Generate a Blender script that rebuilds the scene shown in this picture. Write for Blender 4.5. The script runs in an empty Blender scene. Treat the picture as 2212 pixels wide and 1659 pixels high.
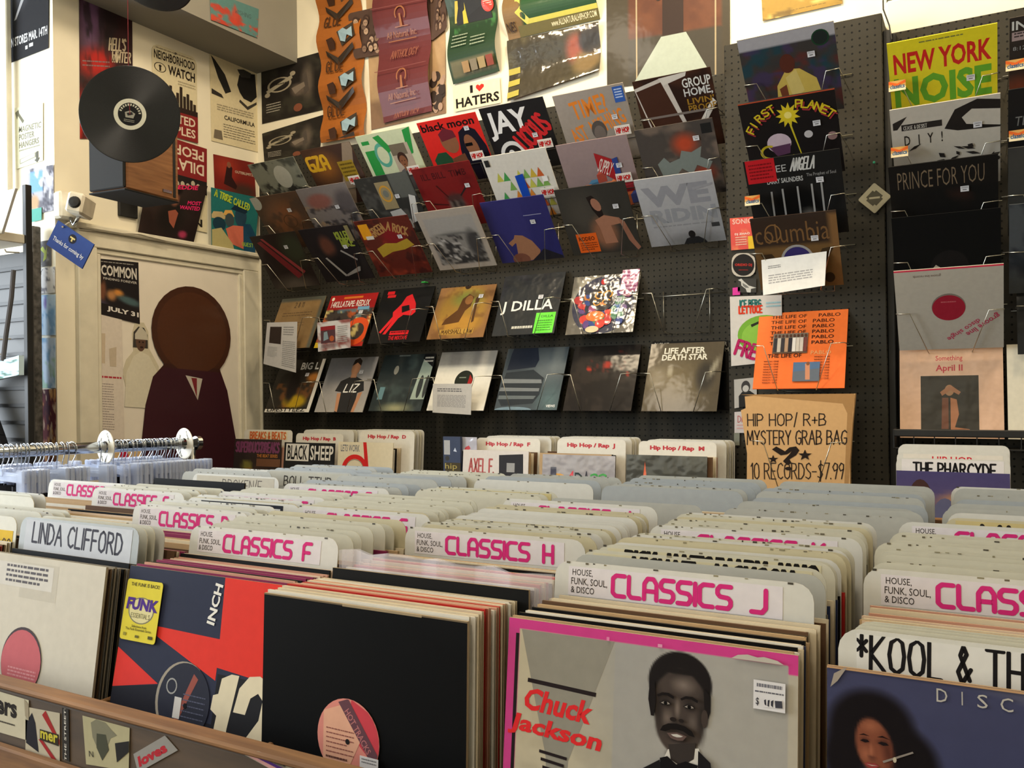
import bpy, math, random
import numpy as np
from mathutils import Vector, Matrix

# ---------------------------------------------------------------- camera
SC = bpy.context.scene
COL = SC.collection
CAM_F, YAW, PITCH, ROLL = 1839.7, 0.50518, 0.00431, -0.014157      # focal length in pixels of the 2212-wide frame
FW = Vector((-math.sin(YAW) * math.cos(PITCH), math.cos(YAW) * math.cos(PITCH), math.sin(PITCH)))
R0 = Vector((math.cos(YAW), math.sin(YAW), 0)); U0 = R0.cross(FW)
RT = R0 * math.cos(ROLL) + U0 * math.sin(ROLL); UP = -R0 * math.sin(ROLL) + U0 * math.cos(ROLL)
cam_d = bpy.data.cameras.new('camera'); cam = bpy.data.objects.new('camera', cam_d); COL.objects.link(cam)
cam_d.sensor_width = 36; cam_d.lens = CAM_F / 2212 * 36; cam_d.clip_start = .02
cam.matrix_world = Matrix(((RT.x, UP.x, -FW.x, 0), (RT.y, UP.y, -FW.y, 0), (RT.z, UP.z, -FW.z, 0), (0, 0, 0, 1)))
SC.camera = cam
# the room is measured from the eye: X along the record wall, Y towards it, Z up; floor at -1.3
FLOOR, CEIL, XL, YB = -1.3, 2.55, -3.58, 3.53
# ---------------------------------------------------------------- light
vs = SC.view_settings; vs.view_transform = 'Standard'; vs.look = 'None'; vs.gamma = 1; vs.use_curve_mapping = False
vs.exposure = -.13
W = bpy.data.worlds.new('daylight'); SC.world = W; W.use_nodes = True
W.node_tree.nodes['Background'].inputs[0].default_value = (.75, .87, 1, 1)
W.node_tree.nodes['Background'].inputs[1].default_value = 2.0
def lamp(name, kind, loc, energy, col, size=.1, aim=None, spot=None, sy=None):
    d = bpy.data.lights.new(name, kind); d.energy = energy; d.color = col
    if kind == 'AREA':
        d.size = size
        if sy: d.shape = 'RECTANGLE'; d.size_y = sy
    else: d.shadow_soft_size = size
    if spot: d.spot_size = math.radians(spot); d.spot_blend = .6
    o = bpy.data.objects.new(name, d); COL.objects.link(o); o.location = loc
    if aim is not None: o.rotation_euler = (Vector(aim) - Vector(loc)).to_track_quat('-Z', 'Y').to_euler()
    return o
LW, LB = (1, .81, .55), (1, .87, .70)
lamp('ceiling_lamp_wall_left', 'AREA', (-2.3, 2.0, 2.3), 23, LW, .3, (-2.3, 3.5, .6))
lamp('ceiling_lamp_wall_mid', 'AREA', (-.9, 2.4, 2.3), 40, LW, .3, (-.9, 3.5, 1.0))
lamp('ceiling_lamp_wall_right', 'AREA', (.5, 2.3, 2.3), 26, LW, .3, (.3, 3.5, .8))
lamp('ceiling_lamp_bins', 'AREA', (-.6, -.3, 2.45), 26, LB, .6)
lamp('ceiling_lamp_rear', 'AREA', (-.2, -1.4, 2.45), 22, LB, .6)
lamp('added_fill_left', 'AREA', (-2.2, 1.3, 2.45), 15, LB, .4, (-3.2, 2.6, .2))  # unseen fill light, added to brighten the door wall
lamp('window_daylight', 'AREA', (-5.5, -.2, .75), 360, (.85, .93, 1), 3.4, (0, -.2, .4), sy=2.2)


# ---------------------------------------------------------------- pixels of the photograph to points on real planes
def ray(x, y): return RT * ((x - 1106) / CAM_F) - UP * ((y - 829.5) / CAM_F) + FW
def onX(x, y, v): d = ray(x, y); return d * (v / d.x)
def onY(x, y, v): d = ray(x, y); return d * (v / d.y)
def onZ(x, y, v): d = ray(x, y); return d * (v / d.z)
def dep(x, y, v): return ray(x, y) * v
# ---------------------------------------------------------------- colour and materials
def lin(c):
    o = []
    for v in c[:3]:
        v = v / 255
        o.append(v / 12.92 if v <= .04045 else ((v + .055) / 1.055) ** 2.4)
    return (o[0], o[1], o[2], 1)
MATS = {}
def nodes(m): m.use_nodes = True; nt = m.node_tree; return nt, nt.nodes['Principled BSDF']
def print_mat(name, rough, coat=0, bump=0, spec=.5, alpha=None):
    m = bpy.data.materials.new(name); nt, b = nodes(m); N, Lk = nt.nodes, nt.links
    at = N.new('ShaderNodeAttribute'); at.attribute_name = 'Col'
    tc = N.new('ShaderNodeTexCoord'); nz = N.new('ShaderNodeTexNoise'); nz.inputs['Scale'].default_value = 60; nz.inputs['Detail'].default_value = 4
    mp = N.new('ShaderNodeMapRange'); mp.inputs[3].default_value = .9; mp.inputs[4].default_value = 1.08
    mx = N.new('ShaderNodeMix'); mx.data_type = 'RGBA'; mx.blend_type = 'MULTIPLY'; mx.inputs[0].default_value = 1
    Lk.new(tc.outputs['Object'], nz.inputs['Vector']); Lk.new(nz.outputs['Fac'], mp.inputs[0])
    Lk.new(at.outputs['Color'], mx.inputs[6]); Lk.new(mp.outputs[0], mx.inputs[7]); Lk.new(mx.outputs[2], b.inputs['Base Color'])
    b.inputs['Roughness'].default_value = rough; b.inputs['Specular IOR Level'].default_value = spec
    if coat: b.inputs['Coat Weight'].default_value = coat; b.inputs['Coat Roughness'].default_value = .1
    if bump:
        n2 = N.new('ShaderNodeTexNoise'); n2.inputs['Scale'].default_value = 14; n2.inputs['Detail'].default_value = 2
        bp = N.new('ShaderNodeBump'); bp.inputs['Strength'].default_value = bump; bp.inputs['Distance'].default_value = .01
        Lk.new(tc.outputs['Object'], n2.inputs['Vector']); Lk.new(n2.outputs['Fac'], bp.inputs['Height'])
        Lk.new(bp.outputs[0], b.inputs['Normal'])
        if coat: Lk.new(bp.outputs[0], b.inputs['Coat Normal'])
    return m
def plain_mat(name, c, rough=.6, metal=0, scale=20, lo=.85, hi=1.1, bump=0, stretch=None, coat=0):
    m = bpy.data.materials.new(name); nt, b = nodes(m); N, Lk = nt.nodes, nt.links
    tc = N.new('ShaderNodeTexCoord'); mpg = N.new('ShaderNodeMapping'); nz = N.new('ShaderNodeTexNoise')
    nz.inputs['Scale'].default_value = scale; nz.inputs['Detail'].default_value = 5
    if stretch: mpg.inputs['Scale'].default_value = stretch
    mp = N.new('ShaderNodeMapRange'); mp.inputs[1].default_value = .3; mp.inputs[2].default_value = .7; mp.inputs[3].default_value = lo; mp.inputs[4].default_value = hi
    mx = N.new('ShaderNodeMix'); mx.data_type = 'RGBA'; mx.blend_type = 'MULTIPLY'; mx.inputs[0].default_value = 1; mx.inputs[6].default_value = lin(c)
    Lk.new(tc.outputs['Object'], mpg.inputs[0]); Lk.new(mpg.outputs[0], nz.inputs['Vector']); Lk.new(nz.outputs['Fac'], mp.inputs[0])
    Lk.new(mp.outputs[0], mx.inputs[7]); Lk.new(mx.outputs[2], b.inputs['Base Color'])
    b.inputs['Roughness'].default_value = rough; b.inputs['Metallic'].default_value = metal
    if coat: b.inputs['Coat Weight'].default_value = coat
    if bump:
        bp = N.new('ShaderNodeBump'); bp.inputs['Strength'].default_value = bump; bp.inputs['Distance'].default_value = .005
        Lk.new(nz.outputs['Fac'], bp.inputs['Height']); Lk.new(bp.outputs[0], b.inputs['Normal'])
    return m
def peg_mat():
    m = bpy.data.materials.new('pegboard'); nt, b = nodes(m); N, Lk = nt.nodes, nt.links
    tc = N.new('ShaderNodeTexCoord'); sep = N.new('ShaderNodeSeparateXYZ'); Lk.new(tc.outputs['Object'], sep.inputs[0])
    def mth(op, a, v=None):
        n = N.new('ShaderNodeMath'); n.operation = op
        if hasattr(a, 'links'): Lk.new(a, n.inputs[0])
        if v is not None:
            if hasattr(v, 'links'): Lk.new(v, n.inputs[1])
            else: n.inputs[1].default_value = v
        return n.outputs[0]
    def cell(o): return mth('SUBTRACT', mth('FRACT', mth('MULTIPLY', o, 1 / .0254)), .5)
    cx, cz = cell(sep.outputs[0]), cell(sep.outputs[2])
    d = mth('ADD', mth('MULTIPLY', cx, cx), mth('MULTIPLY', cz, cz)); hole = mth('LESS_THAN', d, .021)
    nz = N.new('ShaderNodeTexNoise'); nz.inputs['Scale'].default_value = 9; Lk.new(tc.outputs['Object'], nz.inputs['Vector'])
    cr = N.new('ShaderNodeValToRGB'); cr.color_ramp.elements[0].color = lin((40, 38, 32)); cr.color_ramp.elements[1].color = lin((56, 53, 46)); Lk.new(nz.outputs['Fac'], cr.inputs[0])
    mx = N.new('ShaderNodeMix'); mx.data_type = 'RGBA'; Lk.new(hole, mx.inputs[0]); Lk.new(cr.outputs[0], mx.inputs[6]); mx.inputs[7].default_value = lin((4, 4, 4))
    Lk.new(mx.outputs[2], b.inputs['Base Color']); b.inputs['Roughness'].default_value = .7; b.inputs['Specular IOR Level'].default_value = .2
    return m
def wood_mat(name, c1, c2, rough=.5, axis=(1, 9, 9), scale=5):
    m = bpy.data.materials.new(name); nt, b = nodes(m); N, Lk = nt.nodes, nt.links
    tc = N.new('ShaderNodeTexCoord'); mp = N.new('ShaderNodeMapping'); mp.inputs['Scale'].default_value = axis
    nz = N.new('ShaderNodeTexNoise'); nz.inputs['Scale'].default_value = scale; nz.inputs['Detail'].default_value = 6; nz.inputs['Distortion'].default_value = .4
    cr = N.new('ShaderNodeValToRGB'); cr.color_ramp.elements[0].position = .3; cr.color_ramp.elements[1].position = .7
    cr.color_ramp.elements[0].color = lin(c1); cr.color_ramp.elements[1].color = lin(c2)
    Lk.new(tc.outputs['Object'], mp.inputs[0]); Lk.new(mp.outputs[0], nz.inputs['Vector']); Lk.new(nz.outputs['Fac'], cr.inputs[0]); Lk.new(cr.outputs[0], b.inputs['Base Color'])
    b.inputs['Roughness'].default_value = rough
    return m
def clear_mat(name, c, rough=.1, alpha=.3):
    m = bpy.data.materials.new(name); nt, b = nodes(m); N, Lk = nt.nodes, nt.links
    nz = N.new('ShaderNodeTexNoise'); nz.inputs['Scale'].default_value = 25; tc = N.new('ShaderNodeTexCoord'); Lk.new(tc.outputs['Object'], nz.inputs['Vector'])
    mp = N.new('ShaderNodeMapRange'); mp.inputs[3].default_value = alpha * .75; mp.inputs[4].default_value = min(1, alpha * 1.3); Lk.new(nz.outputs['Fac'], mp.inputs[0]); Lk.new(mp.outputs[0], b.inputs['Alpha'])
    b.inputs['Base Color'].default_value = lin(c); b.inputs['Roughness'].default_value = rough
    return m
def vinyl_mat():
    m = bpy.data.materials.new('vinyl'); nt, b = nodes(m); N, Lk = nt.nodes, nt.links
    tc = N.new('ShaderNodeTexCoord'); wv = N.new('ShaderNodeTexWave'); wv.wave_type = 'RINGS'; wv.rings_direction = 'Y'; wv.inputs['Scale'].default_value = 160
    Lk.new(tc.outputs['Object'], wv.inputs['Vector']); bp = N.new('ShaderNodeBump'); bp.inputs['Strength'].default_value = .35; bp.inputs['Distance'].default_value = .0006
    Lk.new(wv.outputs['Fac'], bp.inputs['Height']); Lk.new(bp.outputs[0], b.inputs['Normal'])
    b.inputs['Base Color'].default_value = lin((7, 7, 8)); b.inputs['Roughness'].default_value = .26; b.inputs['Specular IOR Level'].default_value = .35
    return m
M_CARD = print_mat('printed_card', .62, spec=.07); M_MATTE = print_mat('printed_paper', .8, spec=.15); M_GLOSS = print_mat('shrink_wrapped_card', .5, coat=.22, bump=.12, spec=.1)
M_POSTER = print_mat('glossy_poster', .5, coat=.12, bump=.1, spec=.2); M_PLAST = print_mat('divider_plastic', .45, spec=.3)
M_BAG = print_mat('creased_bag', .45, coat=.8, bump=.7, spec=.2)
M_WALL = plain_mat('cream_wall_paint', (226, 219, 198), .75, scale=6, lo=.95, hi=1.03, bump=.05)
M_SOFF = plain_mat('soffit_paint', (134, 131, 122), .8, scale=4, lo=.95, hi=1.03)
M_TRIM = plain_mat('trim_gloss_paint', (214, 208, 188), .4, scale=14, lo=.9, hi=1.03)
M_PEG = peg_mat(); M_BLACK = plain_mat('black_laminate', (10, 10, 10), .6, scale=30)
M_WIRE = plain_mat('zinc_wire', (200, 195, 180), .28, metal=1); M_BWIRE = plain_mat('black_wire', (12, 12, 12), .6)
M_CHROME = plain_mat('chrome', (190, 194, 200), .14, metal=1, lo=.97, hi=1.02)
M_BIN = wood_mat('worn_bin_wood', (92, 60, 30), (136, 96, 54), .8, (1, 14, 14))
M_BINB = wood_mat('painted_bin_board', (60, 46, 33), (84, 66, 47), .7, (1, 6, 6))
M_SPKW = wood_mat('walnut_veneer', (116, 74, 42), (150, 102, 62), .45, (2, 2, 26), 4)
M_FLOOR = wood_mat('floor_boards', (70, 52, 38), (100, 76, 54), .5, (1, 12, 1))
M_DARK = plain_mat('dark_grille_cloth', (20, 19, 18), .85, scale=200)
M_VINYL = vinyl_mat(); M_CLEAR = clear_mat('clear_hanger_plastic', (204, 216, 242), .12, .42); M_FILM = clear_mat('poly_sleeve_film', (220, 215, 225), .15, .3)
M_WHITEP = plain_mat('white_plastic', (215, 208, 190), .4)
M_VEDGE = plain_mat('vinyl_edge', (12, 12, 13), .3)
# ---------------------------------------------------------------- objects
def meta(o, label=None, cat=None, group=None, kind=None):
    if label: o['label'] = label
    if cat: o['category'] = cat
    if group: o['group'] = group
    if kind: o['kind'] = kind
    return o
def empty(name, loc, rot=(0, 0, 0)):
    o = bpy.data.objects.new(name, None); COL.objects.link(o); o.location = loc; o.rotation_euler = rot; o.empty_display_size = .05
    return o
class MB:
    """collects polygons (with a colour per face or per corner) into one mesh"""
    def __init__(s): s.v = []; s.f = []; s.c = []; s.smooth = False
    def face(s, pts, col=(128, 128, 128)):
        i = len(s.v); s.v += [tuple(p) for p in pts]; s.f.append(tuple(range(i, i + len(pts)))); s.c.append(col)
    def box(s, lo, hi, col=(128, 128, 128), ch=0):
        x0, y0, z0 = lo; x1, y1, z1 = hi
        if ch:
            return s.chbox(lo, hi, col, ch)
        P = [(x0, y0, z0), (x1, y0, z0), (x1, y1, z0), (x0, y1, z0), (x0, y0, z1), (x1, y0, z1), (x1, y1, z1), (x0, y1, z1)]
        i = len(s.v); s.v += P
        for q in ((0, 3, 2, 1), (4, 5, 6, 7), (0, 1, 5, 4), (1, 2, 6, 5), (2, 3, 7, 6), (3, 0, 4, 7)):
            s.f.append(tuple(i + k for k in q)); s.c.append(col)
    def chbox(s, lo, hi, col, ch):
        import itertools
        c = [(a + b) / 2 for a, b in zip(lo, hi)]; h = [(b - a) / 2 for a, b in zip(lo, hi)]
        V = {}
        for sg in itertools.product((-1, 1), repeat=3):
            for ax in range(3):
                p = [c[k] + sg[k] * (h[k] if k == ax else h[k] - ch) for k in range(3)]
                V[(sg, ax)] = len(s.v); s.v.append(tuple(p))
        def add(l): s.f.append(tuple(l)); s.c.append(col)
        for ax in range(3):
            b_, c_ = (ax + 1) % 3, (ax + 2) % 3
            for sg in (-1, 1):
                def k(u, w):
                    t = [0, 0, 0]; t[ax] = sg; t[b_] = u; t[c_] = w; return (tuple(t), ax)
                q = [V[k(-1, -1)], V[k(1, -1)], V[k(1, 1)], V[k(-1, 1)]]
                add(q if sg > 0 else q[::-1])
            for u in (-1, 1):
                for w in (-1, 1):
                    def e(sx, a2):
                        t = [0, 0, 0]; t[ax] = sx; t[b_] = u; t[c_] = w; return V[(tuple(t), a2)]
                    q = [e(-1, b_), e(1, b_), e(1, c_), e(-1, c_)]
                    add(q if u * w > 0 else q[::-1])
        for sg in itertools.product((-1, 1), repeat=3):
            q = [V[(sg, 0)], V[(sg, 1)], V[(sg, 2)]]
            add(q if sg[0] * sg[1] * sg[2] > 0 else q[::-1])
    def tube(s, pts, r, n=6, col=(128, 128, 128), caps=True, closed=False):
        pts = [Vector(p) for p in pts]; m = len(pts); rings = []
        pn = None
        for i, p in enumerate(pts):
            a = pts[i - 1] if i else p; b = pts[i + 1] if i < m - 1 else p
            t = (b - a).normalized()
            if 0 < i < m - 1:
                t1 = (p - a).normalized(); t2 = (b - p).normalized(); t = (t1 + t2).normalized() if (t1 + t2).length > 1e-6 else t1
            ref = pn if pn is not None else (Vector((0, 0, 1)) if abs(t.z) < .9 else Vector((1, 0, 0)))
            x = (ref - t * ref.dot(t))
            if x.length < 1e-5: x = Vector((1, 0, 0)) - t * t.x
            x.normalize(); y = t.cross(x); pn = x
            rr = r[i] if isinstance(r, (list, tuple)) else r
            base = len(s.v); rings.append(base)
            for k in range(n):
                an = 2 * math.pi * k / n; s.v.append(tuple(p + x * (math.cos(an) * rr) + y * (math.sin(an) * rr)))
        for i in range(m - 1):
            for k in range(n):
                a, b = rings[i] + k, rings[i] + (k + 1) % n; c, d = rings[i + 1] + (k + 1) % n, rings[i + 1] + k
                s.f.append((a, b, c, d)); s.c.append(col)
        if caps:
            s.f.append(tuple(rings[0] + k for k in range(n))[::-1]); s.c.append(col)
            s.f.append(tuple(rings[-1] + k for k in range(n))); s.c.append(col)
    def lathe(s, prof, n=32, col=(128, 128, 128), M=None):
        """profile (r, y) turned about the local Y axis"""
        M = M or Matrix(); base = len(s.v); k = len(prof)
        for i in range(n):
            a = 2 * math.pi * i / n
            for r, y in prof: s.v.append(tuple(M @ Vector((r * math.cos(a), y, r * math.sin(a)))))
        for i in range(n):
            j = (i + 1) % n
            for q in range(k - 1):
                s.f.append((base + i * k + q, base + i * k + q + 1, base + j * k + q + 1, base + j * k + q)); s.c.append(col)
    def mesh(s, name):
        me = bpy.data.meshes.new(name); me.from_pydata(s.v, [], s.f)
        at = me.color_attributes.new('Col', 'FLOAT_COLOR', 'CORNER'); buf = []
        cache = {}
        for f, c in zip(s.f, s.c):
            if isinstance(c, list): buf += [x for q in c for x in q]
            else:
                if c not in cache: cache[c] = lin(c)
                buf += list(cache[c]) * len(f)
        at.data.foreach_set('color', buf)
        if s.smooth: me.polygons.foreach_set('use_smooth', [True] * len(me.polygons))
        me.update(); return me
    def build(s, name, mat, parent=None, loc=(0, 0, 0), rot=(0, 0, 0), smooth=False):
        s.smooth = s.smooth or smooth
        me = s.mesh(name); me.materials.append(mat); o = bpy.data.objects.new(name, me); COL.objects.link(o)
        o.location = loc; o.rotation_euler = rot
        if parent: o.parent = parent
        return o
def copy_tree(o, parent=None):
    c = o.copy(); COL.objects.link(c)
    if parent: c.parent = parent
    for ch in o.children: copy_tree(ch, c)
    return c
# ---------------------------------------------------------------- lettering
_TX = {}
def type_mesh(t, bold):
    k = (t, bold)
    if k not in _TX:
        cu = bpy.data.curves.new('t', 'FONT'); cu.body = t; cu.resolution_u = 2; cu.offset = bold; cu.fill_mode = 'FRONT'
        ob = bpy.data.objects.new('t', cu); me = bpy.data.meshes.new_from_object(ob)
        v = np.array([p.co[:2] for p in me.vertices]) if len(me.vertices) else np.zeros((0, 2)); f = [tuple(p.vertices) for p in me.polygons]
        if len(v): lo = v.min(0); v = (v - lo) / np.maximum(v.max(0) - lo, 1e-6)
        _TX[k] = (v, f); bpy.data.objects.remove(ob); bpy.data.curves.remove(cu); bpy.data.meshes.remove(me)
    return _TX[k]
HAND = {'A': '0,0 .4,1 .8,0;.15,.4 .65,.4', 'B': '0,0 0,1 .5,.95 .6,.75 .45,.55 0,.5;.45,.55 .7,.35 .6,.08 0,0', 'C': '.7,.85 .5,1 .2,.9 0,.5 .15,.12 .45,0 .7,.12',
 'D': '0,0 0,1 .4,.95 .7,.6 .65,.25 .35,.02 0,0', 'E': '.6,1 0,1 0,0 .6,0;0,.5 .5,.5', 'F': '.6,1 0,1 0,0;0,.5 .5,.5', 'G': '.7,.85 .45,1 .15,.88 0,.5 .15,.1 .5,0 .7,.15 .7,.45 .4,.45',
 'H': '0,0 0,1;.65,0 .65,1;0,.5 .65,.5', 'I': '0,0 0,1', 'J': '.5,1 .5,.2 .35,0 .12,.02 0,.2', 'K': '0,0 0,1;.65,1 0,.45 .7,0', 'L': '0,1 0,0 .6,0', 'M': '0,0 .1,1 .45,.3 .8,1 .9,0', 'N': '0,0 0,1 .65,0 .65,1',
 'O': '.4,1 .1,.85 0,.5 .1,.12 .4,0 .68,.15 .75,.5 .65,.87 .4,1', 'P': '0,0 0,1 .5,.95 .65,.72 .5,.5 0,.45', 'Q': '.4,1 .1,.85 0,.5 .1,.12 .4,0 .68,.15 .75,.5 .65,.87 .4,1;.45,.25 .8,-.1', 'R': '0,0 0,1 .5,.95 .62,.75 .5,.55 0,.48;.3,.5 .7,0',
 'S': '.62,.85 .4,1 .1,.9 .05,.7 .3,.52 .58,.38 .6,.15 .35,0 0,.12', 'T': '0,1 .75,1;.38,1 .38,0', 'U': '0,1 0,.25 .15,.02 .5,0 .68,.2 .68,1', 'V': '0,1 .35,0 .7,1', 'W': '0,1 .2,0 .45,.7 .7,0 .9,1', 'X': '0,0 .7,1;0,1 .7,0', 'Y': '0,1 .35,.5 .7,1;.35,.5 .35,0', 'Z': '0,1 .65,1 0,0 .65,0',
 '0': '.35,1 .08,.85 0,.5 .08,.12 .35,0 .6,.15 .65,.5 .58,.87 .35,1', '1': '0,.8 .2,1 .2,0', '2': '0,.8 .25,1 .55,.9 .55,.65 0,0 .6,0', '7': '0,1 .6,1 .2,0', '9': '.55,.6 .2,.5 0,.75 .25,1 .55,.9 .55,.6 .35,0', '3': '0,.9 .3,1 .55,.8 .25,.55 .6,.3 .3,0 0,.1', '4': '.5,0 .5,1 0,.35 .7,.35', '5': '.6,1 .1,1 .05,.55 .45,.6 .6,.3 .35,0 0,.1', '8': '.3,.5 .05,.75 .3,1 .55,.75 .3,.5 0,.25 .3,0 .6,.25 .3,.5',
 '/': '0,-.1 .3,1.1', '$': '.6,.85 .35,.95 .08,.8 .3,.52 .58,.3 .35,.05 0,.15;.33,1.15 .33,-.15', '-': '0,.45 .5,.45', '+': '0,.45 .5,.45;.25,.7 .25,.2', '*': '.25,.95 .25,.35;0,.8 .5,.5;0,.5 .5,.8', '.': '0,.04 .03,0', ',': '.06,.06 0,-.15', '&': '.6,.1 .15,.75 .3,1 .45,.8 .05,.3 .25,0 .65,.4', '!': '.05,1 .05,.3;.05,.06 .06,0', "'": '0,1 0,.75', '?': '0,.8 .25,1 .55,.85 .5,.6 .25,.45 .25,.25;.25,.06 .26,0', ':': '0,.7 .02,.72;0,.1 .02,.12'}
TECH = {'C': '.8,1 .25,1 .05,.85 .05,.15 .25,0 .8,0', 'L': '.05,1 .05,.15 .2,0 .75,0', 'A': '.05,0 .05,.75 .25,1 .6,1 .8,.75 .8,0;.05,.4 .8,.4', 'S': '.8,1 .2,1 .05,.85 .05,.65 .2,.52 .65,.48 .8,.35 .8,.15 .65,0 .05,0', 'I': '.05,0 .05,1', 'B': '.05,0 .05,1 .6,1 .75,.85 .75,.6 .6,.52 .05,.52;.6,.52 .8,.38 .8,.15 .65,0 .05,0',
 'D': '.05,0 .05,1 .55,1 .8,.75 .8,.25 .55,0 .05,0', 'F': '.8,1 .25,1 .05,.85 .05,0;.05,.45 .65,.45', 'G': '.8,1 .25,1 .05,.85 .05,.15 .25,0 .8,0 .8,.45 .45,.45', 'H': '.05,0 .05,1;.8,0 .8,1;.05,.48 .8,.48', 'J': '.6,1 .6,.2 .45,0 .0,0', 'K': '.05,0 .05,1;.8,1 .2,.5 .8,0;.05,.5 .2,.5', 'E': '.8,1 .25,1 .05,.85 .05,.15 .25,0 .8,0;.05,.5 .6,.5'}
def stroke_lines(t, font, gap):
    x = 0; L = []
    for ch in t:
        if ch == ' ': x += .5; continue
        g = font.get(ch) or HAND.get(ch)
        if not g: x += .4; continue
        P = [[tuple(map(float, q.split(','))) for q in st.split()] for st in g.split(';')]
        mx = max(p[0] for st in P for p in st)
        L += [[(p[0] + x, p[1]) for p in st] for st in P]; x += mx + gap
    return L, max(x - gap, .01)
# ---------------------------------------------------------------- printed art
def vnoise(n, cells, seed):
    r = np.random.RandomState(seed); g = r.rand(cells + 2, cells + 2); t = np.linspace(0, cells, n, endpoint=True); i = np.minimum(t.astype(int), cells); f = t - i; f = f * f * (3 - 2 * f)
    a = g[i][:, i]; b = g[i][:, i + 1]; c = g[i + 1][:, i]; d = g[i + 1][:, i + 1]; fy = f[:, None]; fx = f[None, :]
    return (a * (1 - fx) + b * fx) * (1 - fy) + (c * (1 - fx) + d * fx) * fy
class Art:
    """what is printed on a sheet: u to the right, v downwards, both 0..1; soft areas live in a colour grid, crisp shapes on top"""
    def __init__(s, bg, n=1, edge=None):
        s.n = n; s.bg = bg; s.edge = edge or bg; s.items = []
        s.g = np.ones((n + 1, n + 1, 3)) * np.array(bg, float)
        t = np.linspace(0, 1, n + 1); s.uu, s.vv = np.meshgrid(t, t)
    def grad(s, c0, c1, ang=90):
        a = math.radians(ang); t = s.uu * math.cos(a) + s.vv * math.sin(a); t = (t - t.min()) / (t.max() - t.min())
        s.g = np.array(c0, float) * (1 - t[..., None]) + np.array(c1, float) * t[..., None]; return s
    def mix(s, m, c): s.g = s.g * (1 - m[..., None]) + np.array(c, float) * m[..., None]; return s
    def mott(s, c, cells=6, th=.5, soft=.12, seed=1, a=1, box=None):
        m = np.clip((vnoise(s.n + 1, cells, seed) * .65 + vnoise(s.n + 1, cells * 3, seed + 7) * .35 - th) / soft, 0, 1) * a
        if box: m = m * ((s.uu >= box[0]) & (s.uu <= box[2]) & (s.vv >= box[1]) & (s.vv <= box[3]))
        return s.mix(m, c)
    def ell(s, cx, cy, rx, ry, c, soft=.3, rot=0, a=1):
        r = math.radians(rot); x = s.uu - cx; y = s.vv - cy; X = x * math.cos(r) + y * math.sin(r); Y = -x * math.sin(r) + y * math.cos(r)
        d = np.sqrt((X / rx) ** 2 + (Y / ry) ** 2); return s.mix(np.clip((1 - d) / soft, 0, 1) * a, c)
    def rect(s, x0, y0, x1, y1, c, a=1): return s.mix(((s.uu >= x0) & (s.uu <= x1) & (s.vv >= y0) & (s.vv <= y1)) * a * 1.0, c)
    def P(s, pts, c): s.items.append(('P', pts, c)); return s
    def R(s, x0, y0, x1, y1, c): return s.P([(x0, y0), (x1, y0), (x1, y1), (x0, y1)], c)
    def E(s, cx, cy, rx, ry, c, n=20, rot=0):
        r = math.radians(rot)
        return s.P([(cx + rx * math.cos(a) * math.cos(r) - ry * math.sin(a) * math.sin(r), cy + rx * math.cos(a) * math.sin(r) + ry * math.sin(a) * math.cos(r)) for a in [2 * math.pi * i / n for i in range(n)]], c)
    def ring(s, cx, cy, rx, ry, w, c, n=28, a0=0, a1=360):
        A = [math.radians(a0 + (a1 - a0) * i / n) for i in range(n + 1)]; k = 1 - w
        for p, q in zip(A, A[1:]):
            s.items.append(('P', [(cx + rx * math.cos(p), cy + ry * math.sin(p)), (cx + rx * math.cos(q), cy + ry * math.sin(q)), (cx + k * rx * math.cos(q), cy + k * ry * math.sin(q)), (cx + k * rx * math.cos(p), cy + k * ry * math.sin(p))], c, 1))
        s.items.append(('B',)); return s
    def T(s, t, x0, y0, x1, y1, c, b=0, sh=0, rot=0): s.items.append(('T', t, (x0, y0, x1, y1), c, b, sh, rot)); return s
    def S(s, t, x0, y0, x1, y1, c, w=.1, font=None, sh=0, rot=0, gap=.28): s.items.append(('S', t, (x0, y0, x1, y1), c, w, font or HAND, sh, rot, gap)); return s
    def lines(s, x0, y0, x1, y1, n, c, seed=0, fill=.45):
        """rows of small print too fine to read"""
        r = random.Random(seed); h = (y1 - y0) / n
        for i in range(n):
            x = x0; y = y0 + i * h; end = x1 - (r.random() * .35 * (x1 - x0) if i % 4 == 3 else 0)
            while x < end:
                q = min(end, x + (x1 - x0) * r.uniform(.04, .14)); s.items.append(('P', [(x, y), (q, y), (q, y + h * fill), (x, y + h * fill)], c, 1)); x = q + (x1 - x0) * .02
        s.items.append(('B',)); return s
    def bust(s, cx, top, k, skin, hair, cloth, face=True):
        """a plain head and shoulders"""
        s.P([(cx - .34 * k, top + 1.25 * k), (cx - .32 * k, top + .72 * k), (cx - .2 * k, top + .58 * k), (cx - .07 * k, top + .52 * k), (cx + .07 * k, top + .52 * k), (cx + .2 * k, top + .58 * k), (cx + .32 * k, top + .72 * k), (cx + .34 * k, top + 1.25 * k)], cloth)
        s.E(cx, top + .21 * k, .17 * k, .22 * k, hair); s.P([(cx - .07 * k, top + .4 * k), (cx + .07 * k, top + .4 * k), (cx + .06 * k, top + .6 * k), (cx - .06 * k, top + .6 * k)], skin)
        s.E(cx, top + .29 * k, .13 * k, .19 * k, skin)
        if face:
            d = tuple(int(v * .35) for v in skin)
            s.E(cx - .05 * k, top + .27 * k, .022 * k, .014 * k, d, 8).E(cx + .05 * k, top + .27 * k, .022 * k, .014 * k, d, 8).E(cx, top + .39 * k, .04 * k, .012 * k, d, 8)
        return s
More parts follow.
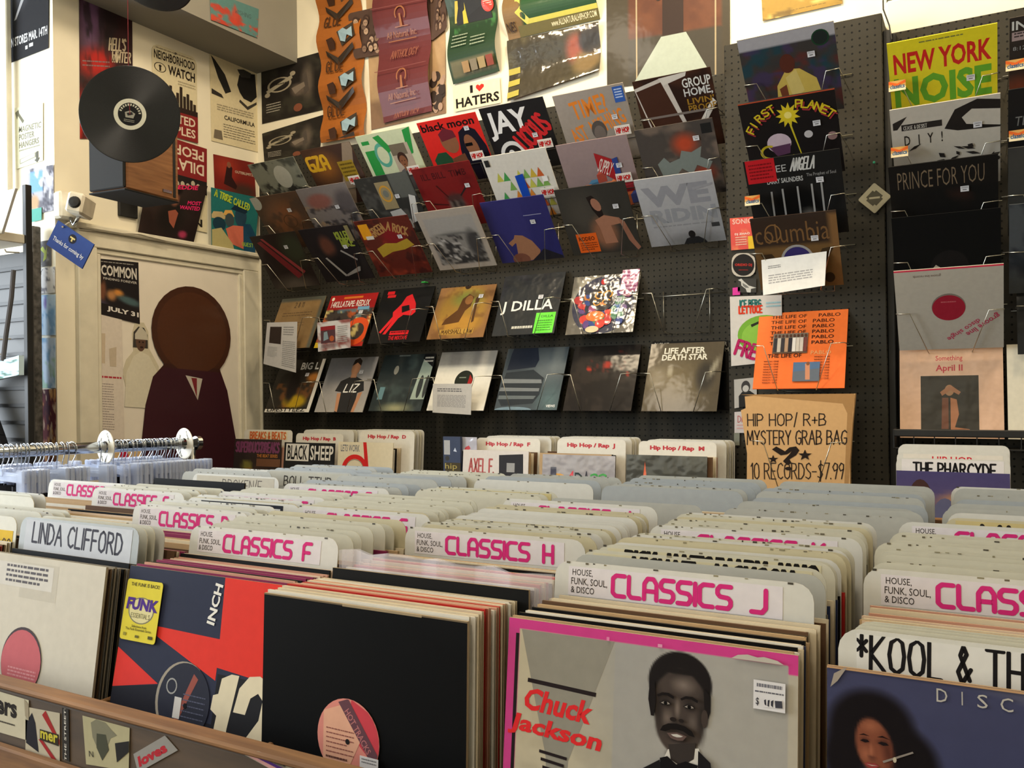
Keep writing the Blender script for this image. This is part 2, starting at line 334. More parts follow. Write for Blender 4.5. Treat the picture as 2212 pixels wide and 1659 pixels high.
def clip_disc(P):
    """keep the part of a polygon that lies on a round label"""
    for k in range(24):
        a = 2 * math.pi * k / 24; nx, ny = math.cos(a), math.sin(a); f = lambda p: (p[0] - .5) * nx + (p[1] - .5) * ny - .492; Q = []
        for i, p in enumerate(P):
            q = P[(i + 1) % len(P)]; fp, fq = f(p), f(q)
            if fp <= 0: Q.append(p)
            if fp * fq < 0: t = fp / (fp - fq); Q.append((p[0] + (q[0] - p[0]) * t, p[1] + (q[1] - p[1]) * t))
        P = Q
        if len(P) < 3: return []
    return P
def put_art(mb, art, mapf, w, h, outline=None, eps=.0001, tess=1):
    """lay the art on mapf(u, v, height); w, h are the metric size used for strokes"""
    n = max(art.n, 1)
    if outline: mb.face([mapf(u, v, 0) for u, v in outline][::-1], art.bg)
    else:
        nn = max(n, tess); g = art.g
        L = np.clip(g / 255, 0, 1); L = np.where(L <= .04045, L / 12.92, ((L + .055) / 1.055) ** 2.4)
        base = len(mb.v)
        for j in range(nn + 1):
            for i in range(nn + 1): mb.v.append(tuple(mapf(i / nn, j / nn, 0)))
        def cc(i, j): q = L[min(n, j * n // nn), min(n, i * n // nn)]; return (q[0], q[1], q[2], 1)
        for j in range(nn):
            for i in range(nn):
                a = base + j * (nn + 1) + i; mb.f.append((a, a + nn + 1, a + nn + 2, a + 1)); mb.c.append([cc(i, j), cc(i, j + 1), cc(i + 1, j + 1), cc(i + 1, j)])
    lv = 1
    def quadpt(bx, sh, rot):
        x0, y0, x1, y1 = bx; cx, cy = (x0 + x1) / 2 * w, (y0 + y1) / 2 * h; ca, sa = math.cos(math.radians(rot)), math.sin(math.radians(rot))
        def f(a, b):
            X = (x0 + a * (x1 - x0)) * w + sh * (b - .5) * (y1 - y0) * h - cx; Y = (y1 - b * (y1 - y0)) * h - cy
            return ((cx + X * ca + Y * sa) / w, (cy - X * sa + Y * ca) / h)
        return f
    for it in art.items:
        k = it[0]
        if k == 'B': lv += 1; continue
        if k == 'P':
            P = [(min(1, max(0, u)), min(1, max(0, v))) for u, v in it[1]]
            if getattr(art, 'disc', 0): P = clip_disc(P)
            if len(P) < 3: continue
            A = sum(a[0] * b[1] - b[0] * a[1] for a, b in zip(P, P[1:] + P[:1]))
            if abs(A) < 1e-7: continue
            if A > 0: P = P[::-1]
            mb.face([mapf(u, v, lv * eps) for u, v in P], it[2])
            if len(it) == 3: lv += 1
        elif k == 'T':
            v, f = type_mesh(it[1], it[4]); q = quadpt(it[2], it[5], it[6]); base = len(mb.v)
            for a, b in v:
                uu, vv_ = q(a, b); mb.v.append(tuple(mapf(min(1, max(0, uu)), min(1, max(0, vv_)), lv * eps)))
            for fc in f: mb.f.append(tuple(base + i for i in fc)); mb.c.append(it[3])
            lv += 1
        elif k == 'S':
            L, adv = stroke_lines(it[1], it[5], it[8]); q = quadpt(it[2], it[6], it[7]); wd = it[4] * (it[2][3] - it[2][1]) * h / 2
            for st in L:
                P = [Vector((q(x / adv, y)[0] * w, q(x / adv, y)[1] * h)) for x, y in st]
                for a, b in zip(P, P[1:]):
                    d = b - a
                    if d.length < 1e-7: continue
                    nn_ = Vector((-d.y, d.x)).normalized() * wd
                    pts = [a + nn_, b + nn_, b - nn_, a - nn_]
                    mb.face([mapf(min(1, max(0, p.x / w)), min(1, max(0, p.y / h)), lv * eps) for p in pts], it[3])
                for p in P:
                    mb.face([mapf(min(1, max(0, (p.x + wd * math.cos(t)) / w)), min(1, max(0, (p.y + wd * math.sin(t)) / h)), lv * eps + eps * .3) for t in [-math.pi * i / 4 for i in range(8)]], it[3])
            lv += 1
def rrect(w, h, r, n=4, bottom=True):
    """outline of a card with rounded corners, in u, v"""
    P = []
    for cx, cy, a0, rd in ((w - r, r, -90, 1), (w - r, h - r, 0, bottom), (r, h - r, 90, bottom), (r, r, 180, 1)):
        if rd:
            for i in range(n + 1):
                a = math.radians(a0 + 90 * i / n); P.append(((cx + r * math.cos(a)) / w, (cy + r * math.sin(a)) / h))
        else: P.append((1 if cx > w / 2 else 0, 1))
    return P
def slab(art, mapf, w, h, t, outline=None, tess=1, eps=.0001, mb=None):
    """a printed sheet of thickness t: front art, back and edges"""
    mb = mb or MB(); put_art(mb, art, mapf, w, h, outline, eps, tess)
    nn = max(tess, 1)
    ol = outline or [(i / nn, 0) for i in range(nn)] + [(1, i / nn) for i in range(nn)] + [(1 - i / nn, 1) for i in range(nn)] + [(0, 1 - i / nn) for i in range(nn)]
    for a, b in zip(ol, ol[1:] + ol[:1]): mb.face([mapf(*a, 0), mapf(*b, 0), mapf(*b, -t), mapf(*a, -t)], art.edge)
    if outline or nn == 1: mb.face([mapf(u, v, -t) for u, v in ol], art.edge)
    else:
        for j in range(nn):
            for i in range(nn): mb.face([mapf(i / nn, j / nn, -t), mapf((i + 1) / nn, j / nn, -t), mapf((i + 1) / nn, (j + 1) / nn, -t), mapf(i / nn, (j + 1) / nn, -t)], art.edge)
    return mb
def flat(w, h, x0=0, z0=0, y0=0):
    return lambda u, v, k: Vector((x0 + (u - .5) * w, y0 - k, z0 + (1 - v) * h))
def sheet(name, pix, plane, art, label, cat, group=None, mat=None, t=.0012, wave=None, off=.002, round_=None, parent=None, tess=1, ol=None):
    """a poster, sign or paper on a real wall plane ('X'|'Y', value); pix = TL, TR, BR, BL in the photograph"""
    fn = onX if plane[0] == 'X' else onY; C = [fn(x, y, plane[1]) for x, y in pix]
    nrm = Vector((1, 0, 0)) if plane[0] == 'X' else Vector((0, -1, 0))
    o0 = (C[2] + C[3]) / 2; C = [c - o0 for c in C]; w = ((C[1] - C[0]).length + (C[2] - C[3]).length) / 2; h = ((C[3] - C[0]).length + (C[2] - C[1]).length) / 2
    def mf(u, v, k):
        p = (C[0] * (1 - u) + C[1] * u) * (1 - v) + (C[3] * (1 - u) + C[2] * u) * v
        d = off + t + k
        if wave: d += wave[0] * (.5 + .5 * math.sin(2 * math.pi * (wave[1] * v + wave[2])))
        return p + nrm * d
    mb = slab(art, mf, w, h, t, outline=rrect(w, h, round_) if round_ else ol, tess=max(tess, 28 if wave else 1), eps=.0012 if wave else .0002)
    o = mb.build(name, mat or M_MATTE, parent, o0)
    if not parent: meta(o, label, cat, group)
    o['_n'] = 0; del o['_n']
    return o
def sticker(parent, u, v, w, h, art, name='price_sticker', W=.315, H=.315, mat=None, y0=0, label=None):
    """a small label stuck on the face of a sleeve (child)"""
    s_ = slab(art, flat(w, h, (u - .5) * W, (1 - v) * H - h / 2, y0 - .0032), w, h, .0004)
    o = s_.build(name, mat or M_MATTE, parent)
    if label: o['label'] = label
    return o
def price(s=0): return Art((214, 214, 220)).lines(.1, .12, .9, .5, 2, (90, 90, 95), s).lines(.25, .58, .75, .9, 1, (60, 60, 60), s + 1)
# ================================================================ the setting
def struct(name, mb, mat, loc=(0, 0, 0), parent=None, rot=(0, 0, 0)):
    o = mb.build(name, mat, parent, loc, rot)
    if not parent: o['kind'] = 'structure'
    return o
def bx(lo, hi, ch=0):
    m = MB(); m.box(lo, hi, ch=ch); return m
XR, YF, XLL, YP = 3.0, -2.6, -5.6, 2.32
struct('floor', bx((XLL, YF, FLOOR - .05), (XR, YB + .1, FLOOR)), M_FLOOR)
struct('ceiling', bx((XLL, YF, CEIL), (XR, YB + .1, CEIL + .05)), M_WALL)
struct('wall_back', bx((XL, YB, FLOOR), (XR, YB + .1, CEIL)), M_WALL)
struct('wall_right', bx((XR, YF, FLOOR), (XR + .1, YB, CEIL)), M_WALL)
struct('wall_front', bx((XLL, YF - .1, FLOOR), (XR, YF, CEIL)), M_WALL)
struct('wall_left', bx((XL - .12, YP, FLOOR), (XL, YB, CEIL)), M_WALL)                       # the wall with the door
struct('wall_end', bx((XLL, YP, FLOOR), (XL - .12, YP + .12, CEIL)), M_WALL)                  # the bright wall facing the street side
m = MB()                                                                                  # street wall with its shop window opening
m.box((XLL - .1, YF, FLOOR), (XLL, YP, FLOOR + .7)); m.box((XLL - .1, YF, 1.9), (XLL, YP, CEIL)); m.box((XLL - .1, YF, FLOOR + .7), (XLL, YF + .3, 1.9)); m.box((XLL - .1, 2.1, FLOOR + .7), (XLL, YP, 1.9))
struct('wall_street', m, M_WALL)
m = MB()
for y in (YF + .3, -.6, .9, 2.04): m.box((XLL - .08, y, FLOOR + .7), (XLL - .02, y + .06, 1.9))
m.box((XLL - .08, YF + .3, FLOOR + .7), (XLL - .02, 2.1, FLOOR + .76)); m.box((XLL - .08, YF + .3, 1.84), (XLL - .02, 2.1, 1.9))
struct('window_1', m, M_TRIM)
# soffit over the door wall
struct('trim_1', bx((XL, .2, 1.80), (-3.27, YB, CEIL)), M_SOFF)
# door with its moulded casing
Y0, Y1, ZT = 2.43, 3.515, .745
m = MB(); d = .03
m.box((XL, Y0 - .02, ZT - .075), (XL + d, Y1, ZT), ch=.004); m.box((XL, Y0 - .05, ZT), (XL + d + .025, Y1, ZT + .025), ch=.006); m.box((XL, Y0 + .0, ZT - .10), (XL + d * .6, Y1 - .03, ZT - .075), ch=.004)
m.box((XL, Y0 - .02, FLOOR), (XL + d, Y0 + .075, ZT - .075), ch=.004); m.box((XL, Y0 + .075, FLOOR), (XL + d * .6, Y0 + .1, ZT - .1), ch=.004)
m.box((XL, Y1 - .15, FLOOR), (XL + d * .6, Y1 - .125, ZT - .1), ch=.004); m.box((XL, Y1 - .125, FLOOR), (XL + d, Y1 - .02, ZT - .075), ch=.004)
m.box((XL, Y1 - .02, FLOOR), (XL + d + .015, Y1, ZT), ch=.004)
struct('trim_2', m, M_TRIM)
struct('door_1', bx((XL, Y0 + .1, FLOOR), (XL + .008, Y1 - .15, ZT - .1)), plain_mat('door_white', (222, 214, 200), .55, scale=8, lo=.95, hi=1.02))
# pegboards
ZP = 1.285
pb = struct('wall_pegboard_main', bx((XL + .035, YB - .025, FLOOR), (-.86, YB, ZP), ch=.002), M_PEG)
m = MB(); m.box((-.855, 3.27, FLOOR), (-.294, YB, 1.307), ch=.003)
struct('wall_pegboard_pier', m, M_PEG)
m = MB(); m.box((-.294, 3.36, FLOOR), (XR, YB, 1.262), ch=.003)
struct('wall_pegboard_right', m, M_PEG)
m = MB(); m.box((-.294, 3.29, FLOOR), (-.268, 3.36, 1.25), ch=.003); m.box((-.268, 3.335, FLOOR), (-.255, 3.36, 1.25), ch=.002)
struct('trim_3', m, M_BLACK)
# ---- the long record bins
PITCH = .3375
XA = [.03 - PITCH * k for k in range(-1, 7)]           # front row: columns right to left
XB = [.10 - .345 * k for k in range(-1, 7)]            # second row
ZB = -.582                                            # what the records stand on
def bin_unit(name, y0, y1, xs, zfront, label, pit, lowz=-.50):
    r = empty(name, ((xs[0] + xs[-1]) / 2, y0, FLOOR)); ox, oy, oz = r.location
    def part(n, lo, hi, mat=M_BIN, ch=.003):
        mm = MB(); mm.box((lo[0] - ox, lo[1] - oy, lo[2] - oz), (hi[0] - ox, hi[1] - oy, hi[2] - oz), ch=ch); return mm.build(n, mat, r)
    xl, xr = xs[-1] - pit / 2 - .012, xs[0] + pit / 2 + .012
    fp = part('front_panel', (xl, y0, ZB - .05), (xr, y0 + .02, zfront - .009), M_BINB)
    part('front_rail', (xl, y0 - .004, zfront - .009), (xr, y0 + .024, zfront), M_BIN, .003)
    part('base_board', (xl, y0 + .02, ZB - .02), (xr, y1 - .018, ZB), M_BIN)
    part('back_board', (xl, y1 - .018, ZB - .05), (xr, y1, -.30), M_BIN)
    for i in range(len(xs) + 1):
        x = xs[0] + pit / 2 - i * pit if i <= len(xs) else xl
        part('partition', (x - .0045, y0 + .021, ZB), (x + .0045, y1 - .019, -.455), M_BIN, .002)
    for x in (xl + .05, xr - .08): part('leg', (x, y0 + .04, FLOOR), (x + .05, y0 + .09, ZB - .02)); part('leg', (x, y1 - .09, FLOOR), (x + .05, y1 - .04, ZB - .02))
    meta(r, label, 'record bin'); return r
BIN_A = bin_unit('record_bin', .735, 1.49, XA, -.425, 'long worn wooden record bin in the foreground with old stickers on its front', PITCH)
part = MB(); part.box((-1.66, -.014, .62), (1.2, 0, .79), ch=.003)
sk = part.build('lower_front_board', M_BIN, BIN_A); sk.location = (0.4, -.002, 0)
BIN_B = bin_unit('record_bin', 1.497, 2.1, XB, -.42, 'second wooden record bin behind the foreground one, full of grey divider cards', .345)
# wall counter for the hip hop bins
r = empty('record_counter', (-1.6, 3.1, FLOOR)); m = MB(); m.box((-1.92, -.18, 0), (1.29, .16, .70), ch=.004); m.build('cabinet', M_BLACK, r)
m = MB(); m.box((-1.92, -.2, .70), (1.29, -.18, .80), ch=.004); m.build('front_lip', M_BLACK, r)
for x in (-1.92, -1.56, -1.22, -.9, -.38, -.02, .34, .72, 1.0, 1.27):
    m = MB(); m.box((x, -.18, .70), (x + .012, .16, .88), ch=.002); m.build('partition', M_BLACK, r)
meta(r, 'black counter of record bins along the foot of the pegboard wall', 'record bin')
# ================================================================ LPs facing out on the pegboard
YWALL = {'m': YB - .025, 'p': 3.27, 'r': 3.36}
BLK, WHT, CREAM = (10, 10, 10), (222, 220, 214), (216, 204, 176)
SK1, SK2, SK3 = (92, 58, 40), (132, 86, 60), (176, 128, 98)
def sleeve(art, label, mat, S=.315, name='record_sleeve', group=None, t=.004, st=None, seed=0):
    o = slab(art, flat(S, S), S, S, t).build(name, mat)
    meta(o, label, 'record', group)
    if st: sticker(o, st[0], st[1], .024, .02, price(seed), W=S, H=S)
    return o
def rack(kind, x, y, z, t, yw, label, group):
    """bent-wire holder: kind 'V' zinc wire, 'B' black basket"""
    r = empty('wire_record_rack' if kind == 'V' else 'basket_record_rack', (x, y, z)); meta(r, label, 'record rack', group)
    td = min(t, 0.06) if t > 0 else t
    def p(px, s, off=.012): return Vector((px, math.sin(td) * s - math.cos(td) * off, math.cos(td) * s + math.sin(td) * off))
    yb = yw - y - .002
    if kind == 'V':
        for sx in (-1, 1):
            m = MB(); arm = p(sx * .116, .155); a2 = p(sx * .158, .157)
            m.tube([Vector((sx * .158, yb, a2.z)), a2, arm, p(sx * .066, -.006), Vector((sx * .066, yb, -.012))], .0017, 6)
            m.build('front_wire', M_WIRE, r, smooth=True)
        m = MB(); m.tube([(-.172, yb - .004, .15), (.172, yb - .004, .15)], .0017, 6); m.build('back_rail', M_WIRE, r, smooth=True)
        m = MB(); m.tube([(-.1, yb - .004, .17), (-.1, yb - .004, -.012), (.1, yb - .004, -.012), (.1, yb - .004, .17)], .0016, 6); m.build('back_loop', M_WIRE, r, smooth=True)
    else:
        m = MB(); q = p(-.16, .085); m.tube([Vector((-.16, yb, q.z)), q, p(.16, .085), Vector((.16, yb, q.z))], .002, 6); m.build('front_rail', M_BWIRE, r, smooth=True)
        for sx in (-.1, .1):
            m = MB(); m.tube([p(sx, .085), p(sx, -.008), Vector((sx, yb, -.012))], .0018, 6); m.build('support_wire', M_BWIRE, r, smooth=True)
        m = MB(); m.tube([(-.16, yb - .004, .02), (.16, yb - .004, .02)], .0018, 6); m.build('back_rail', M_BWIRE, r, smooth=True)
    return r
WORD = {'m': 'main board', 'p': 'narrow board left of the black post', 'r': 'right-hand board'}
def slot(sec, where, x, y, z, t, art, label, mat=None, kind='V', st=None, S=.315, seed=0, **k):
    o = sleeve(art, label, mat or M_GLOSS, S=S, st=st, seed=seed, group='LPs facing out on the pegboard wall', **k); o.location = (x, y, z); o.rotation_euler = (-math.radians(t), 0, 0)
    ws = where.split()[:11]
    while ws[-1] in ('and', 'with', 'a', 'an', 'of', 'the', 'its', 'in', 'at', 'by', 'on'): ws.pop()
    where = ' '.join(ws)
    if kind: rack(kind, x, y, z, math.radians(t), YWALL[sec], ('zinc wire holder' if kind == 'V' else 'black wire basket') + ' carrying the ' + where, 'wire record racks on the pegboard')
    return o
def top_pose(TL, TR, y, t, S=.315):
    """bottom centre of a sleeve whose top corners are seen and which stands y deep with tilt t"""
    a = math.radians(t); yt = y + math.sin(a) * S; p, q = onY(*TL, yt), onY(*TR, yt); return ((p.x + q.x) / 2, y, (p.z + q.z) / 2 - math.cos(a) * S, t)
N = 44
# ---- row 1 (highest)
R1 = [
 ((540, 359), (627, 336), Art((126, 128, 116), N).mott((60, 62, 56), 5, .5, .2, 3, .8).ell(.6, .9, .5, .4, (70, 60, 54), .6).mott((44, 44, 42), 9, .6, .1, 5, .9).E(.6, .3, .17, .2, (176, 176, 166)), 'grey LP cover with a pale oval sticker, leftmost of the highest row', 'V', None),
 ((648, 326), (753, 307), Art((70, 46, 32), N).grad((70, 44, 30), (60, 46, 44), 20).ell(.35, .35, .4, .35, (132, 84, 40), .8).mott((150, 120, 100), 4, .55, .3, 2, .4).P([(.85, .0), (1, .0), (1, .1), (.62, 1), (.35, 1)], (140, 122, 104)).S('GZA', .03, .14, .42, .36, (212, 164, 40), .24, TECH).R(.6, .28, .9, .62, (150, 124, 40)).lines(.63, .32, .88, .58, 4, (90, 72, 24), 1), 'brown LP cover with yellow letters and a square yellow sticker, second in the highest row', 'B', (.76, .66)),
 ((767, 294), (882, 275), Art((196, 202, 168), 12).mott((176, 186, 150), 3, .5, .3, 2, .5).R(.06, .1, .2, .16, (44, 142, 66)).R(.06, .26, .24, .98, (44, 142, 66)).ring(.36, .36, .14, .2, .3, (86, 160, 140)).P([(.3, .06), (.42, .04), (.56, .3), (.47, .34)], (44, 142, 66)).P([(.86, .03), (1, .0), (.9, .4), (.8, .44)], (44, 142, 66)).R(.52, .22, .86, .9, (176, 160, 142)).R(.52, .22, .8, .4, (110, 100, 84)).bust(.67, .36, .5, SK2, (60, 40, 32), (92, 88, 90)), 'pale green LP cover with big green letters, third in the highest row', 'B', None),
 ((900, 267), (1025, 242), Art((206, 40, 34), 10).mott((190, 30, 30), 3, .5, .3, 2, .5).T('black moon', .04, .04, .93, .16, (30, 16, 14), .03).P([(.1, .98), (.06, .6), (.16, .5), (.3, .5), (.42, .7), (.5, 1), (.1, 1)], (34, 70, 46)).E(.42, .36, .14, .18, SK2, 16, -15).P([(.28, .22), (.4, .14), (.54, .2), (.56, .3), (.3, .34)], (100, 34, 44)).P([(.5, 1), (.56, .5), (.62, .24), (.76, .16), (.9, .24), (.99, .5), (1, 1)], (24, 22, 34)).E(.76, .48, .1, .19, SK2, 16, -10).R(.66, .42, .78, .47, BLK).P([(.36, .62), (.6, .56), (.66, 1), (.4, 1)], (104, 66, 46)), 'red LP cover with two hooded figures and black lower-case title', 'B', (.78, .2)),
 ((1035, 235), (1170, 210), Art((28, 27, 28), 8).T('JAY', .05, .08, .7, .5, (226, 226, 226), .03).S('licious', .5, .12, .98, .66, (196, 40, 44), .12, sh=.15, rot=26, gap=.15).ring(.3, .75, .2, .22, .28, (212, 212, 212)).E(.28, .72, .05, .06, (212, 212, 212)).S('EE', .5, .72, .8, .9, (200, 200, 200), .2).S('LICIOUS', .42, .32, .96, .6, (196, 40, 44), .17, rot=32, gap=.2), 'black LP cover with huge white capitals and a red handwritten word', 'B', (.72, .5)),
 ((1194, 209), (1343, 178), Art((152, 142, 132), 16).grad((158, 148, 140), (140, 132, 122), 60).T('TIME?', .2, .1, .72, .36, (216, 126, 46), .02, rot=6).T('AST  NISHING', .1, .4, .92, .62, (216, 126, 46), .02, rot=14).bust(.52, .44, .62, (112, 102, 96), (84, 78, 74), (92, 84, 88), False).R(.4, .72, .55, .85, (150, 76, 84)).R(.84, .03, .98, .24, (52, 92, 170)).lines(.86, .06, .96, .2, 4, (190, 210, 240), 2), 'grey-pink LP cover with orange comic lettering and a blue sticker', 'B', (.78, .42)),
 ((1363, 178), (1536, 144), Art((44, 28, 22), 20).mott((78, 46, 32), 4, .5, .3, 4, .8).P([(.0, .1), (.36, .02), (.43, .04), (.62, .8), (.55, .86), (.14, .86)], (196, 188, 180)).P([(.02, .14), (.36, .07), (.57, .78), (.15, .8)], (66, 40, 30)).P([(.34, .02), (.7, -.02), (.68, .05), (.38, .12)], (206, 200, 192)).P([(.96, .38), (1, .44), (.62, .96), (.5, .98)], (206, 200, 192)).T('GROUP', .62, .08, .98, .2, (212, 212, 208), .02).T('HOME,', .62, .21, .98, .33, (200, 200, 198), .02).T("LIVIN'", .64, .34, .98, .42, (150, 112, 40), .02).T('PROOF', .64, .43, .99, .52, (150, 112, 40), .02).R(.0, .5, .96, .53, (120, 110, 104)), 'brown photo-print LP cover with grey and gold capitals, last in the highest row', 'V', None)]
for i, (a, b, art, lab, kd, st) in enumerate(R1):
    slot('m', lab.split(',')[0], *top_pose(a, b, 3.41, -40), art, lab, M_GLOSS, kd, st, seed=i)
# ---- row 2
tri = Art((212, 208, 200), 6)
rr = random.Random(4); pal = [(120, 164, 84), (188, 186, 84), (206, 130, 52), (196, 168, 64), (196, 94, 48), (70, 150, 80)]
for j in range(5):
    for i in range(7):
        if (i + j) % 2 == 0 or rr.random() < .5:
            if i in (2,) and j < 2: continue
            x = .12 + i * .105 + (j % 2) * .05; y = .26 + j * .15; tri.P([(x, y + .14), (x + .055, y), (x + .11, y + .14)], pal[rr.randrange(6)])
tri.P([(.42, .34), (.55, .32), (.56, 1), (.44, 1)], (28, 74, 178)).R(.03, .05, .1, .15, (40, 40, 40)).R(.82, .4, .9, .48, (232, 232, 230))
sup = Art((142, 122, 122), 10).grad((150, 130, 130), (134, 116, 116), 80)
for j, (x, y, s, c) in enumerate([(.3, .62, .15, (66, 104, 132)), (.45, .5, .13, (160, 70, 56)), (.5, .68, .16, (186, 100, 60)), (.6, .44, .12, (70, 120, 122)), (.63, .62, .15, (196, 112, 70)), (.35, .78, .16, (140, 52, 46)), (.52, .84, .16, (80, 130, 126)), (.74, .72, .18, (150, 44, 52)), (.24, .84, .14, (60, 84, 130)), (.22, .66, .1, (190, 104, 52)), (.7, .86, .16, (180, 96, 60)), (.85, .84, .14, (70, 80, 140))]):
    sup.P([(x, y), (x + s, y - .03), (x + s, y + s * .8), (x, y + s * .9)], c).P([(x, y), (x + s * .4, y - s * .4), (x + s * 1.3, y - s * .45), (x + s, y - .03)], tuple(min(255, int(v * 1.25)) for v in c))
sup.P([(.5, .18), (.72, .3), (.72, .62), (.5, .44)], (160, 36, 40)).P([(.72, .3), (.8, .28), (.8, .56), (.72, .62)], (48, 66, 130)).T('SUPPLY', .515, .3, .705, .5, (226, 214, 206), .01, rot=-30)
R2 = [
 ((550, 427), (625, 415), Art((78, 58, 44), N).ell(.55, .5, .5, .5, (126, 82, 54), .6).mott((64, 52, 44), 5, .55, .2, 9, .6).E(.07, .1, .12, .13, (170, 172, 164)).ring(.6, .5, .14, .12, .12, (84, 60, 40)), 'brown LP cover with a white disc sticker at its corner, leftmost of the second row', 'V', (.7, .3)),
 ((638, 412), (744, 392), Art((118, 110, 108), N).mott((62, 58, 60), 8, .5, .12, 11, .9, (0, .35, 1, 1)).mott((146, 120, 92), 9, .62, .1, 12, .8, (0, .3, 1, .8)).ell(.35, .25, .3, .16, (130, 84, 76), .4).ell(.85, .3, .25, .25, (84, 78, 80), .5).mott((40, 38, 40), 10, .55, .1, 13, .8, (0, .6, 1, 1)), 'LP cover with a grey crowd of small figures under a reddish cloud', 'V', (.65, .38)),
 ((764, 389), (877, 370), Art((48, 48, 46), N).mott((84, 82, 78), 6, .55, .15, 21, .7).rect(.62, .0, .98, .4, (86, 88, 84)).R(.34, .1, .6, .56, (142, 128, 96)).ring(.47, .3, .11, .14, .22, (190, 140, 52)).E(.47, .3, .05, .06, (110, 112, 104)).P([(.4, .6), (.62, .57), (.68, .7), (.42, .74)], (172, 172, 170)).P([(.86, .36), (.96, .4), (.86, .8), (.72, .84)], (196, 196, 194)).R(.42, .76, .72, .92, (168, 166, 160)).R(.45, .79, .69, .89, (44, 44, 44)).R(.5, .81, .62, .87, (150, 150, 146)), 'dark LP cover with a tan poster and a pale stereo pictured on it', 'V', (.66, .36)),
 ((891, 368), (1008, 346), Art((112, 26, 26), 20).mott((92, 20, 22), 5, .5, .2, 5, .8).T('ILL BILL  TIMB', .12, .1, .88, .2, (64, 16, 18), .01).ell(.55, .66, .16, .2, (96, 84, 78), .2).ell(.5, .62, .05, .05, (40, 30, 30), .4).ell(.62, .63, .05, .05, (40, 30, 30), .4).ell(.54, .52, .17, .08, (70, 44, 42), .3).P([(.3, .3), (.33, .3), (.45, .5), (.44, .52)], (66, 18, 18)).P([(.8, .36), (.82, .38), (.66, .52), (.65, .5)], (40, 30, 30)).P([(.15, .6), (.15, .57), (.4, .62), (.4, .64)], (66, 18, 18)), 'dark red LP cover with a grey emblem, fourth in the second row', 'V', (.83, .36)),
 ((1041, 341), (1174, 318), tri, 'white LP cover patterned with green and orange triangles and a blue strip', 'B', None),
 ((1198, 315), (1354, 290), sup, 'mauve LP cover with a heap of coloured boxes and a red sign', 'B', (.8, .4)),
 ((1370, 283), (1537, 254), Art((72, 66, 62), N).mott((120, 104, 92), 5, .5, .25, 31, .8).ell(.6, .28, .22, .2, (176, 70, 44), .7).ell(.78, .7, .2, .16, (140, 60, 44), .7).mott((36, 32, 32), 7, .6, .12, 33, .9, (0, .5, 1, 1)).P([(.2, .5), (.3, .42), (.36, .5), (.5, .46), (.54, .36), (.66, .4), (.8, .34), (.76, .48), (.9, .56), (.84, .66), (.7, .58), (.62, .7), (.5, .6), (.38, .72), (.3, .82), (.24, .7)], (118, 126, 122)).R(.84, .05, .97, .18, (34, 34, 34)), 'mottled red and grey LP cover with a jagged steel shape, last in the second row', 'V', (.76, .22))]
for i, (a, b, art, lab, kd, st) in enumerate(R2):
    slot('m', lab.split(',')[0], *top_pose(a, b, 3.41, -40), art, lab, M_GLOSS, kd, st, seed=20 + i)
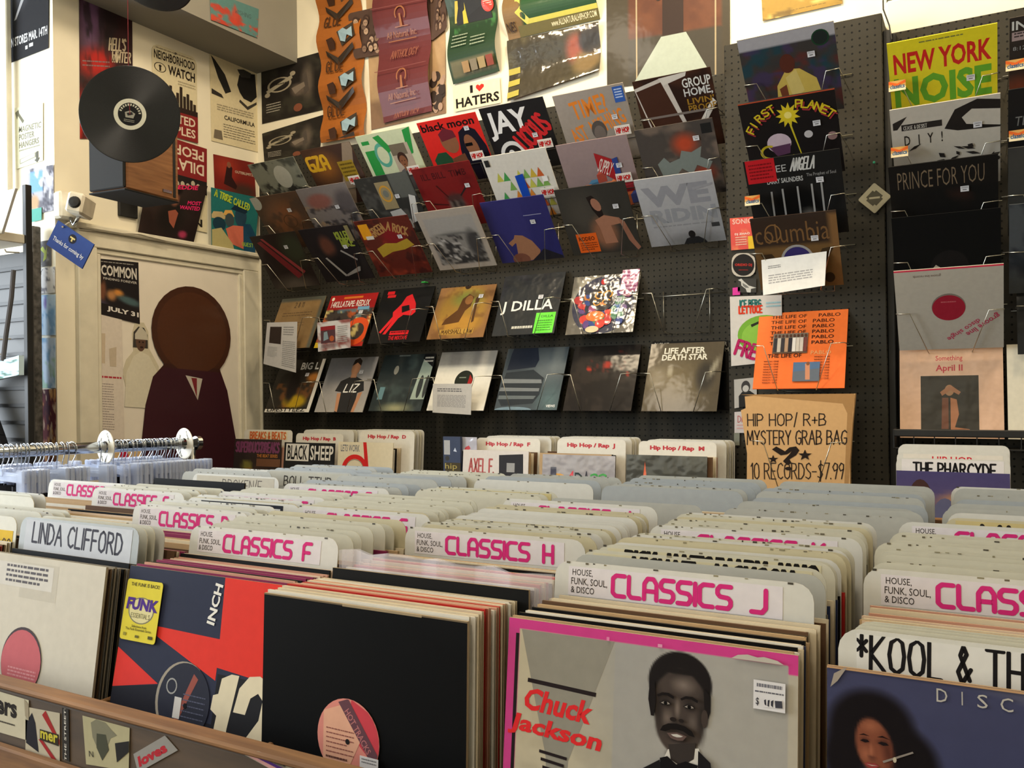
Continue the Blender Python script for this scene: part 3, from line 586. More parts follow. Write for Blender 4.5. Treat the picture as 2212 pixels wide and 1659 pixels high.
# ---- row 3
R3 = [
 ((545, 513), (634, 501), Art((38, 30, 28), N).ell(.8, .3, .35, .4, (52, 56, 42), .6).ell(.5, 1, .6, .3, (92, 84, 76), .7).P([(.1, .12), (.2, .1), (.75, .78), (.62, .84)], (116, 38, 42)).P([(.2, .06), (.26, .06), (.84, .72), (.78, .76)], (140, 56, 58)), 'dark LP cover with slanting red stripes, leftmost of the third row', (.68, .25)),
 ((644, 501), (748, 484), Art((34, 30, 32), N).ell(.4, .35, .18, .25, (96, 58, 46), .5).ell(.55, .8, .4, .4, (26, 24, 26), .4).S('KILLER', .66, .12, .93, .24, (142, 156, 58), .2).S('MIKE', .7, .25, .93, .38, (142, 156, 58), .2).R(.9, .02, .98, .3, (130, 120, 84)).P([(.24, .55), (.28, .54), (.5, .9), (.46, .92)], (160, 156, 150)).P([(.6, .45), (.63, .43), (.86, .62), (.84, .65)], (150, 146, 142)).P([(.46, .9), (.5, .92), (.8, .84), (.84, .76), (.8, .76)], (140, 136, 132)), 'dark LP cover of a figure in a striped jacket with green letters', (.75, .38)),
 ((764, 479), (877, 466), Art((88, 34, 26), N).mott((132, 52, 34), 5, .5, .2, 41, .9).mott((58, 26, 24), 7, .55, .12, 42, .8).ell(.6, .3, .3, .25, (120, 24, 30), .6).P([(.2, .5), (.4, .42), (.6, .44), (.82, .38), (.9, .5), (.7, .56), (.46, .58), (.24, .66)], (166, 138, 44)).S('GREEN', .22, .12, .5, .26, (168, 126, 76), .16, rot=18).S('A ROCK', .55, .13, .9, .27, (168, 126, 76), .16, rot=-24).R(.04, .06, .22, .32, (218, 150, 32)).R(.1, .27, .24, .33, (210, 206, 196)), 'dark red LP cover with a ragged yellow band and an orange sticker', (.72, .33)),
 ((895, 463), (1019, 444), Art((160, 150, 140), 30).rect(.1, .12, .9, .92, (128, 124, 120)).rect(.1, .12, .9, .42, (150, 146, 142)).mott((44, 42, 42), 12, .48, .1, 51, .95, (.1, .42, .9, .92)).mott((196, 192, 188), 14, .66, .06, 55, .8, (.12, .46, .9, .86)).ell(.78, .6, .14, .3, (60, 58, 58), .5).ell(.5, .4, .4, .04, (100, 98, 96), .6), 'pale bordered LP cover with a black and white crowd photo', None),
 ((1040, 439), (1170, 422), Art((46, 44, 104), 24).grad((52, 50, 108), (40, 40, 98), 45).rect(.35, .04, .62, .7, (54, 52, 112), .5).P([(.3, .92), (.34, .7), (.3, .66), (.36, .56), (.48, .58), (.6, .68), (.68, .84), (.62, .98), (.4, 1)], (150, 106, 80)).P([(.22, .68), (.32, .62), (.34, .68), (.26, .74)], (150, 106, 80)).E(.34, .96, .14, .1, (112, 70, 56)).P([(.64, .9), (.74, .82), (1, .96), (1, 1), (.5, 1)], (34, 32, 40)).R(.6, .27, .88, .28, (150, 150, 180)), 'deep blue LP cover with a pair of hands at the bottom', (.72, .38)),
 ((1198, 408), (1348, 393), Art((50, 48, 44), 30).ell(.3, .4, .4, .5, (66, 62, 56), .8).ell(.55, .7, .24, .3, (130, 88, 66), .5).P([(.42, .16), (.5, .14), (.58, .24), (.6, .44), (.54, .5), (.46, .34)], (30, 22, 20)).E(.53, .28, .06, .1, (150, 104, 84), 12, -20).P([(.46, .5), (.6, .44), (.8, .5), (.84, .58), (.66, .6), (.7, .86), (.52, .86), (.5, .62)], (152, 106, 84)).P([(.78, .5), (.86, .56), (.94, .84), (1, .96), (.95, 1), (.86, .84)], (140, 96, 78)).R(.12, .68, .42, .97, (214, 92, 28)).T('RODEO', .15, .73, .38, .79, (60, 26, 14), .02).lines(.15, .82, .4, .95, 4, (120, 50, 20), 3), 'dark LP cover of a bare-chested figure with an orange sticker', (.8, .33)),
 ((1369, 392), (1534, 368), Art((168, 168, 172), 16).grad((176, 176, 180), (150, 150, 154), 80).T('WE', .06, .13, .92, .42, (142, 143, 150), .05).T('RIDIN', .1, .46, .96, .66, (144, 146, 152), .05).lines(.1, .7, .9, .74, 1, (140, 140, 144), 4).ell(.6, .98, .5, .2, (116, 116, 118), .6).P([(.45, 1), (.5, .92), (.56, .9), (.66, .9), (.74, .96), (.76, 1)], (34, 34, 36)).E(.58, .86, .045, .055, (30, 28, 28)).R(.86, .72, .96, .78, (60, 60, 62)).P([(.72, .2), (.98, .16), (.98, .19), (.72, .24)], (150, 150, 156)), 'pale grey LP cover with giant faint letters and a small seated figure', None)]
poses3 = [(-3.204, 3.435, .555, -36), (-2.817, 3.405, .56, -41), (-2.477, 3.414, .564, -40), (-2.111, 3.406, .566, -41), (-1.782, 3.433, .576, -39.7), (-1.403, 3.398, .574, -38), (-1.053, 3.419, .582, -41)]
for i, ((a, b, art, lab, st), p) in enumerate(zip(R3, poses3)): slot('m', lab.split(',')[0], *p, art, lab, M_MATTE if i in (3,) else M_GLOSS, 'V', st, seed=40 + i)
# ---- row 4
comic = Art((60, 54, 50), 30).mott((180, 84, 40), 6, .55, .1, 61, .9).mott((84, 110, 120), 7, .6, .1, 62, .9).mott((206, 190, 120), 8, .66, .06, 63, .9).mott((24, 20, 22), 6, .6, .08, 64, .9).rect(0, 0, 1, .28, (156, 30, 30)).T('14KILLATAPE: REDUX', .07, .12, .88, .24, (226, 220, 210), .02).R(.3, .04, .7, .08, (200, 110, 40)).E(.07, .07, .03, .035, (220, 210, 190)).R(.66, .25, .9, .31, (110, 160, 190)).R(.0, .9, .2, 1, (200, 170, 40)).R(.7, .92, 1, 1, (160, 40, 34)).ring(.78, .72, .26, .26, .4, (204, 76, 34))
R4 = [
 ((-3.222, 3.367, .224, 26), Art((132, 106, 70), 20).mott((116, 92, 60), 5, .5, .3, 71, .6).rect(0, 0, 1, .05, (84, 86, 78)).rect(.94, 0, 1, 1, (84, 86, 78)).S('2 8 11', .36, .1, .56, .2, (50, 42, 36), .1).lines(.14, .3, .8, .4, 2, (84, 66, 46), 2, .25).lines(.14, .5, .7, .6, 2, (84, 66, 46), 3, .2), 'brown paper LP sleeve in a clear bag with faint handwriting', M_GLOSS, None),
 ((-2.867, 3.357, .219, 27), comic, 'comic-book LP cover with a red title band, second in the fourth row', M_GLOSS, (.76, .36)),
 ((-2.52, 3.36, .228, 27), Art((18, 18, 18), 10).P([(.5, .16), (.6, .12), (.72, .3), (.76, .46), (.7, .52), (.54, .5), (.46, .56), (.3, .84), (.24, .84), (.36, .6), (.2, .82), (.16, .8), (.34, .52), (.32, .44), (.44, .3)], (206, 34, 40)).P([(.46, .34), (.6, .32), (.64, .42), (.5, .46)], (20, 18, 18)).R(.1, .04, .24, .1, (196, 30, 36)).R(.12, .11, .28, .16, (196, 30, 36)).T('THE MIXTAPE', .38, .88, .74, .95, (196, 30, 36), .02).R(.38, .79, .74, .86, (196, 30, 36)).lines(.4, .805, .72, .845, 1, (60, 14, 16), 2), 'black LP cover with a red angular shape and small red lettering', M_GLOSS, None),
 ((-2.17, 3.368, .236, 28), Art((132, 96, 60), 36).ell(.5, .5, .5, .55, (150, 116, 52), .3).ell(.55, .3, .35, .2, (126, 128, 60), .6).ell(.5, .75, .5, .2, (170, 126, 54), .5).mott((110, 76, 44), 8, .55, .15, 81, .6).P([(.42, .5), (.46, .3), (.56, .22), (.66, .28), (.64, .44), (.56, .52), (.5, .72), (.2, .76), (.24, .66)], (84, 54, 28)).E(.58, .33, .07, .08, (140, 96, 54)).P([(.7, .36), (.74, .34), (.76, .72), (.72, .74)], (74, 50, 30)).E(.73, .34, .035, .06, (70, 48, 30)).R(.2, .84, .8, .93, (176, 138, 64)).S('MARSHALL LAW', .24, .85, .78, .92, (70, 44, 24), .16).E(.5, .06, .06, .07, (50, 36, 26)), 'golden desert LP cover with a reclining sculpture and a scroll', M_GLOSS, (.78, .28)),
 ((-1.8, 3.355, .237, 25.3), Art((30, 34, 38), 14).mott((50, 44, 60), 3, .6, .2, 3, .6).T('J DILLA', .06, .44, .9, .66, (222, 222, 220), .015).R(.66, .66, .97, .99, (100, 214, 60)).T('J DILLA', .7, .7, .94, .75, (40, 90, 30), .01).lines(.7, .78, .94, .97, 5, (60, 130, 40), 5).lines(.3, .86, .64, .95, 1, (190, 190, 180), 6), 'black shrink-wrapped LP cover with white blackletter and a lime green sticker', M_BAG, (.68, .4)),
 ((-1.45, 3.398, .229, 22), None, 'picture disc full of bright toys in a wrinkled clear bag', M_BAG, (.74, .5))]
pdisc = Art((96, 92, 84), 30).mott((170, 166, 150), 5, .55, .1, 91, .7)
rr = random.Random(9)
pdisc.E(.5, .56, .46, .45, (44, 46, 66), 36)
for k in range(46):
    a = rr.uniform(0, 6.28); d = rr.uniform(.14, .42); c = rr.choice([(178, 44, 46), (52, 70, 130), (70, 120, 90), (196, 120, 52), (150, 70, 110), (90, 60, 120), (40, 44, 60), (196, 60, 50), (60, 100, 150)]); s_ = rr.uniform(.04, .1)
    pdisc.E(.5 + d * math.cos(a) * .95, .56 + d * math.sin(a) * .95, s_, s_ * rr.uniform(.5, 1.1), c, 9, rr.uniform(0, 90))
pdisc.E(.5, .46, .2, .2, (40, 38, 44), 24).ring(.44, .42, .07, .06, .3, (216, 150, 50), 12, 60, 330).ring(.57, .41, .07, .06, .3, (216, 150, 50), 12, 150, 420).ring(.42, .53, .06, .05, .3, (216, 150, 50), 12, 0, 250).ring(.56, .53, .07, .05, .3, (216, 150, 50), 12, 90, 330).E(.5, .56, .03, .03, (206, 120, 60), 10).E(.42, .74, .14, .08, (206, 110, 44)).E(.4, .94, .1, .05, (200, 186, 150)).R(.74, .02, .99, .4, (142, 66, 108)).lines(.76, .05, .97, .38, 6, (216, 170, 200), 7)
for i, (p, art, lab, mt, st) in enumerate(R4): slot('m', lab.split(',')[0], *p, art or pdisc, lab, mt, 'V', st, seed=60 + i)
rack('V', -1.09, 3.40, .231, math.radians(24), YWALL['m'], 'empty zinc wire holder at the right end of the fourth row', 'wire record racks on the pegboard')
# ---- row 5 (lowest)
R5 = [
 ((-3.225, 3.36, -.113, 26.5), Art((46, 42, 36), 36).mott((120, 76, 40), 6, .55, .15, 101, .8, (0, .45, 1, .95)).ell(.6, .8, .3, .15, (170, 140, 30), .4).ell(.45, .5, .14, .4, (36, 30, 28), .4).ell(.85, .35, .18, .12, (170, 110, 50), .6).P([(.93, 0), (1, 0), (1, 1), (0, 1), (0, .94), (.93, .94)], (206, 202, 194)).T('BIG L', .5, .06, .9, .2, (224, 224, 222), .03).T('LIFESTYLEZ', .05, .91, .9, .99, (30, 28, 26), .02), 'LP cover of an alley scene edged in white, leftmost of the lowest row', M_GLOSS, (.7, .3)),
 ((-2.876, 3.364, -.112, 26.5), Art((140, 138, 140), 20).grad((126, 126, 132), (160, 156, 152), 80).ell(.3, .2, .5, .3, (120, 120, 128), .7).P([(.42, 1), (.44, .64), (.3, .62), (.36, .44), (.54, .36), (.66, .36), (.84, .44), (.9, .62), (.78, .66), (.8, 1)], (38, 38, 40)).P([(.42, .98), (.36, .66), (.44, .66), (.48, 1)], SK3).P([(.76, 1), (.8, .66), (.88, .64), (.82, 1)], SK3).R(.54, .3, .66, .38, SK3).E(.6, .2, .09, .14, SK3).P([(.51, .16), (.53, .05), (.62, .01), (.69, .07), (.69, .16), (.6, .1)], (44, 36, 32)).S('LIZ', .5, .5, .76, .64, (222, 222, 220), .16, sh=.2), 'grey LP cover of a man in a black T-shirt with white script', M_GLOSS, (.74, .28)),
 ((-2.52, 3.36, -.106, 27), Art((40, 48, 50), 30).mott((70, 84, 84), 5, .5, .25, 111, .6).ell(.5, .95, .4, .12, (140, 140, 110), .8).P([(.8, .1), (1, .1), (1, .8), (.74, .8)], (150, 166, 158)).E(.86, .58, .045, .2, (50, 56, 58)).E(.97, .58, .035, .2, (56, 60, 62)).E(.32, .28, .045, .08, (140, 140, 132)).R(.1, .58, .2, .8, (96, 130, 140)).lines(.3, .01, .52, .06, 1, (120, 130, 130), 1).P([(.78, .08), (1, .24), (1, .0), (.8, .0)], (24, 24, 26)).lines(.82, .06, .98, .18, 2, (206, 206, 200), 3), 'murky teal LP cover with standing silhouettes at its right', M_GLOSS, None),
 ((-2.163, 3.35, -.103, 27), Art((214, 212, 204), 14).rect(0, 0, 1, .26, (156, 154, 150)).rect(.2, 0, .38, .26, (140, 138, 136)).rect(.6, 0, .78, .26, (140, 138, 136)).E(.53, .5, .16, .17, (40, 44, 38), 28).P([(.62, .4), (.68, .48), (.68, .58), (.6, .64)], (150, 40, 40)).R(.44, .44, .56, .46, (110, 120, 110)), 'plain white LP sleeve with a dark label in its centre hole', M_CARD, None),
 ((-1.788, 3.347, -.1, 26.6), Art((66, 74, 80), 36).ell(.75, .3, .5, .35, (104, 112, 116), .9).ell(.85, .85, .3, .4, (84, 104, 108), .9).P([(.1, .0), (.5, .0), (.56, .2), (.52, .32), (.06, .36), (.08, .1)], (36, 42, 56)).P([(.06, .4), (.5, .36), (.7, .5), (.68, .76), (.6, .9), (.1, .94), (.0, .8)], (44, 50, 56)).P([(.04, .5), (.66, .52), (.68, .58), (.03, .57)], (116, 122, 126)).P([(.02, .64), (.66, .66), (.66, .71), (.01, .7)], (112, 118, 122)).P([(.02, .77), (.63, .78), (.6, .83), (.02, .83)], (96, 104, 108)).E(.3, 1, .3, .05, (110, 132, 146)).T('VIEWS', .82, .92, .96, .96, (224, 226, 226), .02), 'blue-grey LP cover looking up a round banded tower', M_GLOSS, None),
 ((-1.445, 3.35, -.104, 26), Art((30, 26, 24), 30).mott((44, 38, 34), 6, .5, .2, 121, .9).mott((84, 34, 28), 10, .66, .08, 122, .8, (.3, .1, .8, .4)).ell(.55, .3, .08, .07, (150, 44, 32), .5).ell(.28, .36, .04, .04, (170, 50, 34), .5).ell(.86, .45, .03, .03, (160, 48, 34), .5).ell(.5, .35, .02, .02, (170, 50, 34), .5), 'near-black glossy LP cover scattered with red sparks', M_GLOSS, None),
 ((-1.083, 3.345, -.105, 26), Art((74, 66, 52), 30).ell(.4, .6, .6, .6, (104, 92, 66), .9).ell(.15, .52, .17, .2, (122, 112, 92), .6).ell(.32, .42, .05, .12, (150, 142, 122), .6).ell(.8, .5, .16, .28, (46, 42, 36), .5).ell(.9, .38, .05, .22, (140, 134, 116), .7, 20).T('LIFE AFTER', .2, .07, .76, .16, (206, 204, 190), .03).T('DEATH STAR', .18, .17, .8, .26, (206, 204, 190), .03), 'bronze-toned LP cover with two dim faces and metallic block capitals', M_GLOSS, None)]
for i, (p, art, lab, mt, st) in enumerate(R5): slot('m', lab.split(',')[0], *p, art, lab, mt, 'V', st, seed=80 + i)
sheet('record_sleeve', [(1410, 738), (1578, 735), (1578, 884), (1409, 888)], ('Y', 3.5), Art((24, 23, 22)).T('RICHIE', .03, .02, .22, .09, (150, 148, 140), .01).T('BRANSON', .03, .105, .28, .175, (150, 148, 140), .01).T('SOLAR', .78, .02, .96, .08, (150, 148, 140), .01).T('SLIM', .84, .1, .98, .16, (150, 148, 140), .01), 'dark LP top with grey names showing behind the bronze-toned cover', 'record')
# ---- narrow pier: one column
PX, PY = -.56, 3.166
def arc_word(a, t, pts, c, h=.085, w=.2, d=(0, 0)):
    for ch, (x, y, r) in zip(t, pts): a.S(ch, x - h * .36 + d[0], y - h / 2 + d[1], x + h * .36 + d[0], y + h / 2 + d[1], c, w, rot=r)
    return a
pier = [((1590, 92), (1802, 43), -45, Art((58, 54, 52), 40).mott((90, 44, 40), 6, .55, .15, 131, .8).mott((34, 62, 72), 5, .55, .15, 132, .9).mott((64, 52, 84), 6, .6, .1, 133, .8).rect(0, 0, 1, .14, (162, 160, 166)).P([(.3, 1), (.34, .6), (.46, .42), (.6, .44), (.76, .58), (.84, 1)], (196, 170, 84)).P([(.44, .52), (.56, .44), (.62, .7), (.5, .8)], (206, 184, 110)).E(.48, .36, .08, .11, (84, 44, 34)).P([(.36, .64), (.44, .6), (.46, .9), (.4, .96)], (110, 60, 40)).E(.85, .14, .09, .09, (30, 62, 40)).E(.85, .14, .075, .075, (34, 40, 38)), 'LP cover of a figure in a yellow jacket, top of the narrow board', (.74, .3)),
 ((1591, 227), (1805, 189), -45, Art((30, 26, 26), 10).R(.0, .0, .001, .001, (30, 26, 26)).P([(.5 + (.13 if i % 2 else .075) * math.cos(i * .2856) * 1.0, .22 + (.15 if i % 2 else .085) * math.sin(i * .2856)) for i in range(22)], (212, 190, 44)).E(.5, .22, .04, .04, (236, 220, 120)).P([(.5, .34), (.52, .34), (.58, .7), (.57, .71)], (196, 180, 44)).E(.36, .54, .13, .12, (196, 176, 190)).P([(.25, .58), (.48, .56), (.46, .68), (.32, .7)], (88, 56, 84)).ring(.24, .64, .1, .09, .3, (190, 170, 40), 14, 90, 300).E(.68, .48, .045, .045, (190, 186, 190)).E(.92, .54, .05, .05, (150, 120, 120)).P([(.4, .72), (.5, .7), (.42, .78), (.5, .82), (.36, .9), (.42, .82)], (190, 176, 40)).E(.54, .88, .04, .06, (196, 196, 200)).E(.82, .88, .05, .05, (196, 196, 200)).E(.26, .9, .035, .08, (190, 90, 90)).R(.0, .0, 1, .012, (190, 80, 50)), 'black LP cover with a spiky yellow sun and curved yellow lettering', (.78, .36)),
 ((1601, 350), (1817, 321), -40, Art((28, 28, 28), 24).ell(.5, .7, .3, .38, (14, 14, 14), .2).ell(.62, .78, .12, .16, (120, 116, 112), .7).S('ANGELA', .5, .04, .74, .18, (196, 196, 194), .12, sh=.25).S('EE', .34, .1, .44, .17, (180, 180, 180), .14).T('LARRY SAUNDERS', .22, .25, .6, .31, (180, 180, 180), .02).T('The Prophet of Soul', .64, .23, .94, .28, (150, 150, 150)).R(.02, .0, .33, .28, (186, 32, 40)).lines(.05, .05, .3, .25, 5, (120, 20, 26), 4).P([(.24, .4), (.26, .4), (.24, 1), (.22, 1)], (150, 150, 150)).P([(.36, .38), (.38, .38), (.37, 1), (.35, 1)], (150, 150, 150)).P([(.52, .37), (.54, .37), (.53, 1), (.51, 1)], (150, 150, 150)).P([(.67, .36), (.69, .36), (.68, 1), (.66, 1)], (150, 150, 150)).P([(.77, .35), (.79, .35), (.78, 1), (.76, 1)], (150, 150, 150)).E(.62, .88, .06, .03, (40, 36, 36)).E(.62, .87, .045, .012, (200, 196, 190)), 'black LP cover of a face behind pale bars with a red sticker', (.77, .32))]
for dd, cc_ in (((.012, .03), (150, 50, 56)), ((0, 0), (206, 184, 40))):
    arc_word(pier[1][3], 'FIRST', [(.09, .33, 55), (.15, .25, 45), (.2, .2, 36), (.27, .15, 30), (.34, .12, 20)], cc_, d=dd); arc_word(pier[1][3], 'PLANET', [(.63, .1, -8), (.69, .115, -14), (.755, .135, -20), (.82, .17, -26), (.88, .215, -34), (.935, .27, -42)], cc_, d=dd)
for i, (a, b, t, art, lab, st) in enumerate(pier):
    x, y, z, _ = top_pose(a, b, PY, t); slot('p', lab.split(',')[0], x, PY, z, t, art, lab, M_GLOSS, 'V', st, seed=100 + i)
colu = Art((52, 40, 32), 16).rect(0, .42, 1, 1, (104, 78, 46)).rect(.93, 0, 1, 1, (120, 88, 54)).rect(0, 0, 1, .04, (52, 42, 36)).T('columbia', .03, .1, .9, .36, (112, 82, 50), -.004).ring(.25, .22, .1, .12, .15, (122, 90, 54)).E(.5, .62, .2, .22, (150, 148, 146), 28).E(.5, .62, .17, .19, (52, 44, 100), 28).E(.5, .62, .02, .02, BLK).P([(.06, .5), (.2, .5), (.32, .7), (.2, .74)], (60, 46, 30)).P([(.94, .46), (.8, .48), (.68, .7), (.8, .72)], (60, 46, 30)).E(.85, .88, .06, .07, (50, 38, 26))
slot('p', 'brown paper disc sleeve with outlined lower-case lettering', -.565, 3.18, .345, -35, colu, 'brown paper disc sleeve with outlined lower-case lettering and a purple label', M_CARD, 'V', (.73, .33), S=.285, seed=110)
pab = Art((222, 108, 48), 10).grad((224, 112, 50), (216, 100, 44), 80)
for k in range(6): pab.T('THE LIFE OF', .15, .05 + k * .07, .55, .095 + k * .07, (52, 26, 18), .015); pab.T('PABLO', .62 if k else .68, .05 + k * .07, .86 if k else .92, .095 + k * .07, (52, 26, 18), .015)
pab.T('THE LIFE OF', .14, .56, .52, .61, (52, 26, 18), .015).T('PABLO', .62, .53, .84, .58, (214, 150, 96), .01)
for k in range(9):
    pab.T('WHICH / ONE', .1, .645 + k * .034, .27, .665 + k * .034, (96, 46, 24), .02)
    if k < 9: pab.T('WHICH / ONE', .66, .6 + k * .034, .83, .62 + k * .034, (96, 46, 24), .02)
pab.R(.19, .3, .58, .56, (120, 108, 96)).R(.19, .48, .58, .56, (96, 74, 60))
for k, c in enumerate([(50, 50, 56), (196, 186, 172), (60, 56, 60), (186, 150, 120), (46, 44, 52), (222, 216, 208), (200, 190, 178), (196, 186, 176), (110, 60, 56)]):
    pab.R(.2 + k * .042, .36, .238 + k * .042, .54, c); pab.E(.219 + k * .042, .335, .014, .022, (84, 56, 44), 8)
pab.R(.44, .68, .73, .92, (70, 96, 130)).P([(.44, .8), (.73, .76), (.73, .92), (.44, .92)], (84, 92, 104)).P([(.57, .7), (.62, .7), (.63, .9), (.58, .9)], (176, 120, 92)).E(.6, .7, .02, .025, (110, 70, 50), 8)
slot('p', 'orange LP cover with repeated black lines of capitals', -.578, 3.141, -.017, 24.5, pab, 'orange LP cover with repeated black lines of capitals and two small photos', M_GLOSS, 'V', None)
# ---- right board: one full column and the edge of the next
ny = Art((214, 200, 40), 8).T('NEW YORK', .05, .13, .95, .36, (192, 40, 36), .03).T('NOISE', .04, .4, .95, .74, (96, 160, 46), .04).lines(.3, .04, .7, .07, 1, (120, 120, 60), 2).R(.06, .8, .97, 1, (36, 40, 44)).T('THE', .08, .82, .18, .87, (190, 180, 60), .02).T('DANCE', .2, .82, .42, .87, (190, 180, 60), .02).T('MATERIAL', .45, .8, .74, .86, (60, 120, 176), .02).T('KONK', .08, .88, .24, .93, (120, 130, 50), .02).T('ARTO/NETO', .26, .87, .6, .93, (206, 206, 200), .02).T('DINO', .62, .86, .76, .92, (190, 180, 60), .02).T('THE CONTORTIONS', .08, .94, .62, .99, (60, 120, 176), .02).T('ALA', .65, .93, .76, .98, (190, 50, 60), .02).R(.76, .79, .96, .97, (190, 176, 40)).lines(.78, .81, .94, .95, 8, (130, 120, 40), 3)
diy = Art((186, 180, 170), 10).P([(.5, .3), (.6, .1), (.8, .02), (1, .06), (1, .16), (.75, .12), (.66, .2), (.7, .28), (1, .34), (1, .36), (.62, .34)], (38, 34, 32)).P([(.02, .16), (.16, .1), (.06, .24), (.02, .24)], (44, 40, 38)).R(.1, .19, .48, .26, (44, 40, 38)).S('CEASE & DESIST', .12, .21, .34, .25, (190, 186, 178), .12).T('D   I   Y   !', .12, .32, .48, .44, (40, 36, 34), .01)
rr = random.Random(3)
for k in range(26):
    x, y = rr.uniform(.1, .92), rr.uniform(.5, .95); l = rr.uniform(.06, .16); a = rr.uniform(-1.2, 1.4); w_ = rr.uniform(.012, .03)
    diy.P([(x, y), (x + l * .5 * math.cos(a) - w_ * math.sin(a), y + l * .5 * math.sin(a) + w_ * math.cos(a)), (x + l * math.cos(a), y + l * math.sin(a)), (x + l * .5 * math.cos(a) + w_ * math.sin(a), y + l * .5 * math.sin(a) - w_ * math.cos(a))], (42, 38, 36))
RC = [((1920, 95), (2149, 50), 3.255, -44, ny, 'yellow LP cover with red and green capitals, top of the right-hand board', M_GLOSS, (.76, .52)),
 ((1922, 236), (2160, 204), 3.255, -44, diy, 'white LP cover with scattered black brush marks', M_GLOSS, (.8, .3)),
 ((1922, 362), (2152, 332), 3.255, -40, Art((24, 23, 22), 10).T('PRINCE FOR YOU', .08, .08, .88, .28, (120, 104, 84), -.01).ell(.66, .42, .1, .1, (60, 36, 30), .9), 'black LP cover with thin brown condensed capitals', M_GLOSS, (.7, .34)),
 ((1926, 472), (2161, 449), 3.255, -34, Art((17, 17, 17), 8).E(.53, .62, .18, .2, (26, 24, 24), 28).P([(.37, .62), (.4, .58), (.52, .68), (.5, .72)], (170, 160, 144)).P([(.44, .68), (.46, .66), (.54, .74), (.52, .76)], (140, 130, 118)), 'plain black LP sleeve with a faint dark disc', M_CARD, None)]
for i, (a, b, y, t, art, lab, mt, st) in enumerate(RC): slot('r', lab.split(',')[0], *top_pose(a, b, y, t), art, lab, mt, 'V', st, seed=120 + i)
gl = Art((172, 166, 154), 12).grad((176, 170, 158), (166, 160, 150), 60).R(0, 0, 1, .02, (206, 60, 84)).E(.5, .47, .16, .165, (120, 112, 104), 32).E(.5, .48, .155, .155, (146, 34, 50), 32).lines(.43, .4, .57, .43, 1, (176, 90, 96), 2).T('groove line records', .18, .06, .44, .1, (110, 96, 90), 0, rot=180).T('disco single', .44, .72, .82, .79, (176, 50, 84), .01, rot=218).T('groove line', .62, .66, 1.0, .74, (176, 50, 84), .01, rot=218)
slot('r', 'pale LP sleeve with a red label in its centre hole', *top_pose((1931, 586), (2167, 570), 3.255, -36), gl, 'pale LP sleeve with a red label in its centre hole and upside-down pink lettering', M_CARD, 'V', None)
ap = Art((206, 166, 138), 10).grad((198, 160, 132), (212, 172, 144), 85).T('Something', .36, .1, .62, .17, (176, 46, 60), .01).T('April II', .36, .2, .62, .29, (176, 46, 60), .02).R(.2, .31, .78, 1, (208, 170, 142)).R(.21, .32, .77, .98, (40, 36, 30)).E(.49, .48, .045, .06, (150, 110, 78)).P([(.4, .5), (.5, .42), (.6, .5), (.58, .53), (.5, .48), (.42, .54)], (150, 102, 72)).P([(.42, .56), (.48, .56), (.48, .9), (.41, .9)], (104, 62, 44)).P([(.5, .56), (.56, .58), (.58, .74), (.54, .88), (.68, .9), (.68, .92), (.5, .93)], (160, 104, 70)).R(.43, .94, .54, .96, (150, 34, 36))
slot('r', 'peach LP cover', -.098, 3.25, -.193, 6, ap, 'peach LP cover with a dark square picture of an entwined couple', M_BAG, None, None)
RE = [((2181, 40), 3.255, -44, Art((50, 44, 40), 12).T('INTE', .02, .04, .3, .13, (200, 200, 196), .02).R(.02, .15, .4, .24, (160, 140, 140)).lines(.04, .16, .38, .22, 2, (60, 50, 50), 1).T('8:12', .03, .3, .14, .34, (150, 150, 150)).ell(.1, .75, .3, .2, (120, 60, 40), .8), 'black LP cover with small white capitals at the picture edge'),
 ((2178, 195), 3.255, -44, Art((32, 31, 31), 6).T('TEL', .06, .3, .22, .4, (120, 120, 118), 0, .1).T('L', .14, .42, .18, .5, (120, 120, 118), 0, .1), 'dark LP cover with thin grey letters at the picture edge'),
 ((2178, 321), 3.255, -40, Art((62, 62, 60), 8).mott((50, 50, 50), 4, .5, .3, 3), 'charcoal LP cover at the picture edge'),
 ((2180, 443), 3.255, -34, Art((70, 74, 78), 20).mott((40, 44, 50), 6, .5, .2, 3), 'mottled grey-blue LP cover at the picture edge'),
 ((2194, 565), 3.24, 10, Art((22, 24, 26), 6), 'plain black LP at the picture edge above the white sleeve')]
for i, (a, y, t, art, lab) in enumerate(RE):
    tl = onY(*a, y + math.sin(math.radians(t)) * .315); slot('r', lab, tl.x + .1575, y, tl.z - math.cos(math.radians(t)) * .315, t, art, lab, M_GLOSS, 'V', None)
o = sleeve(Art((214, 206, 186), 8), 'blank cream LP sleeve standing beside the peach cover', M_CARD); tl = onY(2174, 760, 3.29); o.location = (tl.x + .158, 3.25, -.193); o.rotation_euler = (-math.radians(6), 0, 0)
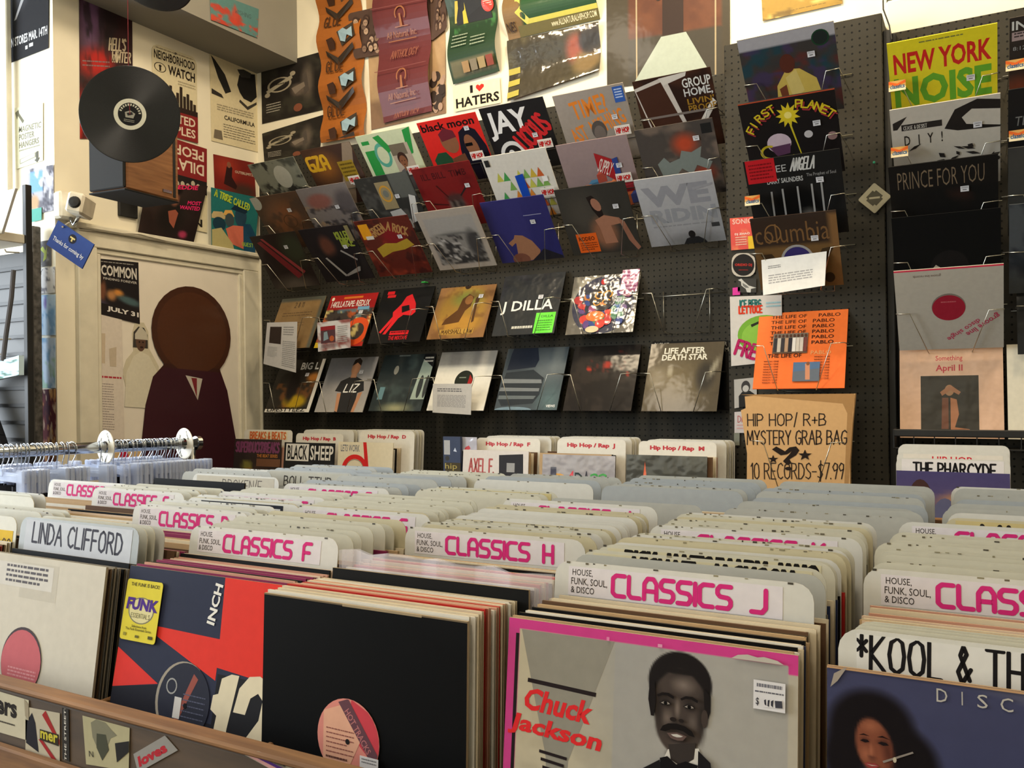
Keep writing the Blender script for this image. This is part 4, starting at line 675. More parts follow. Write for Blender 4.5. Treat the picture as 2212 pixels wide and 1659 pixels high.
# classics tags clipped to the right racks, hip hop tags on the black baskets
def tag(px, y, w, h, art, label, name, group, rx=0):
    p = onY(*px, y); o = slab(art, flat(w, h, 0, -h / 2), w, h, .0008, eps=.0003).build(name, M_CARD); o.location = p; o.rotation_euler = (rx, 0, 0); meta(o, label, 'tag', group); return o
hh = lambda: Art((222, 216, 208)).T('HIP HOP', .07, .2, .93, .8, (190, 36, 36), .06)
for px, w_ in (((766, 388), 'below the brown cover with yellow letters'), ((894, 367), 'below the pale green cover'), ((1031, 336), 'below the red cover with two hooded figures'), ((1178, 310), 'below the black cover with huge white capitals'), ((1345, 281), 'below the cover with orange comic lettering')):
    tag(px, 3.31, .068, .042, hh(), 'white card with red capitals clipped ' + w_, 'section_tag', 'hip hop cards on the black baskets', math.radians(40))
for px, w_ in (((1184, 415), 'below the cover of coloured triangles'), ((1348, 384), 'below the mauve cover of boxes')):
    tag(px, 3.31, .068, .042, hh(), 'white card with red capitals clipped ' + w_, 'section_tag', 'hip hop cards on the black baskets', math.radians(40))
cl = lambda: Art((196, 150, 84)).P([(0, 0), (.5, .3), (1, 0), (1, .3), (.5, .55), (0, .3)], (206, 96, 40)).P([(0, .62), (.3, .5), (.5, .7), (.8, .5), (1, .66), (1, 1), (0, 1)], (222, 206, 170)).T('classics', .08, .36, .94, .78, (44, 84, 120), .03)
for px, w_ in (((1625, 433), 'left of the cover with pale bars'), ((1938, 185), 'at the lower left of the yellow cover'), ((1943, 328), 'at the lower left of the brush-mark cover'), ((2193, 140), 'at the picture edge, upper one'), ((2200, 292), 'at the picture edge, lower one')):
    tag(px, 3.02 if px[0] < 1700 else 3.105, .052, .034, cl(), 'small orange and cream tag ' + w_, 'section_tag', 'orange tags on the wire racks')
# papers hung over racks
Yp = 3.322
sheet('information_sheet', [(578, 697), (643, 695), (640, 805), (570, 786)], ('Y', Yp), Art((184, 182, 182)).R(.12, .1, .5, .48, (52, 42, 38)).lines(.56, .1, .9, .3, 4, (130, 130, 130), 1).lines(.56, .4, .96, .95, 14, (140, 140, 140), 2).lines(.1, .56, .4, .8, 8, (160, 160, 160), 3), 'creased white printed sheet hanging over the brown paper sleeve', 'sheet', 'printed sheets on the racks')
sheet('information_sheet', [(686, 697), (757, 689), (758, 751), (688, 760)], ('Y', Yp), Art((188, 186, 188), 12).R(.1, .16, .55, .74, (76, 50, 56)).mott((120, 60, 56), 5, .5, .2, 3, .9).R(.1, .16, .55, .3, (130, 34, 40)).P([(.2, .36), (.3, .34), (.34, .6), (.18, .66)], (120, 140, 150)).E(.44, .6, .07, .1, (160, 80, 44)).lines(.1, .78, .6, .92, 3, (130, 130, 134), 1).lines(.62, .2, .92, .8, 9, (150, 150, 150), 4), 'white printed sheet with a small colour picture hanging by the comic cover', 'sheet', 'printed sheets on the racks')
sheet('information_sheet', [(936, 829), (1020, 829), (1018, 896), (935, 891)], ('Y', Yp), Art((190, 188, 186)).lines(.12, .16, .75, .3, 2, (90, 90, 96), 1).lines(.12, .38, .86, .8, 10, (150, 148, 150), 2), 'white printed sheet hanging over the plain white sleeve', 'sheet', 'printed sheets on the racks')
sheet('information_sheet', [(1645, 562), (1786, 543), (1782, 617), (1649, 638)], ('Y', 3.10), Art((232, 230, 226)).lines(.1, .2, .3, .3, 2, (120, 120, 120), 1).lines(.1, .46, .8, .74, 4, (170, 168, 168), 2), 'white printed sheet with few lines hung over the brown disc sleeve', 'sheet', 'printed sheets on the racks')
# grab bag
gb = Art((196, 156, 108)).S('HIP HOP/ R+B', .06, .2, .76, .32, (52, 42, 36), .1, gap=.2).S('MYSTERY GRAB BAG', .05, .37, .94, .51, (52, 42, 36), .09, gap=.2).S('10 RECORDS-$7.99', .08, .7, .92, .86, (52, 42, 36), .07, gap=.2)
gb.P([(.28, .56), (.32, .53), (.4, .58), (.44, .54), (.5, .53), (.53, .57), (.5, .62), (.44, .66), (.46, .7), (.42, .72), (.38, .68), (.44, .61), (.46, .58), (.42, .61), (.36, .62)], (38, 30, 26)).E(.43, .755, .03, .018, (38, 30, 26))
def star(cx, cy, r): return [(cx + (r if i % 2 == 0 else r * .4) * math.cos(-1.57 + i * .628), cy + .9 * (r if i % 2 == 0 else r * .4) * math.sin(-1.57 + i * .628)) for i in range(10)]
gb.P(star(.29, .66, .05), (38, 30, 26)).P(star(.58, .62, .065), (38, 30, 26))
gb.items = [('P', [(0, 0), (.99, .0), (1, .02), (.985, .2), (.97, .9), (.955, 1), (.93, 1), (.94, .2), (.9, .1)], (160, 122, 78))] + gb.items
o = sheet('grab_bag', [(1604, 852), (1850, 850), (1843, 1062), (1611, 1062)], ('Y', 3.14), gb, 'brown paper grab bag of ten records with black marker lettering', 'paper bag', t=.03, mat=M_CARD, ol=[(.04, .02), (.3, .0), (.7, .012), (1, 0), (.985, .3), (.975, .7), (.985, 1), (.03, 1), (.045, .6), (0, .16), (.045, .14)])
rack('V', -.578, 3.12, -.36, 0, YWALL['p'], 'zinc wire holder around the brown grab bag', 'wire record racks on the pegboard')
# black wire ledge under the peach cover
r = empty('wire_ledge', (.3, 3.25, -.19)); meta(r, 'black wire ledge under the peach and cream covers on the right-hand board', 'ledge')
m = MB(); m.box((-.57, -.075, .005), (1.2, -.063, .03), ch=.003); m.build('front_bar', M_BWIRE, r)
m = MB(); m.tube([(-.57, -.07, -.035), (1.2, -.07, -.035)], .003); m.tube([(-.57, .1, -.035), (1.2, .1, -.035)], .003); m.build('bottom_rail', M_BWIRE, r)
for k in range(20):
    m = MB(); x = -.57 + k * .0625; m.tube([(x, -.07, .005), (x, -.07, -.035), (x, .108, -.035)], .0018); m.build('cross_wire', M_BWIRE, r)
m = MB(); m.box((-.572, -.075, -.037), (-.566, .108, .03), ch=.002); m.build('end_bracket', M_BWIRE, r)
# stickers and flyers left of the pier column
PF = 3.268
sheet('flyer', [(1577, 472), (1629, 468), (1632, 537), (1580, 541)], ('Y', PF), Art((196, 78, 72), 12).mott((214, 130, 90), 4, .5, .3, 3).R(.72, .6, 1, 1, (204, 170, 50)).T('SONIC', .1, .04, .92, .2, (206, 170, 160), .02).T('DJ ZHAO', .18, .48, .8, .56, (226, 214, 206), .02).lines(.2, .6, .66, .9, 4, (210, 170, 150), 2), 'small red and orange flyer left of the brown disc sleeve', 'flyer')
sheet('round_sticker', [(1581, 547), (1632, 547), (1632, 598), (1581, 598)], ('Y', PF), Art((176, 170, 160)).E(.5, .5, .46, .46, (34, 32, 32), 28).T('ORIDIO DJ', .14, .44, .86, .58, (170, 44, 38), .03).lines(.3, .7, .7, .76, 1, (150, 40, 36), 1), 'round black sticker with red lettering beside the brown disc sleeve', 'sticker', round_=.03)
pg = Art((60, 60, 58)).P([(.02, .1), (.2, .0), (.32, .18), (.6, .5), (1, .66), (.72, .74), (.7, 1), (.5, .98), (.44, .74), (.2, .5), (.18, .22)], (186, 186, 182)).P([(.26, .3), (.5, .5), (.62, .66), (.42, .66), (.28, .5)], (112, 112, 110))
sheet('bird_sticker', [(1594, 602), (1634, 602), (1634, 632), (1594, 632)], ('Y', PF), pg, 'grey pigeon cut-out sticker under the round sticker', 'sticker')
sheet('note', [(1583, 622), (1599, 620), (1599, 637), (1583, 638)], ('Y', PF), Art((206, 60, 150)), 'tiny pink note beside the pigeon sticker', 'note')
ice = Art((196, 192, 188), 10).E(.66, .57, .52, .28, (110, 160, 56), 30).E(.6, .6, .38, .22, (130, 178, 70), 24).P([(.4, .42), (.55, .38), (.7, .42), (.68, .45), (.54, .42), (.42, .46)], (40, 44, 34)).P([(.72, .6), (.86, .58), (.9, .66), (.78, .7)], (110, 50, 46)).S('ICE BERG', .2, .06, .6, .16, (40, 104, 100), .2).S('LETTUCE', .18, .15, .62, .25, (206, 60, 36), .24).S('FRESH', .1, .72, .8, .92, (170, 34, 90), .22, rot=-20).lines(.7, .1, .98, .2, 2, (150, 190, 200), 2)
sheet('poster', [(1577, 641), (1689, 637), (1690, 780), (1580, 791)], ('Y', PF), ice, 'hand-drawn white poster of a green round face behind the orange cover', 'poster')
sheet('photo_print', [(1586, 820), (1634, 815), (1636, 874), (1587, 882)], ('Y', PF), Art((170, 168, 164), 10).P([(.2, 1), (.2, .6), (.36, .46), (.7, .46), (.9, .6), (1, 1)], (40, 40, 40)).E(.52, .3, .2, .22, (60, 58, 58)).E(.52, .36, .14, .12, (180, 178, 174)), 'small black and white portrait print left of the grab bag', 'print')
sheet('sticker', [(1587, 890), (1612, 888), (1612, 935), (1587, 935)], ('Y', PF), Art((190, 184, 184)).S('DR', .3, .2, .9, .5, (170, 60, 60), .1).lines(.2, .6, .9, .9, 2, (200, 160, 160), 1), 'small pale sticker above the grey tape left of the grab bag', 'sticker')
sheet('tape_strip', [(1586, 935), (1598, 935), (1598, 962), (1586, 962)], ('Y', PF), Art((120, 122, 110)), 'short strip of grey tape left of the grab bag', 'tape')
# diamond tag hanging on the pier
dm = empty('hanging_coaster', onY(1889, 428, 3.255)); meta(dm, 'pale diamond-shaped coaster hanging from a thread beside the black post', 'coaster')
a_ = Art((150, 146, 126), 12).mott((120, 118, 102), 6, .5, .2, 3, .7).P([(.3, .2), (.7, .2), (.7, .3), (.8, .3), (.8, .7), (.7, .7), (.7, .8), (.3, .8), (.3, .7), (.2, .7), (.2, .3), (.3, .3)], (74, 72, 62)).P([(.3, .62), (.62, .3), (.68, .36), (.36, .68)], (150, 146, 126))
c_ = slab(a_, flat(.078, .078, 0, -.039), .078, .078, .005, outline=rrect(.078, .078, .006)).build('coaster_board', M_CARD, dm, rot=(0, math.radians(45), 0))
m = MB(); m.tube([(0, .003, .055), (0, .008, .125)], .0006, 4); m.build('thread', M_BWIRE, dm)
m = MB(); m.lathe([(0, -.004), (.004, -.003), (.005, 0), (.003, .005), (0, .006)], 8, (60, 150, 120), Matrix.Translation((0, .004, .127))); m.build('pin', M_CARD, dm)
m = MB(); m.box((0, 0, 0), (.022, .03, .006), (60, 170, 80), .001); o = m.build('green_clip', M_CARD, None, onY(910, 611, 3.47)); meta(o, 'bright green clip on the board above the red and black cover', 'clip')
# ================================================================ posters on the white board above the racks
YW = YB - .001
def crew(n=1):
    a = Art((32, 28, 26), 24).mott((56, 54, 44), 5, .52, .2, 140 + n, .7).ell(.75, .45, .12, .4, (92, 82, 72), .6).ell(.6, .55, .14, .14, (96, 84, 74), .5)
    a.ring(.3, .38, .2, .13, .18, (150, 140, 120), 22).P([(.08, .44), (.5, .26), (.52, .32), (.1, .5)], (150, 142, 122)).E(.52, .24, .045, .04, (150, 140, 120)).E(.1, .52, .045, .04, (150, 140, 120)).lines(.14, .36, .46, .4, 1, (50, 44, 38), n)
    a.lines(.08, .68, .32, .86, 4, (164, 158, 146), n, .35).P([(.68, .3), (.74, .28), (.78, .6), (.7, .66)], (76, 68, 62)).P([(.5, .5), (.7, .44), (.72, .52), (.56, .62)], (120, 108, 96)).E(.6, .86, .07, .07, (120, 70, 50)); return a
sheet('poster', [(565, 148), (698, 111), (700, 237), (567, 268)], ('Y', YW), crew(1), 'black poster with an oval chain emblem, upper of two in the corner', 'poster', 'black emblem posters', M_POSTER)
sheet('poster', [(567, 289), (700, 248), (690, 338), (572, 352)], ('Y', YW), crew(2), 'black poster with an oval chain emblem, lower of two in the corner', 'poster', 'black emblem posters', M_POSTER)
glue = Art((156, 92, 38), 14).mott((140, 80, 32), 4, .5, .3, 3, .6)
for k in range(4):
    y = .02 + k * .285 - .1
    glue.S('GLUE', .16, y + .0, .55, y + .07, (70, 44, 26), .12).P([(.5, y + .12), (.84, y + .07), (.92, y + .16), (.58, y + .21)], (58, 50, 42)).P([(.54, y + .12), (.64, y + .1), (.74, y + .12), (.84, y + .1), (.86, y + .17), (.74, y + .15), (.68, y + .19), (.58, y + .18)], (140, 166, 180)).P([(.26, y + .16), (.4, y + .15), (.46, y + .18), (.42, y + .22), (.28, y + .22)], (60, 36, 22)).P([(.2, y + .22), (.44, y + .27), (.84, y + .2), (.84, y + .23), (.46, y + .32), (.2, y + .25)], (50, 40, 32))
sheet('poster_strip', [(688, -25), (780, -45), (796, 296), (702, 312)], ('Y', YW), glue, 'long orange wavy poster strip repeating a dark bottle motif', 'poster', None, M_POSTER, wave=(.034, 3.3, .1))
rr = random.Random(8)
def heads(bg, n, seed):
    a = Art(bg, 10); q = random.Random(seed)
    for k in range(n):
        x, y = q.uniform(.1, .9), q.uniform(.08, .92); c = q.choice([(150, 124, 104), (120, 96, 80), (168, 142, 120), (104, 84, 72)])
        a.E(x, y - .02, .1, .085, (62, 46, 40), 12).E(x, y + .015, .075, .07, c, 12).E(x - .02, y + .01, .012, .01, (50, 36, 32), 6).E(x + .03, y + .01, .012, .01, (50, 36, 32), 6)
    return a
wood = Art((170, 140, 104), 24).mott((150, 120, 88), 10, .5, .2, 5, .7)
for k in range(1, 5): wood.R(k * .2 - .003, 0, k * .2 + .003, 1, (120, 92, 66))
wood.rect(.0, .8, 1, 1, (110, 84, 66), .7)
for k in range(14): wood.E(.84 + rr.uniform(0, .14), .7 + rr.uniform(0, .26), .045, .035, (52, 40, 34), 12).E(.84 + rr.uniform(0, .14), .7 + rr.uniform(0, .26), .03, .028, (160, 132, 112), 12)
sheet('poster', [(790, -40), (961, -62), (964, 245), (803, 281)], ('Y', YW), wood, 'plank-patterned poster with small faces behind the maroon strip', 'poster', None, M_POSTER)
sheet('cut_out', [(752, 30), (822, 14), (824, 118), (766, 128)], ('Y', YW - .012), heads((78, 60, 52), 15, 2), 'sepia cut-out cluster of faces left of the maroon strip', 'cut-out', 'sepia face cut-outs', round_=.02)
sheet('cut_out', [(921, -30), (962, -40), (966, 62), (932, 90)], ('Y', YW - .012), heads((78, 60, 52), 12, 5), 'sepia cut-out cluster of faces right of the maroon strip', 'cut-out', 'sepia face cut-outs', round_=.015)
mar = Art((96, 44, 46), 10).mott((84, 38, 42), 3, .5, .3, 3, .6)
for k in range(3):
    y = -.22 + k * .4; g = (150, 96, 64)
    mar.ring(.52, y + .17, .1, .05, .2, g, 16, 150, 400).P([(.5, y + .17), (.53, y + .17), (.54, y + .25), (.49, y + .25)], g).R(.4, y + .245, .64, y + .25, g).T('All Natural, Inc.', .22, y + .27, .78, y + .315, g, 0, .15).R(.24, y + .325, .76, y + .33, g).S('ANTHOLOGY', .28, y + .39, .78, y + .44, (140, 84, 66), .1, sh=.2).R(0, y + .115, 1, y + .12, (116, 66, 66))
sheet('poster_strip', [(806, -70), (930, -92), (934, 240), (830, 266)], ('Y', YW - .012), mar, 'maroon wavy poster strip with gold tree emblem and script', 'poster', None, M_POSTER, wave=(.034, 2.2, .55))
jay = Art((44, 62, 40), 34).mott((96, 112, 76), 6, .5, .2, 7, .8, (0, 0, 1, .4)).rect(0, .42, 1, .85, (34, 58, 38)).mott((60, 112, 62), 10, .5, .15, 8, .9, (.1, .38, .95, .5)).rect(.05, .82, .95, .96, (96, 92, 66)).P([(.16, .42), (.2, .2), (.4, .12), (.66, .12), (.86, .24), (.9, .42)], (34, 34, 36)).P([(.3, .42), (.34, .2), (.38, .18), (.4, .42)], (196, 176, 60)).P([(.12, .4), (.2, .2), (.26, .2), (.2, .4)], (186, 168, 70)).E(.52, .09, .09, .075, (86, 56, 42)).P([(.4, .1), (.42, .01), (.52, -.0), (.63, .01), (.64, .1), (.52, .045)], (36, 32, 32)).E(.84, .28, .12, .075, (196, 60, 46)).lines(.76, .25, .92, .31, 3, (226, 190, 180), 1).lines(.1, .54, .42, .7, 4, (150, 160, 140), 2, .3).lines(.5, .6, .8, .72, 3, (150, 160, 140), 3, .3)
for k, c in enumerate([(150, 120, 80), (120, 110, 90), (150, 130, 90), (130, 60, 44)]): jay.R(.3 + k * .17, .84, .44 + k * .17, .94, c)
sheet('poster_strip', [(966, -30), (1072, -50), (1082, 155), (982, 184)], ('Y', YW), jay, 'wavy green poster of a figure in a dark jacket with a red disc', 'poster', None, M_POSTER, wave=(.045, 1.4, .2))
sheet('sticker', [(980, 186), (1080, 168), (1083, 222), (983, 242)], ('Y', YW - .004), Art((226, 214, 178)).T('I', .36, .1, .42, .4, (26, 22, 20), .02).P([(.56, .4), (.49, .24), (.49, .15), (.53, .11), (.57, .17), (.61, .11), (.66, .15), (.66, .24)], (206, 44, 36)).T('HATERS', .04, .52, .97, .9, (26, 22, 20), .03), 'white sticker with black capitals and a red heart', 'sticker')
sign = Art((44, 74, 44), 10).grad((50, 92, 56), (34, 60, 36), 90).rect(0, 0, .14, 1, (120, 94, 60)).R(.14, .86, 1, 1, (92, 84, 44)).P([(.14, .0), (.2, .0), (.2, .66), (.28, .8), (1, .8), (1, .86), (.24, .86), (.14, .7)], (190, 182, 86)).P([(.3, .34), (.74, .3), (.74, .18), (.86, .36), (.74, .52), (.74, .44), (.3, .48)], (186, 178, 84)).T('www.ALLNATURALHIPHOP.COM', .5, .88, .98, .96, (214, 206, 170), .01).T('NES', .02, .8, .12, .92, (50, 34, 24), .01)
sheet('poster', [(1090, -60), (1290, -105), (1297, 42), (1100, 88)], ('Y', YW), sign, 'curling green road-sign poster with a yellow arrow', 'poster', None, M_POSTER, wave=(.05, 1.2, .5))
gold = Art((52, 46, 32), 34).mott((84, 76, 48), 5, .5, .2, 5, .6).ell(.75, .4, .14, .35, (140, 70, 52), .5).ell(.86, .7, .18, .3, (112, 92, 60), .4).ell(.9, .3, .14, .3, (40, 34, 34), .3).R(.0, .46, .13, .56, (170, 158, 70)).R(.0, .66, .13, .76, (170, 158, 70)).R(.0, .86, .13, .96, (170, 158, 70))
sheet('poster', [(1100, 92), (1297, 50), (1299, 154), (1101, 222)], ('Y', YW), gold, 'glossy dark and gold poster of a profile under the road-sign poster', 'poster', None, M_BAG, wave=(.02, 1.0, .2), tess=28)
# brown door poster (the costumed figure on it is left out)
dr = Art((64, 42, 30), 40).rect(0, 0, .2, 1, (56, 50, 38)).rect(.93, 0, 1, 1, (56, 50, 38)).rect(.2, 0, .93, .62, (78, 44, 30)).mott((100, 60, 38), 6, .5, .25, 9, .6, (.2, 0, .93, .62)).rect(.2, .62, .93, 1, (54, 50, 42)).P([(.47, 0), (.64, 0), (.64, .62), (.47, .62)], (40, 26, 22)).R(.25, .0, .262, 1, (150, 136, 108)).R(.885, .0, .897, 1, (150, 136, 108)).P([(.46, .63), (.66, .62), (.84, .96), (.22, 1)], (150, 160, 150)).R(.26, .2, .46, .22, (60, 34, 26)).R(.66, .2, .86, .22, (60, 34, 26)).E(.44, .28, .03, .05, (34, 28, 26)).E(.69, .24, .03, .05, (34, 28, 26))
sheet('poster', [(1310, -60), (1577, -115), (1577, 158), (1312, 192)], ('Y', YW), dr, 'large dark poster of wooden doors with light spilling on the floor', 'poster', None, M_POSTER)
sheet('poster', [(1644, -30), (1816, -60), (1820, 8), (1648, 46)], ('Y', YW - .004), Art((150, 120, 50), 20).mott((206, 184, 110), 4, .5, .2, 3, .9).mott((90, 70, 30), 6, .6, .1, 4, .8).lines(.2, .86, .8, .9, 1, (110, 86, 40), 2), 'gold poster at the top edge above the narrow board', 'poster', None, M_POSTER)
sheet('poster', [(1914, -60), (2140, -90), (2144, -10), (1916, 26)], ('Y', YW), Art((58, 62, 44), 16).mott((44, 48, 34), 5, .5, .2, 3).ring(.12, .9, .06, .1, .4, (150, 140, 100), 14, 0, 300).E(.6, .95, .25, .06, (110, 60, 50)), 'dark green poster at the top edge above the right-hand board', 'poster', None, M_POSTER)
# cream curved fixture above the right board
m = MB(); P = [(-.32, 1.24), (-.3, 1.215), (-.2, 1.21), (.5, 1.225), (1.6, 1.25), (1.6, 1.33), (-.32, 1.33)]
o = struct('trim_4', bx((-.294, 3.40, 1.262), (XR, YB, 1.40), .01), M_WALL)
m = MB(); a = onY(1908, 20, 3.25); m.tube([a + Vector((0, 0, .12)), a, onY(1921, 55, 3.25), onY(1926, 84, 3.24), onY(1915, 110, 3.25)], .0025); o = m.build('cable', M_BWIRE); meta(o, 'black cable looping down over the top of the black post', 'cable')
# ================================================================ the door wall
XW = XL + .001
hell = Art((44, 26, 30), 36).ell(.2, .3, .3, .3, (104, 74, 110), .7).ell(.3, .55, .45, .12, (170, 30, 26), .6).ell(.1, .9, .5, .25, (176, 34, 26), .6).ell(.75, .3, .3, .3, (50, 24, 28), .6).ell(.8, .05, .3, .12, (120, 50, 36), .8).mott((30, 22, 28), 7, .55, .12, 4, .7).lines(.05, .54, .55, .59, 2, (120, 100, 100), 2, .3).S("HELL'S", .55, .4, .86, .47, (190, 176, 150), .14, sh=.1).S('WINTER', .6, .48, .96, .54, (190, 176, 150), .14, sh=.1).T('CE', .05, .66, .24, .71, (50, 16, 18), .03)
sheet('poster', [(170, -70), (284, -55), (287, 300), (172, 300)], ('X', XW), hell, 'tall red and purple poster with scratchy pale lettering behind the hanging record', 'poster', None, M_POSTER)
nw = Art((206, 196, 164), 10).ring(.17, .25, .13, .055, .14, (40, 34, 28), 22).E(.17, .235, .03, .015, (40, 34, 28)).R(.15, .25, .19, .29, (40, 34, 28)).T('NEIGHBORHOOD', .04, .06, .95, .16, (34, 28, 24), .02).T('WATCH', .34, .19, .95, .3, (34, 28, 24), .03)
for k in range(12):
    x = .05 + k * .077; hgt = [.1, .06, .16, .12, .2, .1, .14, .22, .12, .16, .1, .06][k]; nw.R(x, .62 - hgt, x + .062, .68, (44, 34, 28))
nw.R(0, .64, 1, .7, (40, 28, 26)).R(0, .7, 1, 1, (122, 32, 34)).T('DILATED', .06, .73, .94, .83, (206, 190, 170), .02).T('PEOPLES', .06, .86, .94, .96, (206, 190, 170), .02).E(.5, .035, .03, .012, (40, 34, 28)).lines(.08, .03, .9, .05, 1, (150, 140, 120), 3).lines(.55, .34, .95, .4, 2, (130, 120, 100), 3, .2)
sheet('sign', [(327, 92), (424, 126), (426, 310), (330, 284)], ('X', XW), nw, 'cream tin sign with black city skyline and red lower band', 'sign', None, M_POSTER, round_=.04)
up = Art((30, 26, 26), 8).R(0, 0, 1, .4, (122, 32, 34)).T('PEOPLES', .04, .05, .94, .17, (206, 190, 170), .02, rot=180).T('DILATED', .04, .21, .94, .34, (206, 190, 170), .02, rot=180)
q = random.Random(5)
for k in range(8): up.E(.12 + k * .1, .48 + q.uniform(-.02, .03), .04, .035, (170, 160, 140), 9)
up.R(0, .56, 1, 1, (206, 196, 164)).T('IN', .66, .86, .9, .95, (34, 28, 24), .03).ring(.75, .72, .15, .06, .15, (90, 40, 36), 18)
sheet('sign', [(330, 285), (446, 322), (446, 503), (334, 480)], ('X', XW), up, 'red and black tin sign hung upside down behind the speaker', 'sign', None, M_POSTER, round_=.04)
edd = Art((40, 30, 28), 36).grad((56, 44, 40), (30, 22, 22), 40).ell(.5, .6, .3, .4, (30, 26, 24), .5).ell(.5, .28, .08, .14, (120, 74, 56), .35).P([(.42, .5), (.54, .46), (.6, .52), (.58, .8), (.48, .7)], (140, 78, 60)).ell(.5, .12, .11, .08, (24, 18, 18), .4).T('MOST', .72, .28, .96, .35, (206, 40, 100), .03).T('WANTED', .6, .37, .96, .44, (206, 40, 100), .03).T('EDDIE', .5, .0, .84, .08, (214, 40, 96), .03).ell(.76, .88, .1, .08, (150, 50, 80), .5)
sheet('record_sleeve', [(316, 398), (447, 402), (416, 527), (297, 503)], ('X', XW + .02), edd, 'dark LP cover of a seated figure with pink capitals leaning on the door casing', 'record', None, M_GLOSS, t=.004)
calif = Art((206, 194, 160), 20).mott((196, 184, 150), 3, .5, .3, 3, .5).P([(.02, .02), (.1, .06), (.3, .2), (.42, .38), (.3, .42), (.16, .26)], (40, 38, 36)).P([(.55, .28), (.6, .16), (.72, .12), (.95, .1), (.97, .36), (.84, .44), (.68, .42), (.6, .36)], (34, 32, 30)).P([(.56, .1), (.7, .08), (.86, .1), (.84, .16), (.64, .18)], (60, 58, 54)).P([(.6, .44), (.76, .5), (.96, .42), (.96, .45), (.76, .54), (.58, .47)], (60, 56, 50)).P([(.02, .4), (.22, .44), (.26, .48), (.02, .46)], (50, 46, 42)).lines(.12, .56, .88, .64, 3, (150, 140, 116), 2, .5).T('CALIFORMULA', .26, .67, .9, .72, (40, 34, 30), .02).lines(.24, .77, .9, .94, 6, (120, 112, 94), 4, .3).P([(.06, .86), (.2, .86), (.22, .96), (.04, .96)], (110, 100, 84))
sheet('poster', [(452, 114), (554, 144), (561, 330), (456, 304)], ('X', XW), calif, 'cream poster of a figure in a cap seen in profile', 'poster', None, M_MATTE)
sheet('poster', [(460, 333), (548, 352), (552, 425), (463, 408)], ('X', XW), Art((112, 32, 26), 24).ell(.3, .3, .4, .5, (150, 50, 36), .8).ell(.7, .9, .5, .3, (66, 44, 36), .7).P([(.22, .8), (.3, .3), (.36, .16), (.44, .3), (.42, .56), (.54, .8), (.5, .9)], (44, 22, 22)).E(.36, .22, .05, .09, (130, 80, 60)).T('OUTERLIMITZ', .5, .34, .96, .42, (190, 170, 150), .02), 'red poster of a woman in a dark dress above the teal cover', 'poster', None, M_POSTER)
tri_ = Art((36, 104, 104), 20).P([(.0, .46), (.04, .4), (.22, .38), (.3, .46), (.28, .5), (.0, .52)], (180, 160, 116)).E(.16, .6, .14, .12, (30, 56, 70)).P([(.24, .42), (.28, .34), (.42, .32), (.48, .42), (.44, .46)], (206, 160, 84)).E(.38, .5, .1, .12, (60, 72, 76)).E(.62, .4, .13, .18, (40, 66, 84)).P([(.4, .3), (.5, .2), (.68, .18), (.76, .3), (.7, .34)], (26, 44, 60)).P([(.3, .66), (.46, .58), (.7, .56), (.72, .96), (.4, .9)], (196, 104, 84)).P([(.0, .72), (.2, .66), (.46, .9), (.5, 1), (0, 1)], (170, 160, 110)).P([(.68, .52), (.84, .5), (1, .7), (1, 1), (.72, 1)], (32, 70, 96)).S('A TRIBE CALLED', .06, .09, .8, .2, (170, 190, 60), .2, rot=-10).S('QUEST', .68, .84, .94, .9, (140, 180, 60), .2)
sheet('record_sleeve', [(455, 405), (558, 428), (549, 548), (456, 531)], ('X', XW + .03), tri_, 'teal LP cover of three people in hats leaning in the corner', 'record', None, M_GLOSS, t=.004)
sheet('poster', [(452, -20), (558, 20), (555, 82), (455, 43)], ('X', -3.268), Art((80, 122, 122), 24).mott((176, 58, 44), 4, .5, .15, 15, .95, (0, .35, 1, 1)).ell(.5, .5, .06, .4, (176, 70, 56), .4).mott((196, 60, 40), 6, .5, .12, 16, .9, (0, .7, 1, 1)).S('WISHING', .5, .3, .84, .44, (60, 70, 74), .1), 'teal and red poster taped to the face of the soffit', 'poster', None, M_POSTER)
# posters on the door (cartoon figures and the bear are left out: plain stand-ins of the same colours)
XD = XL + .0085
com = Art((30, 26, 28), 34).ell(.25, .55, .12, .28, (110, 70, 50), .4).ell(.58, .56, .14, .08, (196, 130, 60), .6).ell(.8, .66, .3, .08, (70, 92, 96), .5, 8).ell(.45, .62, .12, .12, (170, 120, 74), .6).ell(.22, .85, .24, .16, (60, 54, 72), .5).ell(.2, .38, .13, .1, (40, 28, 26), .4).T('COMMON', .26, .1, .96, .29, (196, 192, 184), .03).T('FINDING FOREVER', .3, .32, .96, .36, (190, 186, 178), .01).lines(.26, .04, .9, .07, 1, (150, 146, 140), 1).R(.0, .79, 1, 1, (32, 28, 28)).T('JULY 31', .36, .82, .98, .92, (216, 212, 206), .04)
sheet('poster', [(187, 556), (298, 567), (301, 700), (188, 672)], ('X', XD), com, 'dark poster with outlined white capitals at the upper left of the door', 'poster', None, M_POSTER)
pc = Art((206, 196, 184), 4).lines(.05, .5, .95, .53, 1, (170, 60, 70), 2, .5).lines(.22, .56, .72, .96, 20, (150, 140, 134), 5, .35).P([(.24, .16), (.5, .16), (.48, .4), (.3, .4)], (188, 172, 150)).P([(.6, .28), (.82, .26), (.8, .42), (.62, .42)], (184, 170, 150))
sheet('printed_list', [(188, 674), (262, 680), (268, 950), (190, 945)], ('X', XD), pc, 'long cream paper with a red heading and list of lines on the door', 'paper')
